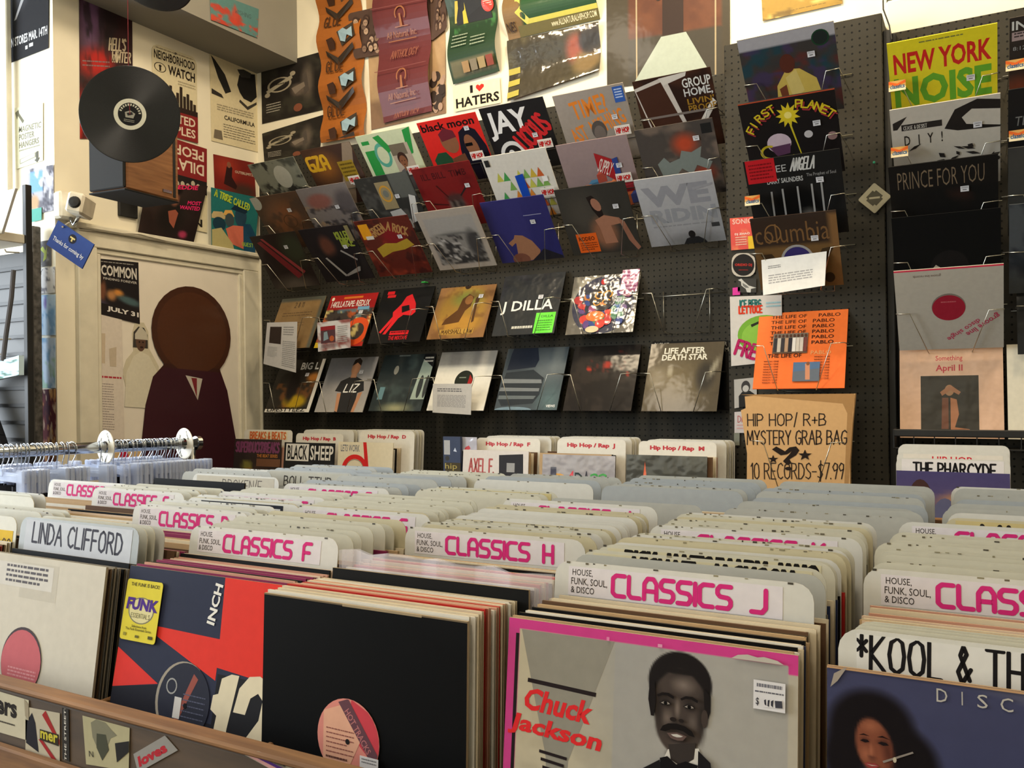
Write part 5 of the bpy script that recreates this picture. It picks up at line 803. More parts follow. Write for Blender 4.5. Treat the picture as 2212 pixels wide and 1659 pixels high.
wh = Art((196, 188, 164)).P([(.28, .3), (.3, .12), (.44, .05), (.6, .06), (.7, .14), (.7, .3)], (60, 56, 50)).E(.5, .22, .14, .12, (90, 66, 52)).P([(.34, .14), (.5, .04), (.68, .12), (.7, .2), (.34, .2)], (186, 180, 164)).P([(.3, .4), (.5, .34), (.72, .38), (1, .6), (1, 1), (.05, 1), (.1, .6)], (206, 200, 180)).E(.46, .23, .02, .01, BLK, 8).E(.56, .23, .02, .01, BLK, 8).E(.52, .29, .05, .012, (50, 30, 26), 8)
def outl(pts): return pts
o_ = [(.35, .0), (.6, .0), (.72, .1), (.74, .3), (1, .5), (1, 1), (.4, .98), (.1, .8), (.0, .6), (.1, .45), (.3, .34), (.26, .14)]
C0, C1, C2, C3 = [onX(*p, XD) for p in ((264, 693), (340, 700), (345, 884), (264, 878))]; b0 = (C2 + C3) / 2
mf = lambda u, v, k: ((C0 * (1 - u) + C1 * u) * (1 - v) + (C3 * (1 - u) + C2 * u) * v) - b0 + Vector((.002 + k, 0, 0))
o = slab(wh, mf, .3, .5, .001, outline=o_, eps=.0002).build('cut_out', M_POSTER, None, b0); meta(o, 'cut-out of a person in a white cap and shirt beside the big brown cut-out', 'cut-out')
C0, C1, C2, C3 = [onX(*p, XD + .004) for p in ((310, 560), (512, 600), (512, 1010), (306, 1010))]; b1 = (C2 + C3) / 2
mg = lambda u, v, k: ((C0 * (1 - u) + C1 * u) * (1 - v) + (C3 * (1 - u) + C2 * u) * v) - b1 + Vector((.003 + k, 0, 0))
hd = [(.5 + .42 * math.cos(a), .325 + .235 * math.sin(a)) for a in [math.pi * (.75 + 1.5 * i / 24) for i in range(25)]]
bod = [(.8, .50), (.88, .6), (1, .9), (1, 1), (0, 1), (.0, .86), (.03, .7), (.1, .56), (.2, .5)]
st = Art((58, 32, 26)); st.P(hd, (66, 38, 26)).P([(.5 + .37 * math.cos(a), .325 + .205 * math.sin(a)) for a in [2 * math.pi * i / 28 for i in range(28)]], (76, 44, 28)).P([(.1, .56), (.2, .51), (.8, .51), (.88, .6), (1, .9), (1, 1), (0, 1), (.0, .86), (.03, .7)], (58, 26, 34)).P([(.42, .54), (.6, .55), (.55, .66)], (186, 180, 168)).P([(.48, .55), (.54, .55), (.54, .65)], (120, 40, 46))
o = slab(st, mg, .55, 1.2, .003, outline=hd + bod, eps=.0003).build('cut_out', M_POSTER, None, b1); meta(o, 'tall plain cut-out on the door, brown rounded top over a maroon body', 'cut-out')
sheet('poster', [(228, 960), (305, 968), (305, 1060), (228, 1060)], ('X', XD), Art((206, 176, 132), 8).P([(.0, .3), (.3, .6), (.6, .2), (.64, .25), (.36, .7), (.2, 1), (.1, 1)], (150, 30, 46)).P([(.5, .0), (.6, .05), (.5, .6), (.44, .5)], (150, 30, 46)).E(.5, .2, .12, .1, (176, 34, 60)), 'tan poster with red strokes low on the door behind the rail', 'poster')
# wall speaker
sp = empty('wall_speaker', Vector((-3.29, 2.66, .60)), (0, 0, 0)); meta(sp, 'walnut and dark cloth loudspeaker on the door wall behind the hanging record', 'speaker')
A, B, C = dep(172, 408, 3.02), dep(275, 407, 3.0), dep(387, 420, 3.22)
e1 = (A - B); e1.z = 0; e2 = (C - B); e2.z = 0; yaw = math.atan2(e2.y, e2.x); D1, D2, Hh = e1.length, e2.length, .30
sp.location = B; sp.rotation_euler = (0, 0, yaw)
m = MB(); m.box((0, 0, 0), (D2, D1, Hh), ch=.006); m.build('cabinet', M_SPKW, sp)
m = MB(); m.box((-.012, .004, .004), (0, D1 - .004, Hh - .004), ch=.004); m.build('side_grille', M_DARK, sp)
m = MB(); m.box((-.01, -.0, -.006), (D2, D1, 0), ch=.002); m.build('bottom_panel', M_DARK, sp)
m = MB(); m.box((D2 - .03, -.003, .01), (D2 - .018, .002, Hh - .01), ch=.001); m.build('slot', M_BLACK, sp)
m = MB(); m.box((D2 * .66, -.004, .022), (D2 * .84, 0, .032), ch=.001); m.build('badge', M_CHROME, sp)
pb_ = onX(275, 436, XL + .006); m = MB(); m.box((-.006, -.05, -.075), (.012, .05, .075), ch=.003); m.box((.012, -.02, .04), (.2, .02, .07), ch=.003); m.box((.17, -.02, .04), (.2, .02, .15), ch=.003); o = m.build('speaker_bracket', M_BLACK, None, pb_); meta(o, 'black steel wall bracket under the loudspeaker', 'bracket')
# hanging record
vc = dep(281, 247, 2.72); vr = empty('hanging_vinyl_record', vc, (math.radians(4), math.radians(8), YAW + math.radians(12))); meta(vr, 'black vinyl record with a white label hanging from a red string', 'record')
m = MB(); m.lathe([(.0036, -.001), (.05, -.001), (.148, -.001), (.1515, -.0008), (.1525, 0), (.1515, .0008), (.0036, .001)], 72); m.build('disc', M_VINYL, vr, smooth=False)
la = Art((206, 204, 186)).E(.5, .5, .37, .37, (30, 30, 30), 36)
for k in range(11):
    a = math.radians(195 + k * 15); la.P([(.5 + .27 * math.cos(a - .09), .5 + .27 * math.sin(a - .09)), (.5 + .34 * math.cos(a - .07), .5 + .34 * math.sin(a - .07)), (.5 + .34 * math.cos(a + .07), .5 + .34 * math.sin(a + .07)), (.5 + .27 * math.cos(a + .06), .5 + .27 * math.sin(a + .06))], (190, 188, 170))
la.P([(.34, .46), (.5, .38), (.66, .46), (.62, .62), (.38, .62)], (150, 148, 136)).P([(.4, .48), (.56, .42), (.6, .5), (.44, .56)], (44, 44, 44)).lines(.34, .68, .66, .78, 2, (150, 148, 136), 2, .4).E(.5, .5, .025, .025, (16, 16, 16), 10)
ol = [(.5 + .5 * math.cos(math.radians(-k * 10)), .5 + .5 * math.sin(math.radians(-k * 10))) for k in range(36)][::-1]
slab(la, flat(.098, .098, 0, -.049, -.0014), .098, .098, .0004, outline=ol).build('record_label', M_MATTE, vr)
m = MB(); ql = Vector((0, -.003, 0)); inv = vr.rotation_euler.to_matrix().inverted(); m.tube([ql, inv @ Vector((0, -.004, .16)), inv @ Vector((0, .0, CEIL - vc.z))], .0012, 5, (120, 46, 50)); m.build('hanging_string', M_CARD, vr)
vc2 = dep(322, -58, 3.0); vr2 = empty('hanging_vinyl_record', vc2, (math.radians(60), math.radians(8), YAW)); meta(vr2, 'dark disc hanging at the top edge of the picture by the soffit', 'record')
m = MB(); m.lathe([(.0036, -.001), (.05, -.001), (.148, -.001), (.1525, 0), (.148, .001), (.0036, .001)], 60); m.build('disc', M_VINYL, vr2)
m = MB(); inv = vr2.rotation_euler.to_matrix().inverted(); m.tube([Vector((0, -.003, 0)), inv @ Vector((0, 0, CEIL - vc2.z))], .0012, 5, (120, 46, 50)); m.build('hanging_string', M_CARD, vr2)
# small camera and the blue sign by the door corner
cb = onX(138, 447, XL + .005); cr_ = empty('security_camera', cb); meta(cr_, 'small white security camera on a bracket above the blue sign', 'camera')
m = MB(); m.box((-.005, -.05, -.06), (.05, .05, .06), ch=.01); m.build('wall_box', M_WHITEP, cr_)
m = MB(); m.box((-.035, -.08, -.045), (.035, .08, .045), ch=.01); b_ = m.build('body', M_WHITEP, cr_, (.12, .0, -.01), (0, math.radians(12), math.radians(38)))
m = MB(); m.lathe([(0, -.012), (.02, -.01), (.026, 0), (0, 0)], 16); m.build('lens', M_BLACK, b_, (0.0, -.08, 0))
m = MB(); m.tube([(.03, 0, -.03), (.07, 0, -.09), (.11, 0, -.05)], .008); m.build('arm', M_CHROME, cr_, smooth=True)
bs = dep(151, 528, 2.62); bl = Art((44, 66, 128), 8).grad((50, 72, 134), (38, 58, 118), 90).E(.5, .28, .1, .17, (26, 24, 34), 24).P([(.43, .22), (.56, .22), (.56, .28), (.51, .28), (.52, .38), (.48, .38), (.48, .28), (.43, .28)], (210, 190, 120)).T('Thanks for coming by', .08, .55, .92, .76, (206, 206, 210), .01)
o = slab(bl, flat(.155, .085, 0, -.0425), .155, .085, .004, eps=.0002).build('hanging_sign', M_CARD, None, bs, (0, math.radians(32), YAW - math.radians(15))); meta(o, 'small blue sign with white lettering hanging askew at the door corner', 'sign')
m = MB(); p = onX(172, 496, XL + .035); m.tube([dep(135, 490, 2.62), onX(150, 480, XL + .05), p, onX(300, 505, XL + .06), onX(360, 520, XL + .06)], .003); o = m.build('cable', M_WHITEP); meta(o, 'thin pale cable running along the top of the door casing', 'cable')
# ================================================================ divider cards and records in the bins
DH, DW = .362, .318
CARDC = {'cream': (188, 184, 167), 'grey': (164, 164, 158), 'white': (196, 194, 187), 'yellowed': (184, 175, 146), 'pale blue-grey': (152, 157, 160)}
_dm = {}
def divider_mesh(c, v=0):
    k = (c, v)
    if k not in _dm:
        a = Art(CARDC[c], edge=tuple(int(q * .93) for q in CARDC[c])); q = random.Random(v * 7 + len(c))
        for j in range(v * 4):                                       # scuffs along the worn top edge
            x = q.uniform(.03, .94); a.R(x, .0005, x + q.uniform(.004, .022), q.uniform(.003, .008), q.choice([(96, 88, 70), (60, 54, 44), (130, 122, 96)]))
        _dm[k] = slab(a, flat(DW, DH), DW, DH, .0014, outline=rrect(DW, DH, .02, bottom=False)).mesh('divider_card'); _dm[k].materials.append(M_PLAST)
    return _dm[k]
def place(o, xc, yt, zt, t, H):
    a = math.radians(t); o.location = (xc, yt - math.sin(a) * H, zt - math.cos(a) * H); o.rotation_euler = (-a, 0, random.Random(int(xc * 1e4 + yt * 1e5)).uniform(-.006, .006))
def divider(xc, yt, c, label, group, zt=-.222, t=7, v=0):
    o = bpy.data.objects.new('divider_card', divider_mesh(c, v)); COL.objects.link(o); place(o, xc, yt, zt, t, DH); meta(o, label, 'divider card', group); return o
PINK, INK = (198, 44, 116), (52, 46, 44)
def strip(o, letter, scale=1):
    a = Art((206, 200, 204), edge=(196, 190, 192)).T('HOUSE,', .02, .08, .125, .33, INK, .003).T('FUNK, SOUL,', .015, .38, .2, .65, INK, .003).T('& DISCO', .015, .68, .135, .9, INK, .003).S('CLASSICS', .225, .17, .78, .85, PINK, .22, TECH, gap=.22).S(letter, .87, .17, .93, .85, PINK, .22, TECH)
    s_ = slab(a, flat(.265, .036, -.007, DH - .042, -.0004), .265, .036, .0003).build('title_strip', M_CARD, o); s_['label'] = 'white strip with pink section title'
    return o
def write(o, t, u0, v0, u1, v1, c=INK, w=.14, bg=None, h=.04, rot=0, name='handwritten_title'):
    a = Art(bg or CARDC['cream'])
    if bg is None: a.bg = CARDC['white']
    a.S(t, u0, v0, u1, v1, c, w, gap=.24, rot=rot)
    slab(a, flat(.285, h, 0, DH - h - .004, -.0004), .285, h, .0003, eps=.00012).build(name, M_CARD, o); return o
# ---- fillers: sleeves seen only by their edges
FC = {'cream': (204, 190, 164), 'white': (208, 204, 194), 'black': (13, 12, 12), 'magenta': (124, 40, 76), 'red': (170, 40, 36), 'salmon': (188, 140, 120), 'navy': (44, 52, 84), 'tan': (176, 148, 112), 'grey': (120, 116, 108), 'brown': (92, 68, 50), 'pale green': (150, 158, 140), 'peach': (206, 182, 160)}
_fm = {}
def filler_mesh(c, th):
    k = (c, th)
    if k not in _fm:
        m = MB(); S = .313; col = FC[c]; e = tuple(int(q * .55 + w * .45) for q, w in zip(col, (170, 150, 118))); p = .0006
        m.box((-S / 2, 0, 0), (S / 2, p, S), col); m.box((-S / 2, th - p, 0), (S / 2, th, S), e); m.box((-S / 2, p, 0), (-S / 2 + .001, th - p, S), e); m.box((-S / 2, p, S - .0008), (S / 2 - .002, th - p, S), e)
        m.box((-S / 2 + .004, p + .0003, .004), (S / 2 - .004, th - p - .0003, S - .004), (18, 18, 18))
        _fm[k] = m.mesh('record_sleeve'); _fm[k].materials.append(M_CARD)
    return _fm[k]
NREC = 0
def fill(xc, y0, y1, pal, desc, seed, t=7, zt=-.263, pitch=(.0048, .0075), jz=.005):
    global NREC
    q = random.Random(seed); y = y0
    while y < y1:
        th = q.choice([.003, .0042, .0055]); c = q.choice(pal); o = bpy.data.objects.new('record_sleeve', filler_mesh(c, th)); COL.objects.link(o)
        place(o, xc + q.uniform(-.004, .004), y, zt + q.uniform(-jz, jz * .4), t + q.uniform(-.3, .3), .313)
        meta(o, c + '-edged LP sleeve filed behind ' + desc, 'record', 'LPs filed behind ' + desc); NREC += 1
        y += max(th + .0006, q.uniform(*pitch))
def front(art, xc, yt, zt, t, label, mat=None, S=.315):
    o = slab(art, flat(S, S), S, S, .004, eps=.0001).build('record_sleeve', mat or M_CARD); place(o, xc, yt, zt, t, S); meta(o, label, 'record', 'front records of the foreground bin'); return o
def disc_label(o, u, v, art, d=.1, y0=-.0012):
    ol = [(.5 + .5 * math.cos(math.radians(k * 10)), .5 + .5 * math.sin(math.radians(k * 10))) for k in range(36)]
    art.disc = 1; s_ = slab(art, flat(d, d, (u - .5) * .315, (1 - v) * .315 - d / 2, y0), d, d, .0003, outline=ol).build('centre_label', M_MATTE, o); s_['label'] = 'round paper centre label'; return s_
# ---- column c0: portrait cover
ck = Art((178, 168, 146), 190, edge=(170, 150, 120))
ck.mott((166, 156, 134), 8, .5, .2, 3, .7).rect(.41, .03, .97, 1, (150, 148, 144)).ell(.45, .1, .3, .6, (138, 138, 138), .9, 0, .7)
ck.rect(.41, .03, 1, 1, (158, 154, 148), .5).mix((ck.uu < .045) * 1.0, (186, 62, 128)).mix((ck.vv < .032) * 1.0, (190, 60, 128)).mix((ck.uu > .972) * (ck.vv < .06) * 1.0, (190, 60, 128))
ck.P([(.052, .035), (.405, .035), (.25, .45), (.22, 1), (.2, 1), (.165, .45)], (134, 130, 120)).R(.03, .05, .043, 1, (34, 28, 30)).P([(.085, .198), (.345, .21), (.343, .224), (.084, .212)], (36, 28, 30))
ck.T('Chuck', .075, .235, .335, .312, (206, 42, 46), .035, sh=.22, rot=-3).T('Jackson', .02, .33, .37, .405, (206, 42, 46), .035, sh=.22, rot=-3)
for k, (y, a, b) in enumerate(((.43, .14, .245), (.455, .147, .235), (.48, .155, .23))): ck.P([(a, y), (b, y + .008), (b, y + .018), (a, y + .01)], (36, 28, 30))
ck.P([(.45, .56), (.5, .43), (.56, .4), (.6, .37), (.7, .37), (.76, .38), (.86, .42), (.95, .5), (.97, .62), (.97, 1), (.45, 1)], (40, 38, 40))
ck.P([(.575, .4), (.6, .345), (.7, .325), (.71, .36), (.66, .5), (.64, .7), (.58, .7), (.56, .5)], (196, 192, 186)).P([(.6, .33), (.69, .31), (.685, .36), (.645, .39), (.61, .375)], (52, 46, 44))
for (cx, cy, rx, ry, c, sf, rt, al) in ((.633, .135, .108, .1, (27, 23, 23), .05, 0, 1), (.633, .19, .104, .09, (27, 23, 23), .05, 0, 1), (.634, .225, .086, .138, (66, 57, 53), .07, 0, 1), (.634, .172, .086, .07, (66, 57, 53), .12, 0, 1), (.634, .272, .08, .09, (66, 57, 53), .1, 0, 1), (.634, .1, .07, .012, (27, 23, 23), .4, 0, 1), (.634, .118, .062, .018, (50, 43, 41), .9, 0, .6),
    (.645, .14, .05, .034, (118, 106, 99), .95, 0, .95), (.594, .25, .026, .034, (104, 92, 85), .95, 0, .95), (.677, .25, .022, .032, (92, 82, 77), .95, 0, .95), (.627, .215, .012, .04, (112, 100, 93), .8, 0, .95), (.565, .23, .02, .09, (44, 38, 36), .9, 0, .9), (.708, .23, .02, .1, (40, 35, 33), .9, 0, .9),
    (.589, .2, .026, .02, (40, 34, 32), .8, 0, .9), (.668, .2, .026, .02, (40, 34, 32), .8, 0, .9), (.63, .335, .035, .018, (92, 82, 77), .9, 0, .9), (.632, .31, .045, .012, (48, 40, 38), .8, 0, .8), (.632, .36, .05, .02, (36, 31, 30), .9, 0, .9)):
    ck.ell(cx, cy, rx, ry, c, sf, rt, al)
ck.P([(.53, .2), (.533, .15), (.55, .14), (.556, .2), (.55, .25), (.54, .25)], (27, 23, 23)).P([(.712, .14), (.735, .16), (.735, .21), (.722, .25), (.714, .25), (.716, .2)], (27, 23, 23)).E(.717, .232, .011, .028, (62, 53, 49), 12)
ck.E(.615, .25, .011, .007, (34, 28, 27), 10).E(.642, .25, .009, .006, (34, 28, 27), 10)
for x in (.589, .668): ck.P([(x - .03, .181), (x - .012, .171), (x + .01, .17), (x + .028, .179), (x + .026, .187), (x + .006, .179), (x - .012, .18), (x - .026, .187)], (24, 20, 20)).P([(x - .021, .204), (x - .01, .197), (x + .008, .197), (x + .02, .204), (x + .006, .209), (x - .01, .209)], (30, 26, 25)).P([(x - .016, .204), (x - .006, .199), (x + .008, .199), (x + .015, .204), (x, .208)], (142, 134, 128)).E(x, .203, .0065, .0055, (14, 12, 12), 10)
ck.P([(.573, .29), (.582, .274), (.6, .264), (.628, .26), (.655, .264), (.678, .275), (.688, .292), (.67, .29), (.65, .28), (.63, .278), (.61, .28), (.592, .29)], (22, 18, 18)).P([(.596, .294), (.63, .287), (.662, .294), (.65, .309), (.632, .312), (.61, .308)], (92, 74, 70)).P([(.61, .296), (.63, .292), (.65, .296), (.642, .3), (.63, .302), (.617, .3)], (186, 182, 176))
ck.P([(.575, .375), (.6, .365), (.63, .385), (.66, .37), (.7, .375), (.69, .42), (.655, .405), (.635, .4), (.6, .42), (.58, .41)], (18, 16, 18)).P([(.5, .43), (.575, .38), (.6, .5), (.6, .75), (.52, .75)], (26, 24, 26)).P([(.7, .33), (.74, .36), (.76, .5), (.7, .75), (.67, .75), (.67, .5), (.7, .42)], (26, 24, 26))
ck.P([(.8, .032), (.82, .02), (.85, .015), (.88, .02), (.9, .016), (.94, .022), (.96, .032)], (176, 170, 160)).R(.38, .02, .39, .032, (206, 120, 160)).R(.56, .02, .575, .03, (206, 140, 170))
D_C0 = 'the pink-bordered portrait cover'
chuck = front(ck, -.3155, .843, -.260, 7, 'pink-bordered LP cover with red name and grey portrait of a man in a bow tie', M_CARD)
pa = Art((206, 204, 208)).lines(.1, .1, .9, .3, 1, (110, 110, 120), 3, .6).lines(.05, .36, .95, .44, 1, (90, 90, 100), 2, .6).T('$', .08, .6, .18, .88, (60, 60, 66), .01).P([(.3, .6), (.9, .56), (.92, .86), (.34, .9)], (206, 204, 208)).P([(.34, .66), (.4, .62), (.42, .84), (.36, .8)], (50, 50, 60)).P([(.46, .64), (.52, .62), (.5, .86), (.45, .84)], (50, 50, 60)).P([(.56, .66), (.64, .6), (.62, .86), (.56, .8)], (50, 50, 60)).P([(.68, .62), (.9, .6), (.92, .84), (.7, .86)], (60, 60, 70))
sticker(chuck, .917, .13, .03, .027, pa)
fill(-.318, .853, .975, ['cream', 'white', 'cream', 'white', 'black', 'cream', 'navy', 'white', 'cream', 'tan', 'black', 'cream', 'brown'], D_C0, 3)
J1 = strip(divider(-.3255, .984, 'white', 'nearest divider card with the pink section letter J', 'lettered divider cards', v=2), 'J')
# ---- column c1: plain black sleeve
ht = front(Art((9, 9, 10), 20, edge=(160, 142, 114)).mott((12, 12, 13), 4, .5, .3, 3).R(.0, .0, 1, .006, (110, 96, 76)).R(.42, 0, .8, .009, (150, 134, 108)), -.6735, .821, -.265, 2.5, 'plain black LP sleeve with a pink centre label, in the middle of the foreground bin')
hl = Art((206, 130, 120)).P([(.55, 0), (1, .2), (1, .8), (.5, .4)], (190, 62, 74)).P([(.1, .2), (.5, .05), (.7, .5), (.5, .9), (.1, .8)], (212, 160, 136)).P([(.34, .06), (.5, .0), (.98, .62), (.9, .76)], (96, 62, 72)).T('HOT TRACKS', .36, .33, .96, .42, (176, 110, 112), .01, rot=-52).lines(.15, .4, .6, .75, 6, (140, 84, 76), 3, .25).E(.5, .53, .035, .035, (26, 22, 22), 12).lines(.15, .75, .5, .9, 3, (90, 54, 50), 4, .5)
disc_label(ht, .46, .515, hl, .097); sticker(ht, .57, .6, .028, .024, Art((206, 204, 208)).lines(.1, .1, .9, .4, 2, (120, 120, 126), 3).T('$ 7.99', .1, .55, .9, .85, (70, 60, 66), .01))
D_C1 = 'the plain black sleeve with the pink centre label'
fill(-.672, .829, .93, ['white', 'white', 'cream', 'peach', 'white', 'salmon', 'cream', 'white', 'red'], D_C1, 2, 2.5)
fill(-.672, .952, 1.105, ['cream', 'black', 'black', 'brown', 'red', 'cream', 'grey', 'white', 'black', 'tan'], D_C1, 3, 3)
# clear bag and black sleeve standing proud
o = front(Art((22, 22, 22), edge=(150, 132, 104)), -.655, .935, -.252, 2.5, 'black LP sleeve standing a little higher among cream ones, in the middle stack'); 
m = MB(); pts = []
for i in range(13):
    x = -.168 + .336 * i / 12; pts.append((x, .004 * math.sin(i * 1.7), .345 - .012 * max(0, x / .336 + .1) + .003 * math.sin(i * 2.3)))
for a, b in zip(pts, pts[1:]):
    m.face([(a[0], a[1], 0), (b[0], b[1], 0), b, a], (214, 206, 214)); m.face([(a[0], a[1] + .006, 0), (b[0], b[1] + .006, 0), (b[0], b[1] + .006, b[2]), (a[0], a[1] + .006, a[2])], (214, 206, 214))
o = m.build('poly_sleeve', M_FILM); place(o, -.64, .945, -.228, 2.5, .345); meta(o, 'clear plastic outer sleeve sticking up behind the black-edged sleeve in the middle stack', 'plastic sleeve')
H1 = strip(divider(-.664, 1.125, 'white', 'divider card with the pink section letter H', 'lettered divider cards', v=1, t=3), 'H')
# ---- column c2: navy and red cover
tw = Art((42, 46, 66), 16, edge=(150, 130, 104)).P([(.64, 0), (1, 0), (1, .41), (.66, .385), (.66, .44), (.25, .30), (.245, .257), (.655, .265)], (206, 52, 42)).P([(0, .38), (.305, .505), (0, .56)], (206, 52, 46)).P([(0, .56), (.3, .51), (.4, .62), (.68, .62), (.68, 1), (0, 1)], (28, 28, 38)).R(.67, .41, 1, 1, (30, 30, 34)).P([(.70, .425), (.755, .4), (.80, .4), (.765, .62), (.75, .8), (.67, .8), (.695, .58), (.655, .56), (.66, .5), (.69, .49)], (206, 196, 172)).P([(.79, .55), (.81, .45), (.86, .395), (.92, .385), (.985, .41), (1, .45), (1, .62), (.93, .7), (.88, .735), (1, .73), (1, .82), (.78, .83), (.79, .74), (.88, .64), (.94, .56), (.95, .48), (.92, .455), (.88, .48), (.86, .55)], (206, 196, 172)).R(.67, .78, 1, .83, (206, 196, 172)).T('', .67, .4, 1.0, .93, (206, 196, 172)).T('INCH', .51, .095, .69, .145, (216, 214, 210), .03, rot=82)
tw.E(.475, .555, .17, .17, (150, 142, 130), 36).E(.485, .555, .163, .165, (40, 42, 56), 36).P([(.43, .66), (.46, .65), (.56, .45), (.53, .43)], (140, 76, 68)).ring(.4, .5, .035, .035, .2, (150, 150, 150), 16).lines(.48, .52, .62, .66, 6, (84, 88, 110), 2, .2).E(.5, .57, .012, .012, (16, 16, 20), 8).R(.43, .54, .475, .63, (196, 194, 194))
twelve = front(tw, -.982, .854, -.262, 11, 'navy and red LP cover with a large white number and yellow sticker')
fk = Art((206, 192, 60)).ring(.5, .5, .36, .22, .08, (120, 116, 100), 24).E(.5, .5, .33, .2, (206, 198, 150), 24).T('THE FUNK IS BACK!', .12, .05, .92, .11, (90, 84, 40), .02).T('FUNK', .08, .3, .96, .5, (74, 44, 130), .05, .1).S('ESSENTIALS', .24, .55, .76, .62, (120, 116, 84), .12).T('Selections from', .3, .74, .72, .78, (84, 80, 34), .01).T('The Funk Essentials Series', .14, .79, .86, .83, (84, 80, 34), .01).R(.1, .88, .18, .93, (140, 132, 50)).R(.44, .9, .54, .94, (100, 94, 40)).R(.8, .88, .92, .93, (80, 76, 34))
s_ = slab(fk, flat(.078, .088, (.135 - .5) * .315, (1 - .2) * .315 - .044, -.0035), .078, .088, .0004, outline=rrect(.078, .088, .005)).build('promo_sticker', M_CARD, twelve); s_['label'] = 'yellow promotional sticker with purple lettering'
D_C2 = 'the navy and red cover'
fill(-.99, .862, .972, ['salmon', 'magenta', 'cream', 'magenta', 'black', 'salmon', 'peach', 'brown', 'magenta'], D_C2, 4, 11)
F1 = strip(divider(-1.004, .988, 'white', 'divider card with the pink section letter F', 'lettered divider cards', v=2, t=9), 'F')
# ---- column c3: plain white sleeve
wt = front(Art((196, 190, 178), 12, edge=(150, 140, 120)).mott((186, 180, 168), 3, .5, .3, 3, .6).R(.33, .03, .64, .21, (186, 180, 168)).R(.1, .04, .6, .16, (200, 196, 190)).lines(.2, .05, .56, .15, 4, (90, 86, 92), 4, .5), -1.3265, .833, -.264, 8, 'plain white LP sleeve with a pink centre label, at the left of the foreground bin')
disc_label(wt, .42, .52, Art((70, 60, 66)).P([(.5 + .5 * math.cos(math.radians(k)) - .0, .54 + .5 * math.sin(math.radians(k))) for k in range(0, 360, 12)], (186, 96, 104)).lines(.2, .6, .9, .75, 3, (206, 140, 146), 3, .5), .106)
D_C3 = 'the plain white sleeve with the pink centre label'
fill(-1.333, .841, .897, ['grey', 'black', 'brown', 'tan', 'cream', 'black'], D_C3, 5, 8, zt=-.27)
L1 = divider(-1.345, .906, 'pale blue-grey', 'divider card with a handwritten name in thick grey marker', 'handwritten divider cards', t=8, zt=-.217)
write(L1, 'LINDA CLIFFORD', .08, .12, .92, .72, (62, 62, 74), .13, (190, 194, 204), .055, rot=-1)
# ---- column r0: blue cover and hand-lettered card
di = Art((52, 56, 84), 150, edge=(170, 140, 104)).grad((62, 64, 92), (44, 50, 82), 90).ell(.8, .1, .3, .2, (70, 70, 80), .8).ell(.7, .05, .5, .03, (110, 108, 112), .9, 10, .5)
for (cx, cy, rx, ry, c, sf, rt, al) in ((.12, .16, .13, .12, (20, 16, 19), .25, 0, 1), (.2, .23, .12, .1, (20, 16, 19), .3, 40, 1), (.26, .29, .07, .05, (20, 16, 19), .4, 20, 1), (.05, .25, .07, .12, (20, 16, 19), .4, 0, 1), (.08, .36, .08, .08, (22, 18, 22), .5, 0, 1),
    (.14, .33, .05, .06, (96, 54, 42), .3, 20, 1), (.128, .21, .052, .083, (118, 68, 50), .14, -12, 1), (.118, .155, .034, .022, (146, 90, 66), .9, 0, .9), (.105, .235, .02, .026, (150, 92, 68), .9, 0, .9), (.165, .22, .022, .07, (74, 40, 32), .9, -10, .9), (.15, .28, .03, .02, (74, 42, 34), .9, 0, .8), (.103, .196, .018, .012, (66, 38, 32), .9, 0, .9), (.15, .196, .02, .012, (60, 34, 30), .9, 0, .9), (.121, .222, .008, .024, (152, 94, 70), .8, 0, .9), (.122, .242, .016, .008, (80, 46, 38), .8, 0, .9), (.12, .283, .016, .012, (132, 78, 58), .9, 0, .8)):
    di.ell(cx, cy, rx, ry, c, sf, rt, al)
di.P([(.09, .199), (.098, .194), (.11, .194), (.116, .199), (.104, .203)], (26, 18, 20)).P([(.137, .198), (.147, .193), (.16, .194), (.167, .2), (.152, .203)], (26, 18, 20)).P([(.087, .184), (.1, .178), (.116, .183), (.1, .182)], (30, 18, 18)).P([(.135, .182), (.15, .176), (.17, .184), (.152, .181)], (30, 18, 18)).P([(.102, .261), (.113, .255), (.121, .258), (.129, .255), (.142, .261), (.132, .269), (.121, .271), (.11, .268)], (136, 56, 56)).P([(.107, .261), (.137, .261), (.122, .264)], (176, 150, 140))
di.P([(.15, .33), (.2, .29), (.25, .3), (.3, .35), (.34, .45), (.15, .45)], (118, 104, 104)).P([(.15, .245), (.228, .205), (.231, .209), (.153, .25)], (128, 120, 114)).E(.182, .236, .005, .008, (176, 166, 146), 8)
di.T('D', .29, .022, .317, .058, (170, 166, 160)).T('I', .352, .022, .355, .058, (170, 166, 160)).T('S', .39, .022, .415, .058, (170, 166, 160)).T('C', .445, .022, .475, .058, (170, 166, 160)).T('O', .505, .022, .545, .058, (170, 166, 160)).R(.0, 0, 1, .006, (176, 140, 104)).P([(.02, .02), (.05, .0), (.055, .0), (.03, .04), (.01, .06)], (150, 140, 130))
disco = front(di, .0265, .838, -.263, 6, 'dark blue LP cover with a woman with big black hair and thin spaced capitals')
D_R0 = 'the dark blue cover with a woman'
K1 = divider(.034, .866, 'white', 'divider card with thick black marker lettering above the dark blue cover', 'handwritten divider cards', zt=-.234, t=6)
write(K1, '*KOOL & THE GANG', .0, .02, .78, .64, (26, 24, 26), .11, (206, 204, 200), .052, rot=-1)
for k in range(3): divider(.04 + k * .002, .874 + k * .006, 'cream', 'cream divider card pressed behind the thick black marker card', 'cream cards behind the thick marker card', zt=-.232 + k * .001, t=6)
fill(.035, .9, 1.085, ['peach', 'peach', 'cream', 'salmon', 'white', 'cream', 'tan'], D_R0, 6, 6, pitch=(.0085, .011))
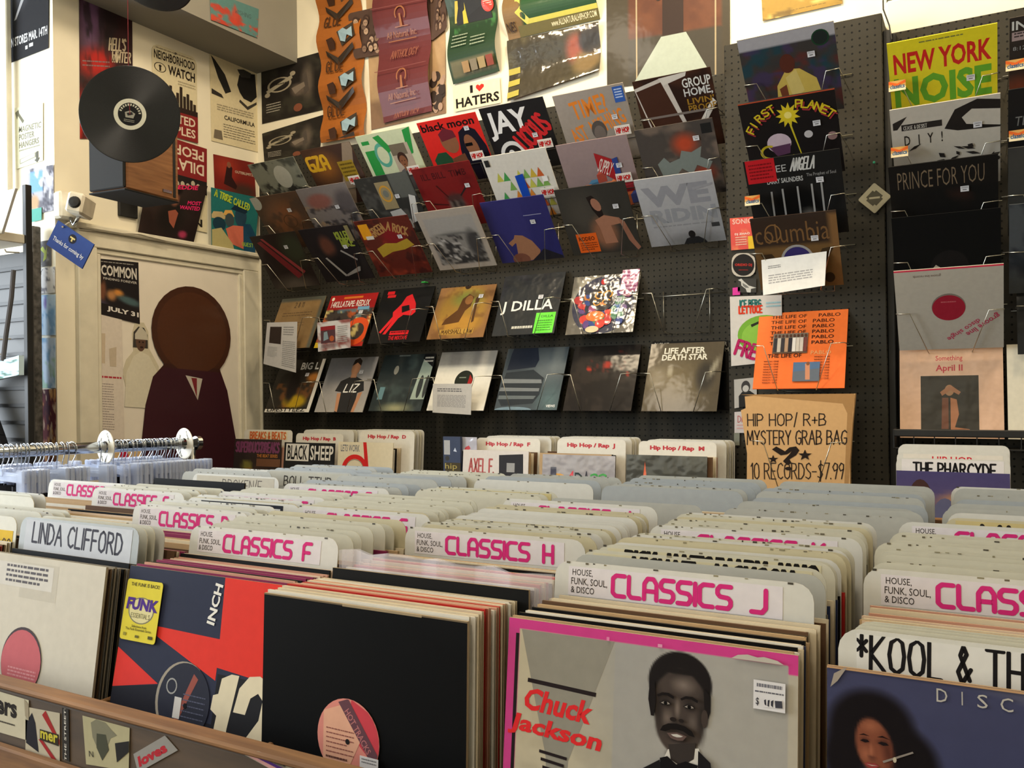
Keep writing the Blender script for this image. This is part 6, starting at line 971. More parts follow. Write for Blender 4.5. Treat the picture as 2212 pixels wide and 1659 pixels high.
CL = strip(divider(.03, 1.10, 'white', 'divider card with pink capitals at the right edge, behind the thick black marker card', 'lettered divider cards', v=1, t=6), 'L')
# ---- column c4 and c5, half out of the picture
D_C4 = 'the yellow-tabbed card at the left edge'
o = divider(-1.69, .915, 'cream', 'divider card with a yellow tab at the left edge', 'handwritten divider cards'); slab(Art((206, 170, 40)).S('90', .4, .3, .9, .7, (90, 70, 30), .14), flat(.05, .05, .125, DH - .075, -.0004), .05, .05, .0004).build('yellow_tab', M_CARD, o)
fill(-1.68, .84, .9, ['red', 'cream', 'tan', 'white', 'brown'], 'the left edge of the foreground bin', 7)
# ---- the rest of the cards, column by column
def cards(xc, ys, cols, after, seed, t=7, zt=-.222, jx=.005):
    q = random.Random(seed)
    for i, y in enumerate(ys):
        c = q.choice(cols); divider(xc + q.uniform(-jx, jx), y, c, 'plain %s divider card packed behind %s' % (c, after), 'plain divider cards behind ' + after, zt + q.uniform(-.004, .002), t, q.choice([0, 0, 1, 2, 3]))
GRN = ['cream', 'cream', 'white', 'cream', 'yellowed']; GRY = ['grey', 'pale blue-grey', 'grey']
aJ, aK, aH, aF = 'the nearest letter J card', 'the letter K card', 'the letter H card', 'the letter F card'
# c0
cards(-.321, [1.03], ['grey'], aJ, 1)
o = divider(-.325, 1.068, 'cream', 'divider card with half-hidden black marker name, lower of two behind the letter J card', 'handwritten divider cards', v=1); write(o, 'MICHAEL JACKSON', .2, .05, .92, .85, (30, 28, 26), .2, (196, 188, 158))
o = divider(-.321, 1.108, 'cream', 'divider card with half-hidden black marker names, upper of two behind the letter J card', 'handwritten divider cards', v=1); write(o, 'RICK JAMES/MARY JANG', .1, .05, .98, .9, (26, 24, 22), .2, (196, 188, 158))
cards(-.317, [1.125, 1.147, 1.165, 1.185, 1.203, 1.214, 1.225], GRN, aJ, 2)
fill(-.317, .995, 1.28, ['black', 'cream', 'brown', 'grey', 'red', 'navy', 'cream'], aJ, 8, 7, pitch=(.017, .022))
K2 = strip(divider(-.312, 1.30, 'white', 'divider card with the pink section letter K', 'lettered divider cards', v=2), 'K')
cards(-.313, [1.345, 1.365, 1.387, 1.405, 1.423], GRN, aK, 3); cards(-.306, [1.447], ['white'], aK, 4)
fill(-.313, 1.31, 1.44, ['cream', 'black', 'tan'], aK, 9, pitch=(.035, .045))
cards(-.255, [1.545, 1.60, 1.655, 1.708, 1.795, 1.845, 1.885, 1.925, 1.985], GRY, 'the row of letter K, in the second bin', 5, jx=.008)
# c1
cards(-.665, [1.16, 1.178, 1.205, 1.222, 1.24, 1.262, 1.278, 1.30, 1.322, 1.343, 1.36, 1.376, 1.392, 1.408], GRN, aH, 6, jx=.008, t=5)
fill(-.662, 1.135, 1.4, ['cream', 'black', 'tan', 'red'], aH, 10, 5, pitch=(.035, .045))
J2 = strip(divider(-.668, 1.51 - .06, 'white', 'farther divider card with the pink section letter J, behind the letter H group', 'lettered divider cards', v=1, zt=-.216), 'J')
cards(-.62, [1.55], ['grey'], 'the farther letter J card', 7)
cards(-.598, [1.785, 1.835, 1.895, 1.95, 2.005], GRY + ['pale blue-grey'], 'the farther letter J card', 8)
fill(-.6, 1.58, 1.77, ['cream', 'tan', 'red', 'white'], 'the farther letter J card', 11, pitch=(.04, .05))
# c2
cards(-1.012, [1.03, 1.055, 1.085, 1.12, 1.143, 1.16], GRN, aF, 9, jx=.008)
fill(-1.0, 1.0, 1.225, ['cream', 'black', 'brown', 'tan', 'magenta'], aF, 12, pitch=(.018, .024))
G1 = strip(divider(-1.012, 1.243, 'white', 'divider card with the pink section letter G', 'lettered divider cards', v=1), 'G')
aG = 'the letter G card'
o = divider(-1.018, 1.30, 'cream', 'divider card with the tops of black marker letters behind the letter G card', 'handwritten divider cards'); write(o, 'A   Y A    A S', .3, .1, .95, .9, (30, 28, 26), .16)
cards(-1.018, [1.262, 1.28, 1.325, 1.342, 1.37, 1.40], GRN, aG, 10, jx=.01)
o = divider(-1.04, 1.446, 'cream', 'farther divider card with tops of black marker letters behind the letter G card', 'handwritten divider cards'); write(o, 'O      A    L', .3, .1, .95, .9, (30, 28, 26), .18)
o = divider(-.944, 1.615, 'cream', 'yellowed divider card with large black and red marker letters in the second bin', 'handwritten divider cards', v=2); write(o, 'HOR: IN', .12, .1, .9, 1.0, (34, 30, 26), .2, (192, 178, 128))
cards(-.948, [1.545, 1.58], GRN, 'the row of letter G, in the second bin', 11); cards(-.936, [1.786], ['white'], 'the row of letter G, in the second bin', 12)
cards(-.94, [1.84, 1.90, 1.96], GRY, 'the row of letter G, in the second bin', 13)
cards(-1.23, [1.86, 1.89, 1.92], GRN, 'the yellowed card with black and red letters', 14, jx=.02)
# c3
cards(-1.345, [.93, .945, .958], GRN, 'the grey marker name card', 15, jx=.012); fill(-1.335, .965, 1.11, ['cream', 'magenta', 'brown', 'tan', 'black', 'cream'], 'the grey marker name card', 13, 8, pitch=(.009, .013))
D1 = strip(divider(-1.335, 1.128, 'white', 'divider card with the pink section letter D', 'lettered divider cards', v=2), 'D')
cards(-1.34, [1.15, 1.168, 1.185, 1.20], GRN, 'the letter D card', 16, jx=.01)
o = divider(-1.32, 1.245, 'white', 'divider card with a black strip and thin white capitals', 'handwritten divider cards'); slab(Art((30, 32, 42)).T('DISCONET', .03, .15, .97, .95, (196, 196, 196), -.01), flat(.23, .042, 0, DH - .046, -.0004), .23, .042, .0004).build('title_strip', M_CARD, o)
cards(-1.345, [1.27, 1.29], GRN, 'the black strip card', 17)
S1 = strip(divider(-1.345, 1.35, 'white', 'divider card with mostly hidden pink capitals behind the black strip card', 'lettered divider cards', v=1), 'S')
cards(-1.34, [1.375, 1.40, 1.43], GRN, 'the black strip card', 18)
S2 = strip(divider(-1.32, 1.53, 'white', 'farthest divider card with pink capitals, barely showing in the second bin', 'lettered divider cards'), 'E')
cards(-1.315, [1.56, 1.60, 1.645, 1.70, 1.73, 1.79, 1.85], GRY + ['cream'], 'the farthest pink-lettered card', 19, jx=.012)
# c4
fill(-1.69, .925, 1.27, ['tan', 'cream', 'black', 'peach', 'brown', 'cream', 'white'], D_C4, 14, pitch=(.017, .023)); cards(-1.70, [.975, .99, 1.002, 1.014], GRN, D_C4, 20, jx=.02)
C1_ = strip(divider(-1.70, 1.292, 'white', 'divider card with the pink section letter C', 'lettered divider cards', v=1), 'C')
cards(-1.70, [1.315, 1.33, 1.345, 1.36], GRN, 'the letter C card', 21, jx=.012)
o = divider(-1.675, 1.385, 'cream', 'divider card with tops of black marker letters behind the letter C card', 'handwritten divider cards'); write(o, 'RANE', .2, .1, .8, .9, (34, 30, 28), .2)
o = bpy.data.objects.new('record_sleeve', filler_mesh('black', .0042)); COL.objects.link(o); place(o, -1.66, 1.43, -.213, 7, .313); meta(o, 'black LP sleeve standing high behind the letter C card', 'record')
o = divider(-1.74, 1.62, 'white', 'divider card with faint slanted pencil writing in the second bin', 'handwritten divider cards'); write(o, 'BROKEN/F', .35, .2, .85, .9, (90, 84, 80), .08, (186, 180, 166))
o = divider(-1.63, 1.78, 'grey', 'grey divider card with tops of dark letters at the back of the second bin', 'handwritten divider cards'); write(o, 'BOLL TTI IR', .2, .3, .8, .95, (60, 56, 52), .14, (176, 174, 164), rot=0)
cards(-1.64, [1.83, 1.87, 1.91, 1.95], GRY + ['white'], 'the slanted pencil card', 22, jx=.02); cards(-1.87, [1.68, 1.73, 1.80], ['white', 'grey'], 'the slanted pencil card', 23, jx=.02)
# c5
A1 = strip(divider(-1.985, 1.365, 'white', 'leftmost divider card with pink capitals, beyond the left rail', 'lettered divider cards'), 'A')
cards(-1.985, [1.12, 1.135, 1.15], GRN, 'the left edge of the foreground bin', 24, jx=.02); fill(-1.985, 1.16, 1.34, ['cream', 'tan', 'white'], 'the left edge of the foreground bin', 15, pitch=(.024, .032))
# r0 continuing
cards(.03, [1.135, 1.16, 1.19], GRN, 'the right-hand pink-lettered card', 25)
o = divider(.03, 1.222, 'cream', 'divider card with a yellow patch and green drawing at the right edge', 'handwritten divider cards'); slab(Art((206, 200, 60)).P([(.1, .9), (.16, .5), (.26, .4), (.36, .5), (.4, .9)], (60, 130, 70)).P([(.5, .9), (.55, .5), (.7, .4), (.9, .6), (.8, .9)], (60, 130, 70)), flat(.16, .04, .06, DH - .046, -.0004), .16, .04, .0004).build('drawing', M_CARD, o)
cards(.03, [1.25, 1.275, 1.31, 1.345, 1.37], GRN, 'the right-hand pink-lettered card', 26, jx=.008); fill(.03, 1.11, 1.4, ['cream', 'tan', 'black'], 'the right-hand pink-lettered card', 16, pitch=(.04, .05))
R2_ = strip(divider(.04, 1.455, 'white', 'farther divider card with pink capitals at the right edge', 'lettered divider cards', zt=-.217), 'M')
o = divider(.10, 1.56, 'yellowed', 'yellowed divider card with black marker capitals at the right edge', 'handwritten divider cards'); write(o, 'MUSIK', .12, .15, .6, .95, (34, 30, 26), .2, (190, 174, 124))
cards(.1, [1.61, 1.67, 1.74, 1.82, 1.90, 1.98, 2.03], GRY + ['white'], 'the yellowed marker card', 27, jx=.008)
# ---- the hip hop bins along the wall
def wallrec(TL, TR, art, label, mat=None):
    p, q = onY(*TL, 3.08), onY(*TR, 3.08); o = slab(art, flat(.315, .315), .315, .315, .004).build('record_sleeve', mat or M_GLOSS); o.location = ((p.x + q.x) / 2, 3.08 - .03, (p.z + q.z) / 2 - .3135); o.rotation_euler = (-math.radians(5.5), 0, 0); meta(o, label, 'record', 'front records of the wall bins'); return o
def wallcard(TL, TR, y, t, label, col=(206, 200, 190), tc=(176, 40, 52), text=None):
    p, q = onY(*TL, y), onY(*TR, y); w = (q.x - p.x); a = Art((208, 204, 194), edge=(196, 190, 178))
    if text: a.T(text, .15, .045, .85, .105, tc, .055)
    o = slab(a, flat(w, .36), w, .36, .0014, outline=rrect(w, .36, .018, bottom=False)).build('divider_card', M_PLAST); o.location = ((p.x + q.x) / 2, y - .03, (p.z + q.z) / 2 - .3588); o.rotation_euler = (-math.radians(4.8), 0, 0); meta(o, label, 'divider card', 'divider cards in the wall bins'); return o
sd = Art((42, 34, 34), 16).mott((84, 60, 46), 4, .55, .2, 3, .6).S('SUPERDUCKBREAKS', .04, .05, .96, .2, (112, 58, 92), .2).T('THE BEAT SERIES', .5, .23, .94, .28, (190, 120, 50), .01).ell(.35, .6, .16, .14, (196, 84, 36), .4).ell(.3, .42, .14, .1, (110, 104, 50), .4).R(.5, .3, 1, .42, (104, 70, 50))
wallrec((508, 949), (607, 949), sd, 'dark LP cover with purple and orange lettering, first of the wall bins')
bs_ = Art((30, 30, 32), 16).R(.04, .02, .5, .28, (206, 202, 196)).T('BLACK', .07, .04, .47, .26, (26, 26, 28), .02).T('SHEEP', .53, .04, .98, .26, (210, 206, 200), .02).ell(.5, .6, .2, .2, (120, 74, 54), .5).mott((44, 44, 48), 6, .6, .1, 4, .6, (0, .3, 1, 1))
wallrec((618, 956), (720, 957), bs_, 'black and white LP cover with bold outlined capitals in the wall bins')
lw = Art((206, 196, 172)).T("LETS WORK", .05, .04, .4, .14, (90, 96, 110), .01).ring(.32, .4, .24, .22, .3, (196, 40, 40), 30).P([(.46, .0), (.52, .0), (.68, 1), (.6, 1)], (190, 40, 40)).ring(.32, .4, .17, .15, .06, (120, 110, 100), 24)
wallrec((732, 954), (849, 957), lw, 'cream LP cover with a big red letter O in the wall bins', M_CARD)
ax = Art((206, 200, 196)).S('AXEL F.', .1, .12, .48, .3, (170, 90, 90), .14).S('THEME', .26, .36, .62, .5, (70, 60, 60), .14).S('MUSIC', .26, .58, .5, .7, (70, 60, 60), .14).R(.02, .38, .24, .46, (206, 110, 120)).P([(.56, .06), (.92, .04), (.93, .36), (.57, .38)], (50, 50, 54)).R(.68, .16, .8, .28, (150, 150, 150)).P([(.6, .38), (.64, .38), (.66, .7), (.6, .7)], (176, 110, 84)).P([(.84, .38), (.88, .38), (.84, .7), (.8, .7)], (176, 110, 84)).E(.73, .74, .12, .1, (34, 30, 30))
wallrec((1001, 973), (1142, 973), ax, 'white LP cover with raised arms holding a boombox', M_CARD)
b4 = Art((150, 146, 150), 16).mott((176, 172, 178), 4, .5, .3, 3, .7).T('B', .2, .24, .34, .46, (206, 150, 60), -.01).T('4', .33, .2, .46, .42, (206, 60, 70), -.01).T('D', .46, .22, .58, .46, (44, 60, 60), -.01).T('A', .56, .2, .68, .48, (60, 60, 70), -.01).T('S', .66, .22, .78, .48, (60, 150, 70), -.01).T('S', .77, .22, .9, .48, (60, 150, 70), -.01).R(.12, .16, .2, .4, (70, 70, 84))
wallrec((1177, 982), (1324, 984), b4, 'silver shrink-wrapped LP with crooked coloured letters', M_BAG)
og = Art((64, 64, 58), 12).mott((84, 84, 76), 5, .5, .2, 3, .7).P([(.08, .55), (.2, .42), (.24, .08), (.28, .4), (.42, .5), (.36, .56), (.4, .7), (.26, .62), (.2, .72), (.16, .6), (.04, .7)], (206, 92, 56))
wallrec((1351, 984), (1530, 984), og, 'dark shrink-wrapped LP with a spiky orange logo', M_BAG)
ph = Art((74, 66, 96), 24).grad((64, 58, 100), (110, 92, 110), 90).ell(.6, .3, .3, .12, (166, 120, 84), .6).E(.22, .3, .11, .22, (62, 40, 38)).E(.44, .5, .12, .24, (84, 84, 110)).R(.66, .2, .9, .4, (30, 30, 36)).S('PHARCYDE', .69, .24, .87, .36, (196, 190, 190), .12)
p, q = onY(1931, 1019, 2.92), onY(2184, 1031, 2.92); o = slab(ph, flat(.315, .315), .315, .315, .004).build('record_sleeve', M_GLOSS); o.location = ((p.x + q.x) / 2, 2.96, (p.z + q.z) / 2 - .313); o.rotation_euler = (-math.radians(5), 0, 0); meta(o, 'purple painted LP cover at the right end of the wall bins', 'record', 'front records of the wall bins')
wallcard((640, 935), (742, 938), 3.15, 0, 'white wall-bin card with a red section title ending in B', text='Hip Hop / Rap  B')
wallcard((778, 931), (896, 932), 3.15, 0, 'white wall-bin card with a red section title ending in D', text='Hip Hop / Rap  D')
wallcard((1030, 946), (1167, 947), 3.15, 0, 'white wall-bin card with a red section title ending in F', text='Hip Hop / Rap  F')
wallcard((1204, 948), (1352, 949), 3.15, 0, 'white wall-bin card with a red section title ending in J', text='Hip Hop / Rap  J')
wallcard((1380, 953), (1548, 955), 3.15, 0, 'white wall-bin card with a red section title ending in M', text='Hip Hop / Rap  M')
o = wallcard((528, 928), (632, 929), 3.13, 0, 'cream wall-bin card with orange handwritten title above the first cover'); slab(Art((204, 192, 160)).S('BREAKS & BEATS', .04, .1, .96, .95, (196, 96, 50), .2), flat(.26, .04, 0, .312, -.0004), .26, .04, .0004).build('handwritten_title', M_CARD, o)
for (a, b, n, lab) in (((684, 927), (784, 928), 4, 'the letter B card'), ((808, 927), (909, 928), 5, 'the letter D card'), ((1075, 940), (1212, 940), 5, 'the letter F card'), ((1236, 942), (1382, 943), 5, 'the letter J card'), ((1436, 948), (1569, 947), 5, 'the letter M card')):
    pa_, pb_ = onY(*a, 3.24), onY(*b, 3.24)
    for k in range(n):
        o = bpy.data.objects.new('divider_card', divider_mesh('cream' if k % 2 else 'white', k % 3)); COL.objects.link(o); place(o, (pa_.x + pb_.x) / 2 - .02 * (n - k) / n, 3.165 + .075 * (k + 1) / n, pa_.z, 4.5, DH); meta(o, 'plain pale card packed behind %s of the wall bins' % lab, 'divider card', 'plain cards behind %s in the wall bins' % lab)
for (xc, lab, s0) in ((-2.86, 'the letter B card of the wall bins', 30), (-2.47, 'the letter D card of the wall bins', 31), (-1.78, 'the letter F card of the wall bins', 32), (-1.43, 'the letter J card of the wall bins', 33), (-1.03, 'the letter M card of the wall bins', 34)):
    fill(xc, 3.092, 3.2, ['cream', 'tan', 'brown', 'white', 'black', 'grey', 'salmon'], lab.replace('the letter', 'the cover before letter'), s0, 5, -.268, (.013, .016) if s0 == 31 else (.022, .028), .008)
o = divider(-.09, 3.0, 'white', 'white card with black graffiti lettering above the purple painted cover', 'divider cards in the wall bins', zt=-.243, t=4); write(o, 'THE PHARCYDE', .12, .2, .92, .95, (26, 24, 26), .16, (208, 204, 204), .05)
o = divider(-.09, 3.03, 'white', 'white card with red capitals half hidden behind the black graffiti card', 'divider cards in the wall bins', zt=-.225, t=4); slab(Art((206, 200, 190)).T('HIP HOP', .3, .2, .7, .9, (190, 44, 56), .02), flat(.28, .03, 0, .325, -.0004), .28, .03, .0003).build('title_strip', M_CARD, o)
cards(-.09, [3.07, 3.1], ['cream', 'white'], 'the black graffiti card', 40, 4, -.205)
# small things by the letter F card of the wall bins
def box_at(name, a, b, y, d, art, label, cat, mat=M_GLOSS):
    p, q = onY(*a, y), onY(*b, y); w, h = q.x - p.x, p.z - q.z; o = slab(art, flat(w, h), w, h, d).build(name, mat); o.location = ((p.x + q.x) / 2, y, q.z); meta(o, label, cat); return o
box_at('cassette_case', (957, 943), (995, 1022), 3.09, .016, Art((60, 70, 96), 8).R(.05, .1, .4, .5, (170, 172, 176)).E(.24, .6, .12, .07, (60, 60, 60)).R(.1, .72, 1, 1, (70, 62, 44)).T('hip', .1, .74, .8, .94, (176, 160, 90)).P([(.6, .4), (.7, .3), (.8, .42)], (190, 200, 220)), 'small blue and olive case with white label left of the boombox cover', 'case')
box_at('plastic_wallet', (996, 944), (1030, 975), 3.11, .004, Art((176, 176, 190)).P([(.2, .9), (.3, .7), (.5, .6), (.6, .8), (.4, 1)], (190, 60, 70)), 'clear wallet with red marks left of the letter F card', 'wallet', M_BAG)
# ---- stickers on the front of the foreground bin (parts of the bin)
def bin_sticker(pix, art, name, label, rnd=None):
    o = sheet(name, pix, ('Y', .735), art, '', '', mat=M_CARD, off=.001, t=.0004, round_=rnd); 
    for k in ('label', 'category'): 
        if k in o: del o[k]
    w_ = o.location.copy(); o.parent = BIN_A; o.location = w_ - BIN_A.location; o['label'] = label; return o
bin_sticker([(-10, 1490), (64, 1512), (66, 1600), (-10, 1578)], Art((186, 180, 160)).T('ers', .06, .2, .66, .55, (40, 36, 34), .04).lines(.1, .7, .6, .78, 1, (70, 66, 60), 1).P([(.88, 0), (1, .1), (1, .5), (.9, .4)], (150, 140, 120)), 'bin_sticker', 'cream sticker with bold lower-case letters')
bin_sticker([(57, 1526), (131, 1540), (131, 1655), (57, 1622)], Art((176, 168, 150)).P([(.06, .3), (.2, .1), (.3, .3), (.4, .9), (.02, .8)], (36, 36, 44)).P([(.5, .1), (.6, .0), (1, .5), (1, .6)], (150, 40, 40)).P([(.4, .62), (.5, .6), (1, .95), (1, 1), (.9, 1)], (150, 40, 44)).R(.44, .4, .98, .62, (50, 44, 34)).T('mer', .46, .42, .96, .58, (186, 176, 60), .03), 'bin_sticker', 'sticker with a dark figure and yellow letters')
bin_sticker([(136, 1528), (150, 1532), (152, 1645), (137, 1638)], Art((50, 48, 46)).T('(THE STREETS', -2.2, .46, 3.2, .54, (206, 202, 196), .01, rot=90), 'bin_sticker', 'narrow black sticker with white vertical capitals')
bin_sticker([(180, 1545), (282, 1572), (280, 1665), (188, 1650)], Art((166, 160, 130)).P([(.18, .1), (.3, -.0), (.5, .02), (.62, .14), (.74, .24), (.6, .34), (.5, .6), (.3, .62), (.2, .4)], (120, 118, 100)).P([(.3, .3), (.5, .28), (.56, .6), (.4, .86), (.28, .6)], (70, 72, 60)).P([(.7, .42), (1, .3), (1, .55), (.74, .84)], (40, 40, 40)).T('N', .1, .7, .2, .82, (60, 56, 48)), 'bin_sticker', 'torn round sticker with a drawn bearded face')
bin_sticker([(290, 1628), (358, 1588), (386, 1620), (300, 1668)], Art((140, 138, 136)).T('loves', .08, .25, .84, .8, (170, 44, 56), .05, .15), 'bin_sticker', 'grey sticker with red script')
bin_sticker([(505, 1616), (560, 1622), (640, 1650), (640, 1690), (500, 1690)][:4], Art((150, 142, 126)).P([(.1, .1), (.3, .2), (.3, 1), (.0, 1)], (186, 140, 140)).R(.3, .2, .5, 1, (70, 40, 110)).T('VIDE', .52, .5, .8, .8, (40, 40, 40), .02), 'bin_sticker', 'torn sticker with a purple block')
# ================================================================ clothes rail with clear hangers
PR, PL = dep(424, 957, 2.9), dep(0, 976, 2.4); PL2 = PL + (PL - PR) * .9
rl = empty('clothes_rail', (PR.x, PR.y, FLOOR)); meta(rl, 'chrome clothes rail on a stand left of the record bins', 'clothes rail')
o0 = Vector(rl.location)
m = MB(); m.tube([PR - o0, PL2 - o0], .0175, 16); m.build('rail', M_CHROME, rl, smooth=True)
dr_ = (PL - PR).normalized()
m = MB(); m.tube([PR - o0 - dr_ * .012, PR - o0 + dr_ * .004], .0235, 16); m.build('end_cap', M_CHROME, rl, smooth=False)
for t_, nm in ((.03, 'post'), (1.85, 'post')):
    q = PR + (PL - PR) * t_; m = MB(); m.tube([q - o0 + Vector((0, 0, -.01)), Vector((q.x - o0.x, q.y - o0.y, .03))], .014, 12); m.build(nm, M_CHROME, rl, smooth=True)
    m = MB(); m.tube([Vector((q.x - o0.x - .12, q.y - o0.y, .016)), Vector((q.x - o0.x + .12, q.y - o0.y, .016))], .015, 10); m.build('foot', M_CHROME, rl)
def pix_x(P): d = P.dot(FW); return 1106 + CAM_F * P.dot(RT) / d
def on_rail(px):
    a, b = 0, 1.2
    for _ in range(40):
        c = (a + b) / 2
        if pix_x(PR + (PL - PR) * c) > px: a = c
        else: b = c
    return PR + (PL - PR) * a
yaw_r = math.atan2(dr_.y, dr_.x)
# size rings
for px, words, lab in ((398, ('XS', 'S'), 'cream plastic size ring near the end of the chrome rail'), (228, ('M', 'L'), 'cream plastic size ring in the middle of the chrome rail')):
    q = on_rail(px); rg = empty('size_ring', q, (0, 0, yaw_r + math.pi / 2)); meta(rg, lab, 'size ring', 'size rings on the chrome rail')
    m = MB(); m.lathe([(.0185, -.0012), (.05, -.0016), (.0525, 0), (.05, .0016), (.0185, .0012), (.0185, -.0012)], 40); m.build('disc', M_WHITEP, rg)
    mm = MB(); aa = Art((206, 198, 176)); a1 = (('X-Small', 'X-Large') if words[0] == 'XS' else ('Medium', 'Large'))
    for t, rt, cx, cz in ((a1[0], 62, -.028, .014), (a1[1], -62, .02, .028), (a1[0], 118 + 180, -.02, -.03)):
        for sd_ in (-1, 1):
            v, f = type_mesh(t, .01); base = len(mm.v); R_ = math.radians(rt)
            for a, b in v:
                X = (a - .5) * .032; Z = (b - .5) * .009; mm.v.append(((cx + X * math.cos(R_) - Z * math.sin(R_)) * (-sd_ if sd_ > 0 else 1) * (1 if sd_ < 0 else 1), sd_ * .0019, cz + X * math.sin(R_) + Z * math.cos(R_)))
            for fc in f: mm.f.append(tuple(base + i for i in fc)); mm.c.append((50, 46, 42))
    mm.build('size_lettering', M_MATTE, rg)
# hangers
hg = empty('clip_hanger', (0, 0, 0))
m = MB(); hk = [(.0205 * math.sin(a), 0, .0205 * math.cos(a)) for a in [math.radians(k) for k in range(-150, 91, 20)]] + [(.012, 0, -.024), (.003, 0, -.036), (0, 0, -.044), (0, 0, -.056)]
m.tube(hk, .0014, 6); m.build('hook', M_CHROME, hg, smooth=True)
m = MB(); m.box((-.15, -.004, -.083), (.15, .004, -.062), ch=.002); m.box((-.15, -.0015, -.062), (.15, .0015, -.056)); m.box((-.02, -.006, -.07), (.02, .006, -.046), ch=.003); m.build('arm', M_CLEAR, hg)
for sx in (-1, 1):
    m = MB(); m.box((sx * .135 - .02, -.011, -.112), (sx * .135 + .02, -.003, -.045), ch=.003); m.box((sx * .135 - .02, .003, -.112), (sx * .135 + .02, .011, -.045), ch=.003); m.build('clip', M_CLEAR, hg)
rr = random.Random(12); first = True
L_ = [3, 14, 24, 36, 45, 52, 60, 72, 82, 90, 101, 110, 122, 134, 146, 156]; G_ = [216, 226, 244, 254, 262, 270, 278, 286, 293, 299, 305, 311, 317, 323, 328, 334, 339, 345, 350, 356, 361, 367, 373, 379, 385]
for px in L_ + G_:
    o = hg if first else copy_tree(hg); first = False; o.location = on_rail(px) ; o.rotation_euler = (0, 0, yaw_r + math.pi / 2 + rr.uniform(-.3, .3))
    if px < 200: meta(o, 'clear plastic clip hanger with chrome hook in the left cluster on the rail', 'hanger', 'hangers in the left cluster')
    else: meta(o, 'clear plastic clip hanger with chrome hook in the cluster between the two size rings', 'hanger', 'hangers between the size rings')
for px, lab in ((22, 'black garment on the leftmost hangers'), (66, 'black garment on the left hanger cluster near the first letter card'), (262, 'black garment in the left part of the hangers between the size rings'), (318, 'black garment in the right part of the hangers between the size rings')):
    q = on_rail(px); m = MB(); n_ = 16
    row = lambda z: [(-.13 + .26 * i / n_, .012 * math.sin(i * 1.3 + z * 3) + .01, z) for i in range(n_ + 1)]
    for zz in range(6):
        a, b = row(-.1 - zz * .1), row(-.2 - zz * .1)
        for i in range(n_): m.face([a[i], a[i + 1], b[i + 1], b[i]], (26, 26, 32)); m.face([(p[0], p[1] + .012, p[2]) for p in (a[i], b[i], b[i + 1], a[i + 1])], (26, 26, 32))
    o = m.build('black_garment', M_MATTE, None, q, (0, 0, yaw_r + math.pi / 2)); meta(o, lab, 'garment', 'black garments on the rail')
# ================================================================ far left: bright wall, display stand
YE = YP - .001
sheet('poster', [(18, -60), (107, -88), (106, 104), (22, 137)], ('Y', YE), Art((34, 34, 38), 24).ell(.3, .2, .3, .3, (70, 70, 76), .7).P([(.5, .0), (.6, .0), (.55, .2), (.2, .55), (.14, .56), (.4, .26)], (150, 150, 154)).T('IN STORES MAR. 14TH', .03, .74, .97, .84, (206, 206, 208), .02).R(.42, .88, .48, .92, (190, 190, 190)).R(.52, .87, .62, .91, (190, 190, 190)), 'black poster with a white release line on the bright wall at the upper left', 'poster', None, M_MATTE)
hs = Art((214, 214, 190)).P([(.02, .08), (.14, .04), (.16, .1), (.34, .24), (.28, .28), (.12, .14), (.08, .2)], (110, 110, 96)).T('MAGNETIC', .14, .32, .94, .42, (120, 120, 106), .01, .08).T('POSTER', .14, .45, .7, .55, (120, 120, 106), .01, .08).T('HANGERS', .14, .58, .86, .68, (120, 120, 106), .01, .08).lines(.14, .71, .9, .75, 1, (150, 150, 136), 1).P([(.16, .86), (.74, .82), (.74, .9), (.16, .94)], (150, 150, 136)).P([(.19, .87), (.71, .83), (.71, .89), (.19, .93)], (206, 206, 186)).P([(.76, .82), (.84, .81), (.84, .93), (.9, .93), (.8, 1), (.7, .95), (.76, .94)], (90, 90, 82))
sheet('sign', [(33, 234), (94, 222), (94, 347), (36, 366)], ('Y', YE), hs, 'pale sign for poster hangers with an arrow on the bright wall', 'sign', None, M_MATTE)
sheet('sticker_sheet', [(62, 366), (117, 356), (117, 455), (63, 466)], ('Y', YE), Art((160, 160, 170), 20).mott((90, 90, 100), 5, .5, .12, 3, .9).rect(.1, .1, .55, .5, (110, 150, 190)).mott((206, 206, 210), 6, .6, .1, 4, .8).ell(.25, .75, .22, .2, (170, 140, 110), .4).mott((60, 60, 70), 7, .65, .1, 6, .8, (.6, 0, 1, 1)), 'collage of small pictures on the bright wall', 'collage')
sheet('note', [(69, 453), (91, 448), (91, 475), (70, 480)], ('Y', YE - .004), Art((84, 150, 140)), 'small teal note under the picture collage', 'note')
sheet('photo_print', [(82, 523), (112, 518), (112, 574), (83, 578)], ('Y', YE), Art((96, 96, 98), 20).mott((150, 150, 150), 4, .5, .2, 3).P([(.2, .3), (.4, .2), (.6, .4), (.7, .2), (.66, .7), (.4, .8), (.5, .5)], (160, 176, 90)), 'grey picture of a green plant on the bright wall', 'print')
sheet('photo_print', [(83, 580), (120, 576), (120, 632), (84, 636)], ('Y', YE), Art((206, 206, 206), 16).mott((120, 120, 126), 6, .6, .1, 5).S('Y', .1, .05, .3, .25, (60, 60, 60), .1), 'white picture with grey drawing below the plant picture', 'print')
sheet('photo_print', [(81, 638), (121, 636), (121, 724), (82, 724)], ('Y', YE), Art((180, 204, 226), 16).mott((120, 160, 200), 4, .5, .2, 6).ell(.45, .2, .1, .2, (120, 110, 170), .5), 'picture with bluish glare painted into its colours on the bright wall', 'print')  # the blues are daylight glare painted into the panel
sheet('photo_print', [(81, 730), (121, 730), (121, 838), (82, 838)], ('Y', YE), Art((190, 210, 232), 16).mott((130, 170, 206), 5, .5, .2, 8).mott((150, 190, 160), 4, .6, .1, 9, .7), 'picture with painted bluish glare and green under another on the bright wall', 'print')  # bluish glare painted into this panel too
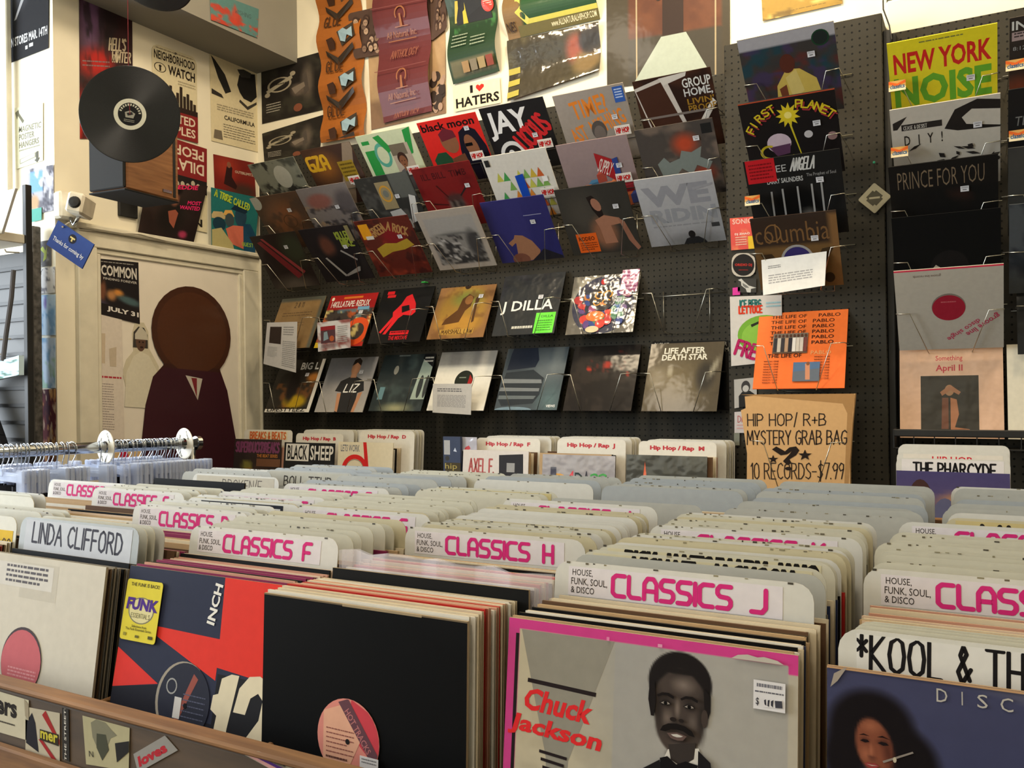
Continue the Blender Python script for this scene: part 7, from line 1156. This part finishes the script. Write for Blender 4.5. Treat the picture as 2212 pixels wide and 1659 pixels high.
fl = Art((90, 34, 40), 30).mott((196, 150, 90), 5, .48, .1, 3, .95).mott((60, 24, 40), 7, .6, .1, 4, .9).mott((206, 190, 160), 8, .66, .08, 5, .8)
sheet('floral_hanging', [(81, 842), (122, 840), (122, 1000), (82, 1000)], ('Y', YE), fl, 'floral red and gold hanging low on the bright wall', 'hanging')
m = MB(); a, b = onY(71, 490, 2.27), onY(71, 990, 2.27); m.box((-.028, -.02, FLOOR - a.z), (.028, .02, 0), ch=.004)
o = m.build('speckled_post', plain_mat('speckled_post', (60, 58, 56), .6, scale=45, lo=.3, hi=2.6), None, a); meta(o, 'dark speckled post between the display stand and the bright wall', 'post')
# display stand with slatted back
YS = 1.95
tp, sh_ = onY(58, 400, YS), onY(58, 508, YS); st_ = empty('display_stand', (tp.x, YS, FLOOR)); meta(st_, 'black slatted display stand with a shelf at the left edge', 'display stand')
m = MB(); m.box((-.012, -.012, 0), (.012, .012, tp.z - FLOOR), ch=.002); m.build('upright', M_BWIRE, st_)
z1, z0 = onY(30, 545, YS).z - FLOOR, 0
m = MB(); m.box((-.9, .012, .1), (-.012, .03, z1), ch=.002); m.build('back_panel', plain_mat('slat_panel', (64, 64, 64), .6, scale=5), st_)
for k in range(22):
    zz = onY(30, 580 + k * 37, YS).z - FLOOR
    if zz < .1: break
    m = MB(); m.box((-.9, .004, zz - .0065), (-.012, .0125, zz + .0065), ch=.0004); m.build('slat', M_BWIRE, st_)
m = MB(); zs = sh_.z - FLOOR; m.box((-.9, -.16, zs - .035), (.0, .012, zs), ch=.003); m.build('shelf', M_TRIM, st_)
for k, px in enumerate((36, 18, 5)):
    y_ = (545, 732, 765)[k]; p = onY(px, y_, YS - .012); m = MB(); m.tube([(0, 0, 0), (0, -.05, -.004), (0, -.056, .006)], .003); o = m.build('slat_hook', M_WHITEP, None, p + Vector((0, .01, 0))); meta(o, ('white hook under the shelf of the display stand', 'white hook half-way down the display stand', 'white hook at the left edge of the display stand')[k], 'hook', 'hooks on the display stand')
o = sheet('print', [(-30, 425), (40, 408), (10, 505), (-40, 508)], ('Y', YS - .1), Art((206, 204, 196), 8).P([(.2, .6), (.6, .56), (.6, .8), (.2, .84)], (60, 60, 60)), 'white framed print leaning on the shelf of the display stand', 'print', t=.01)
o = sheet('bag', [(-40, 795), (53, 768), (53, 810), (-40, 830)], ('Y', YS - .03), Art((190, 214, 226), 16).mott((90, 120, 110), 9, .6, .08, 3), 'pale printed pouch hanging on the display stand', 'pouch', t=.02)
p = onY(5, 850, YS - .06); m = MB()
for i in range(10):
    a0, a1 = math.pi * i / 10, math.pi * (i + 1) / 10
    m.tube([(-.2 + .22 * math.sin(a0 / 2), 0, .02 - .05 * i), (-.2 + .22 * math.sin(a1 / 2), 0, .02 - .05 * (i + 1))], .05, 10, (34, 36, 42))
o = m.build('dark_jacket', M_MATTE, None, p); meta(o, 'dark jacket hanging at the left edge of the display stand', 'jacket')
p = onY(14, 585, YS - .05); m = MB(); m.tube([(.045, 0, 0), (.03, 0, -.1), (-.01, 0, -.25), (-.03, 0, -.34)], .009, 8, (90, 88, 90)); o = m.build('strap', M_CARD, None, p); meta(o, 'grey strap hanging over the display stand', 'strap')
p = onY(14, 200, YE - .03); m = MB(); m.box((-.012, -.01, -.45), (.02, .015, .5), (206, 190, 160), .004); o = m.build('poster_edge_rail', M_TRIM, None, p); meta(o, 'cream vertical rail on the bright wall at the left picture edge', 'rail')
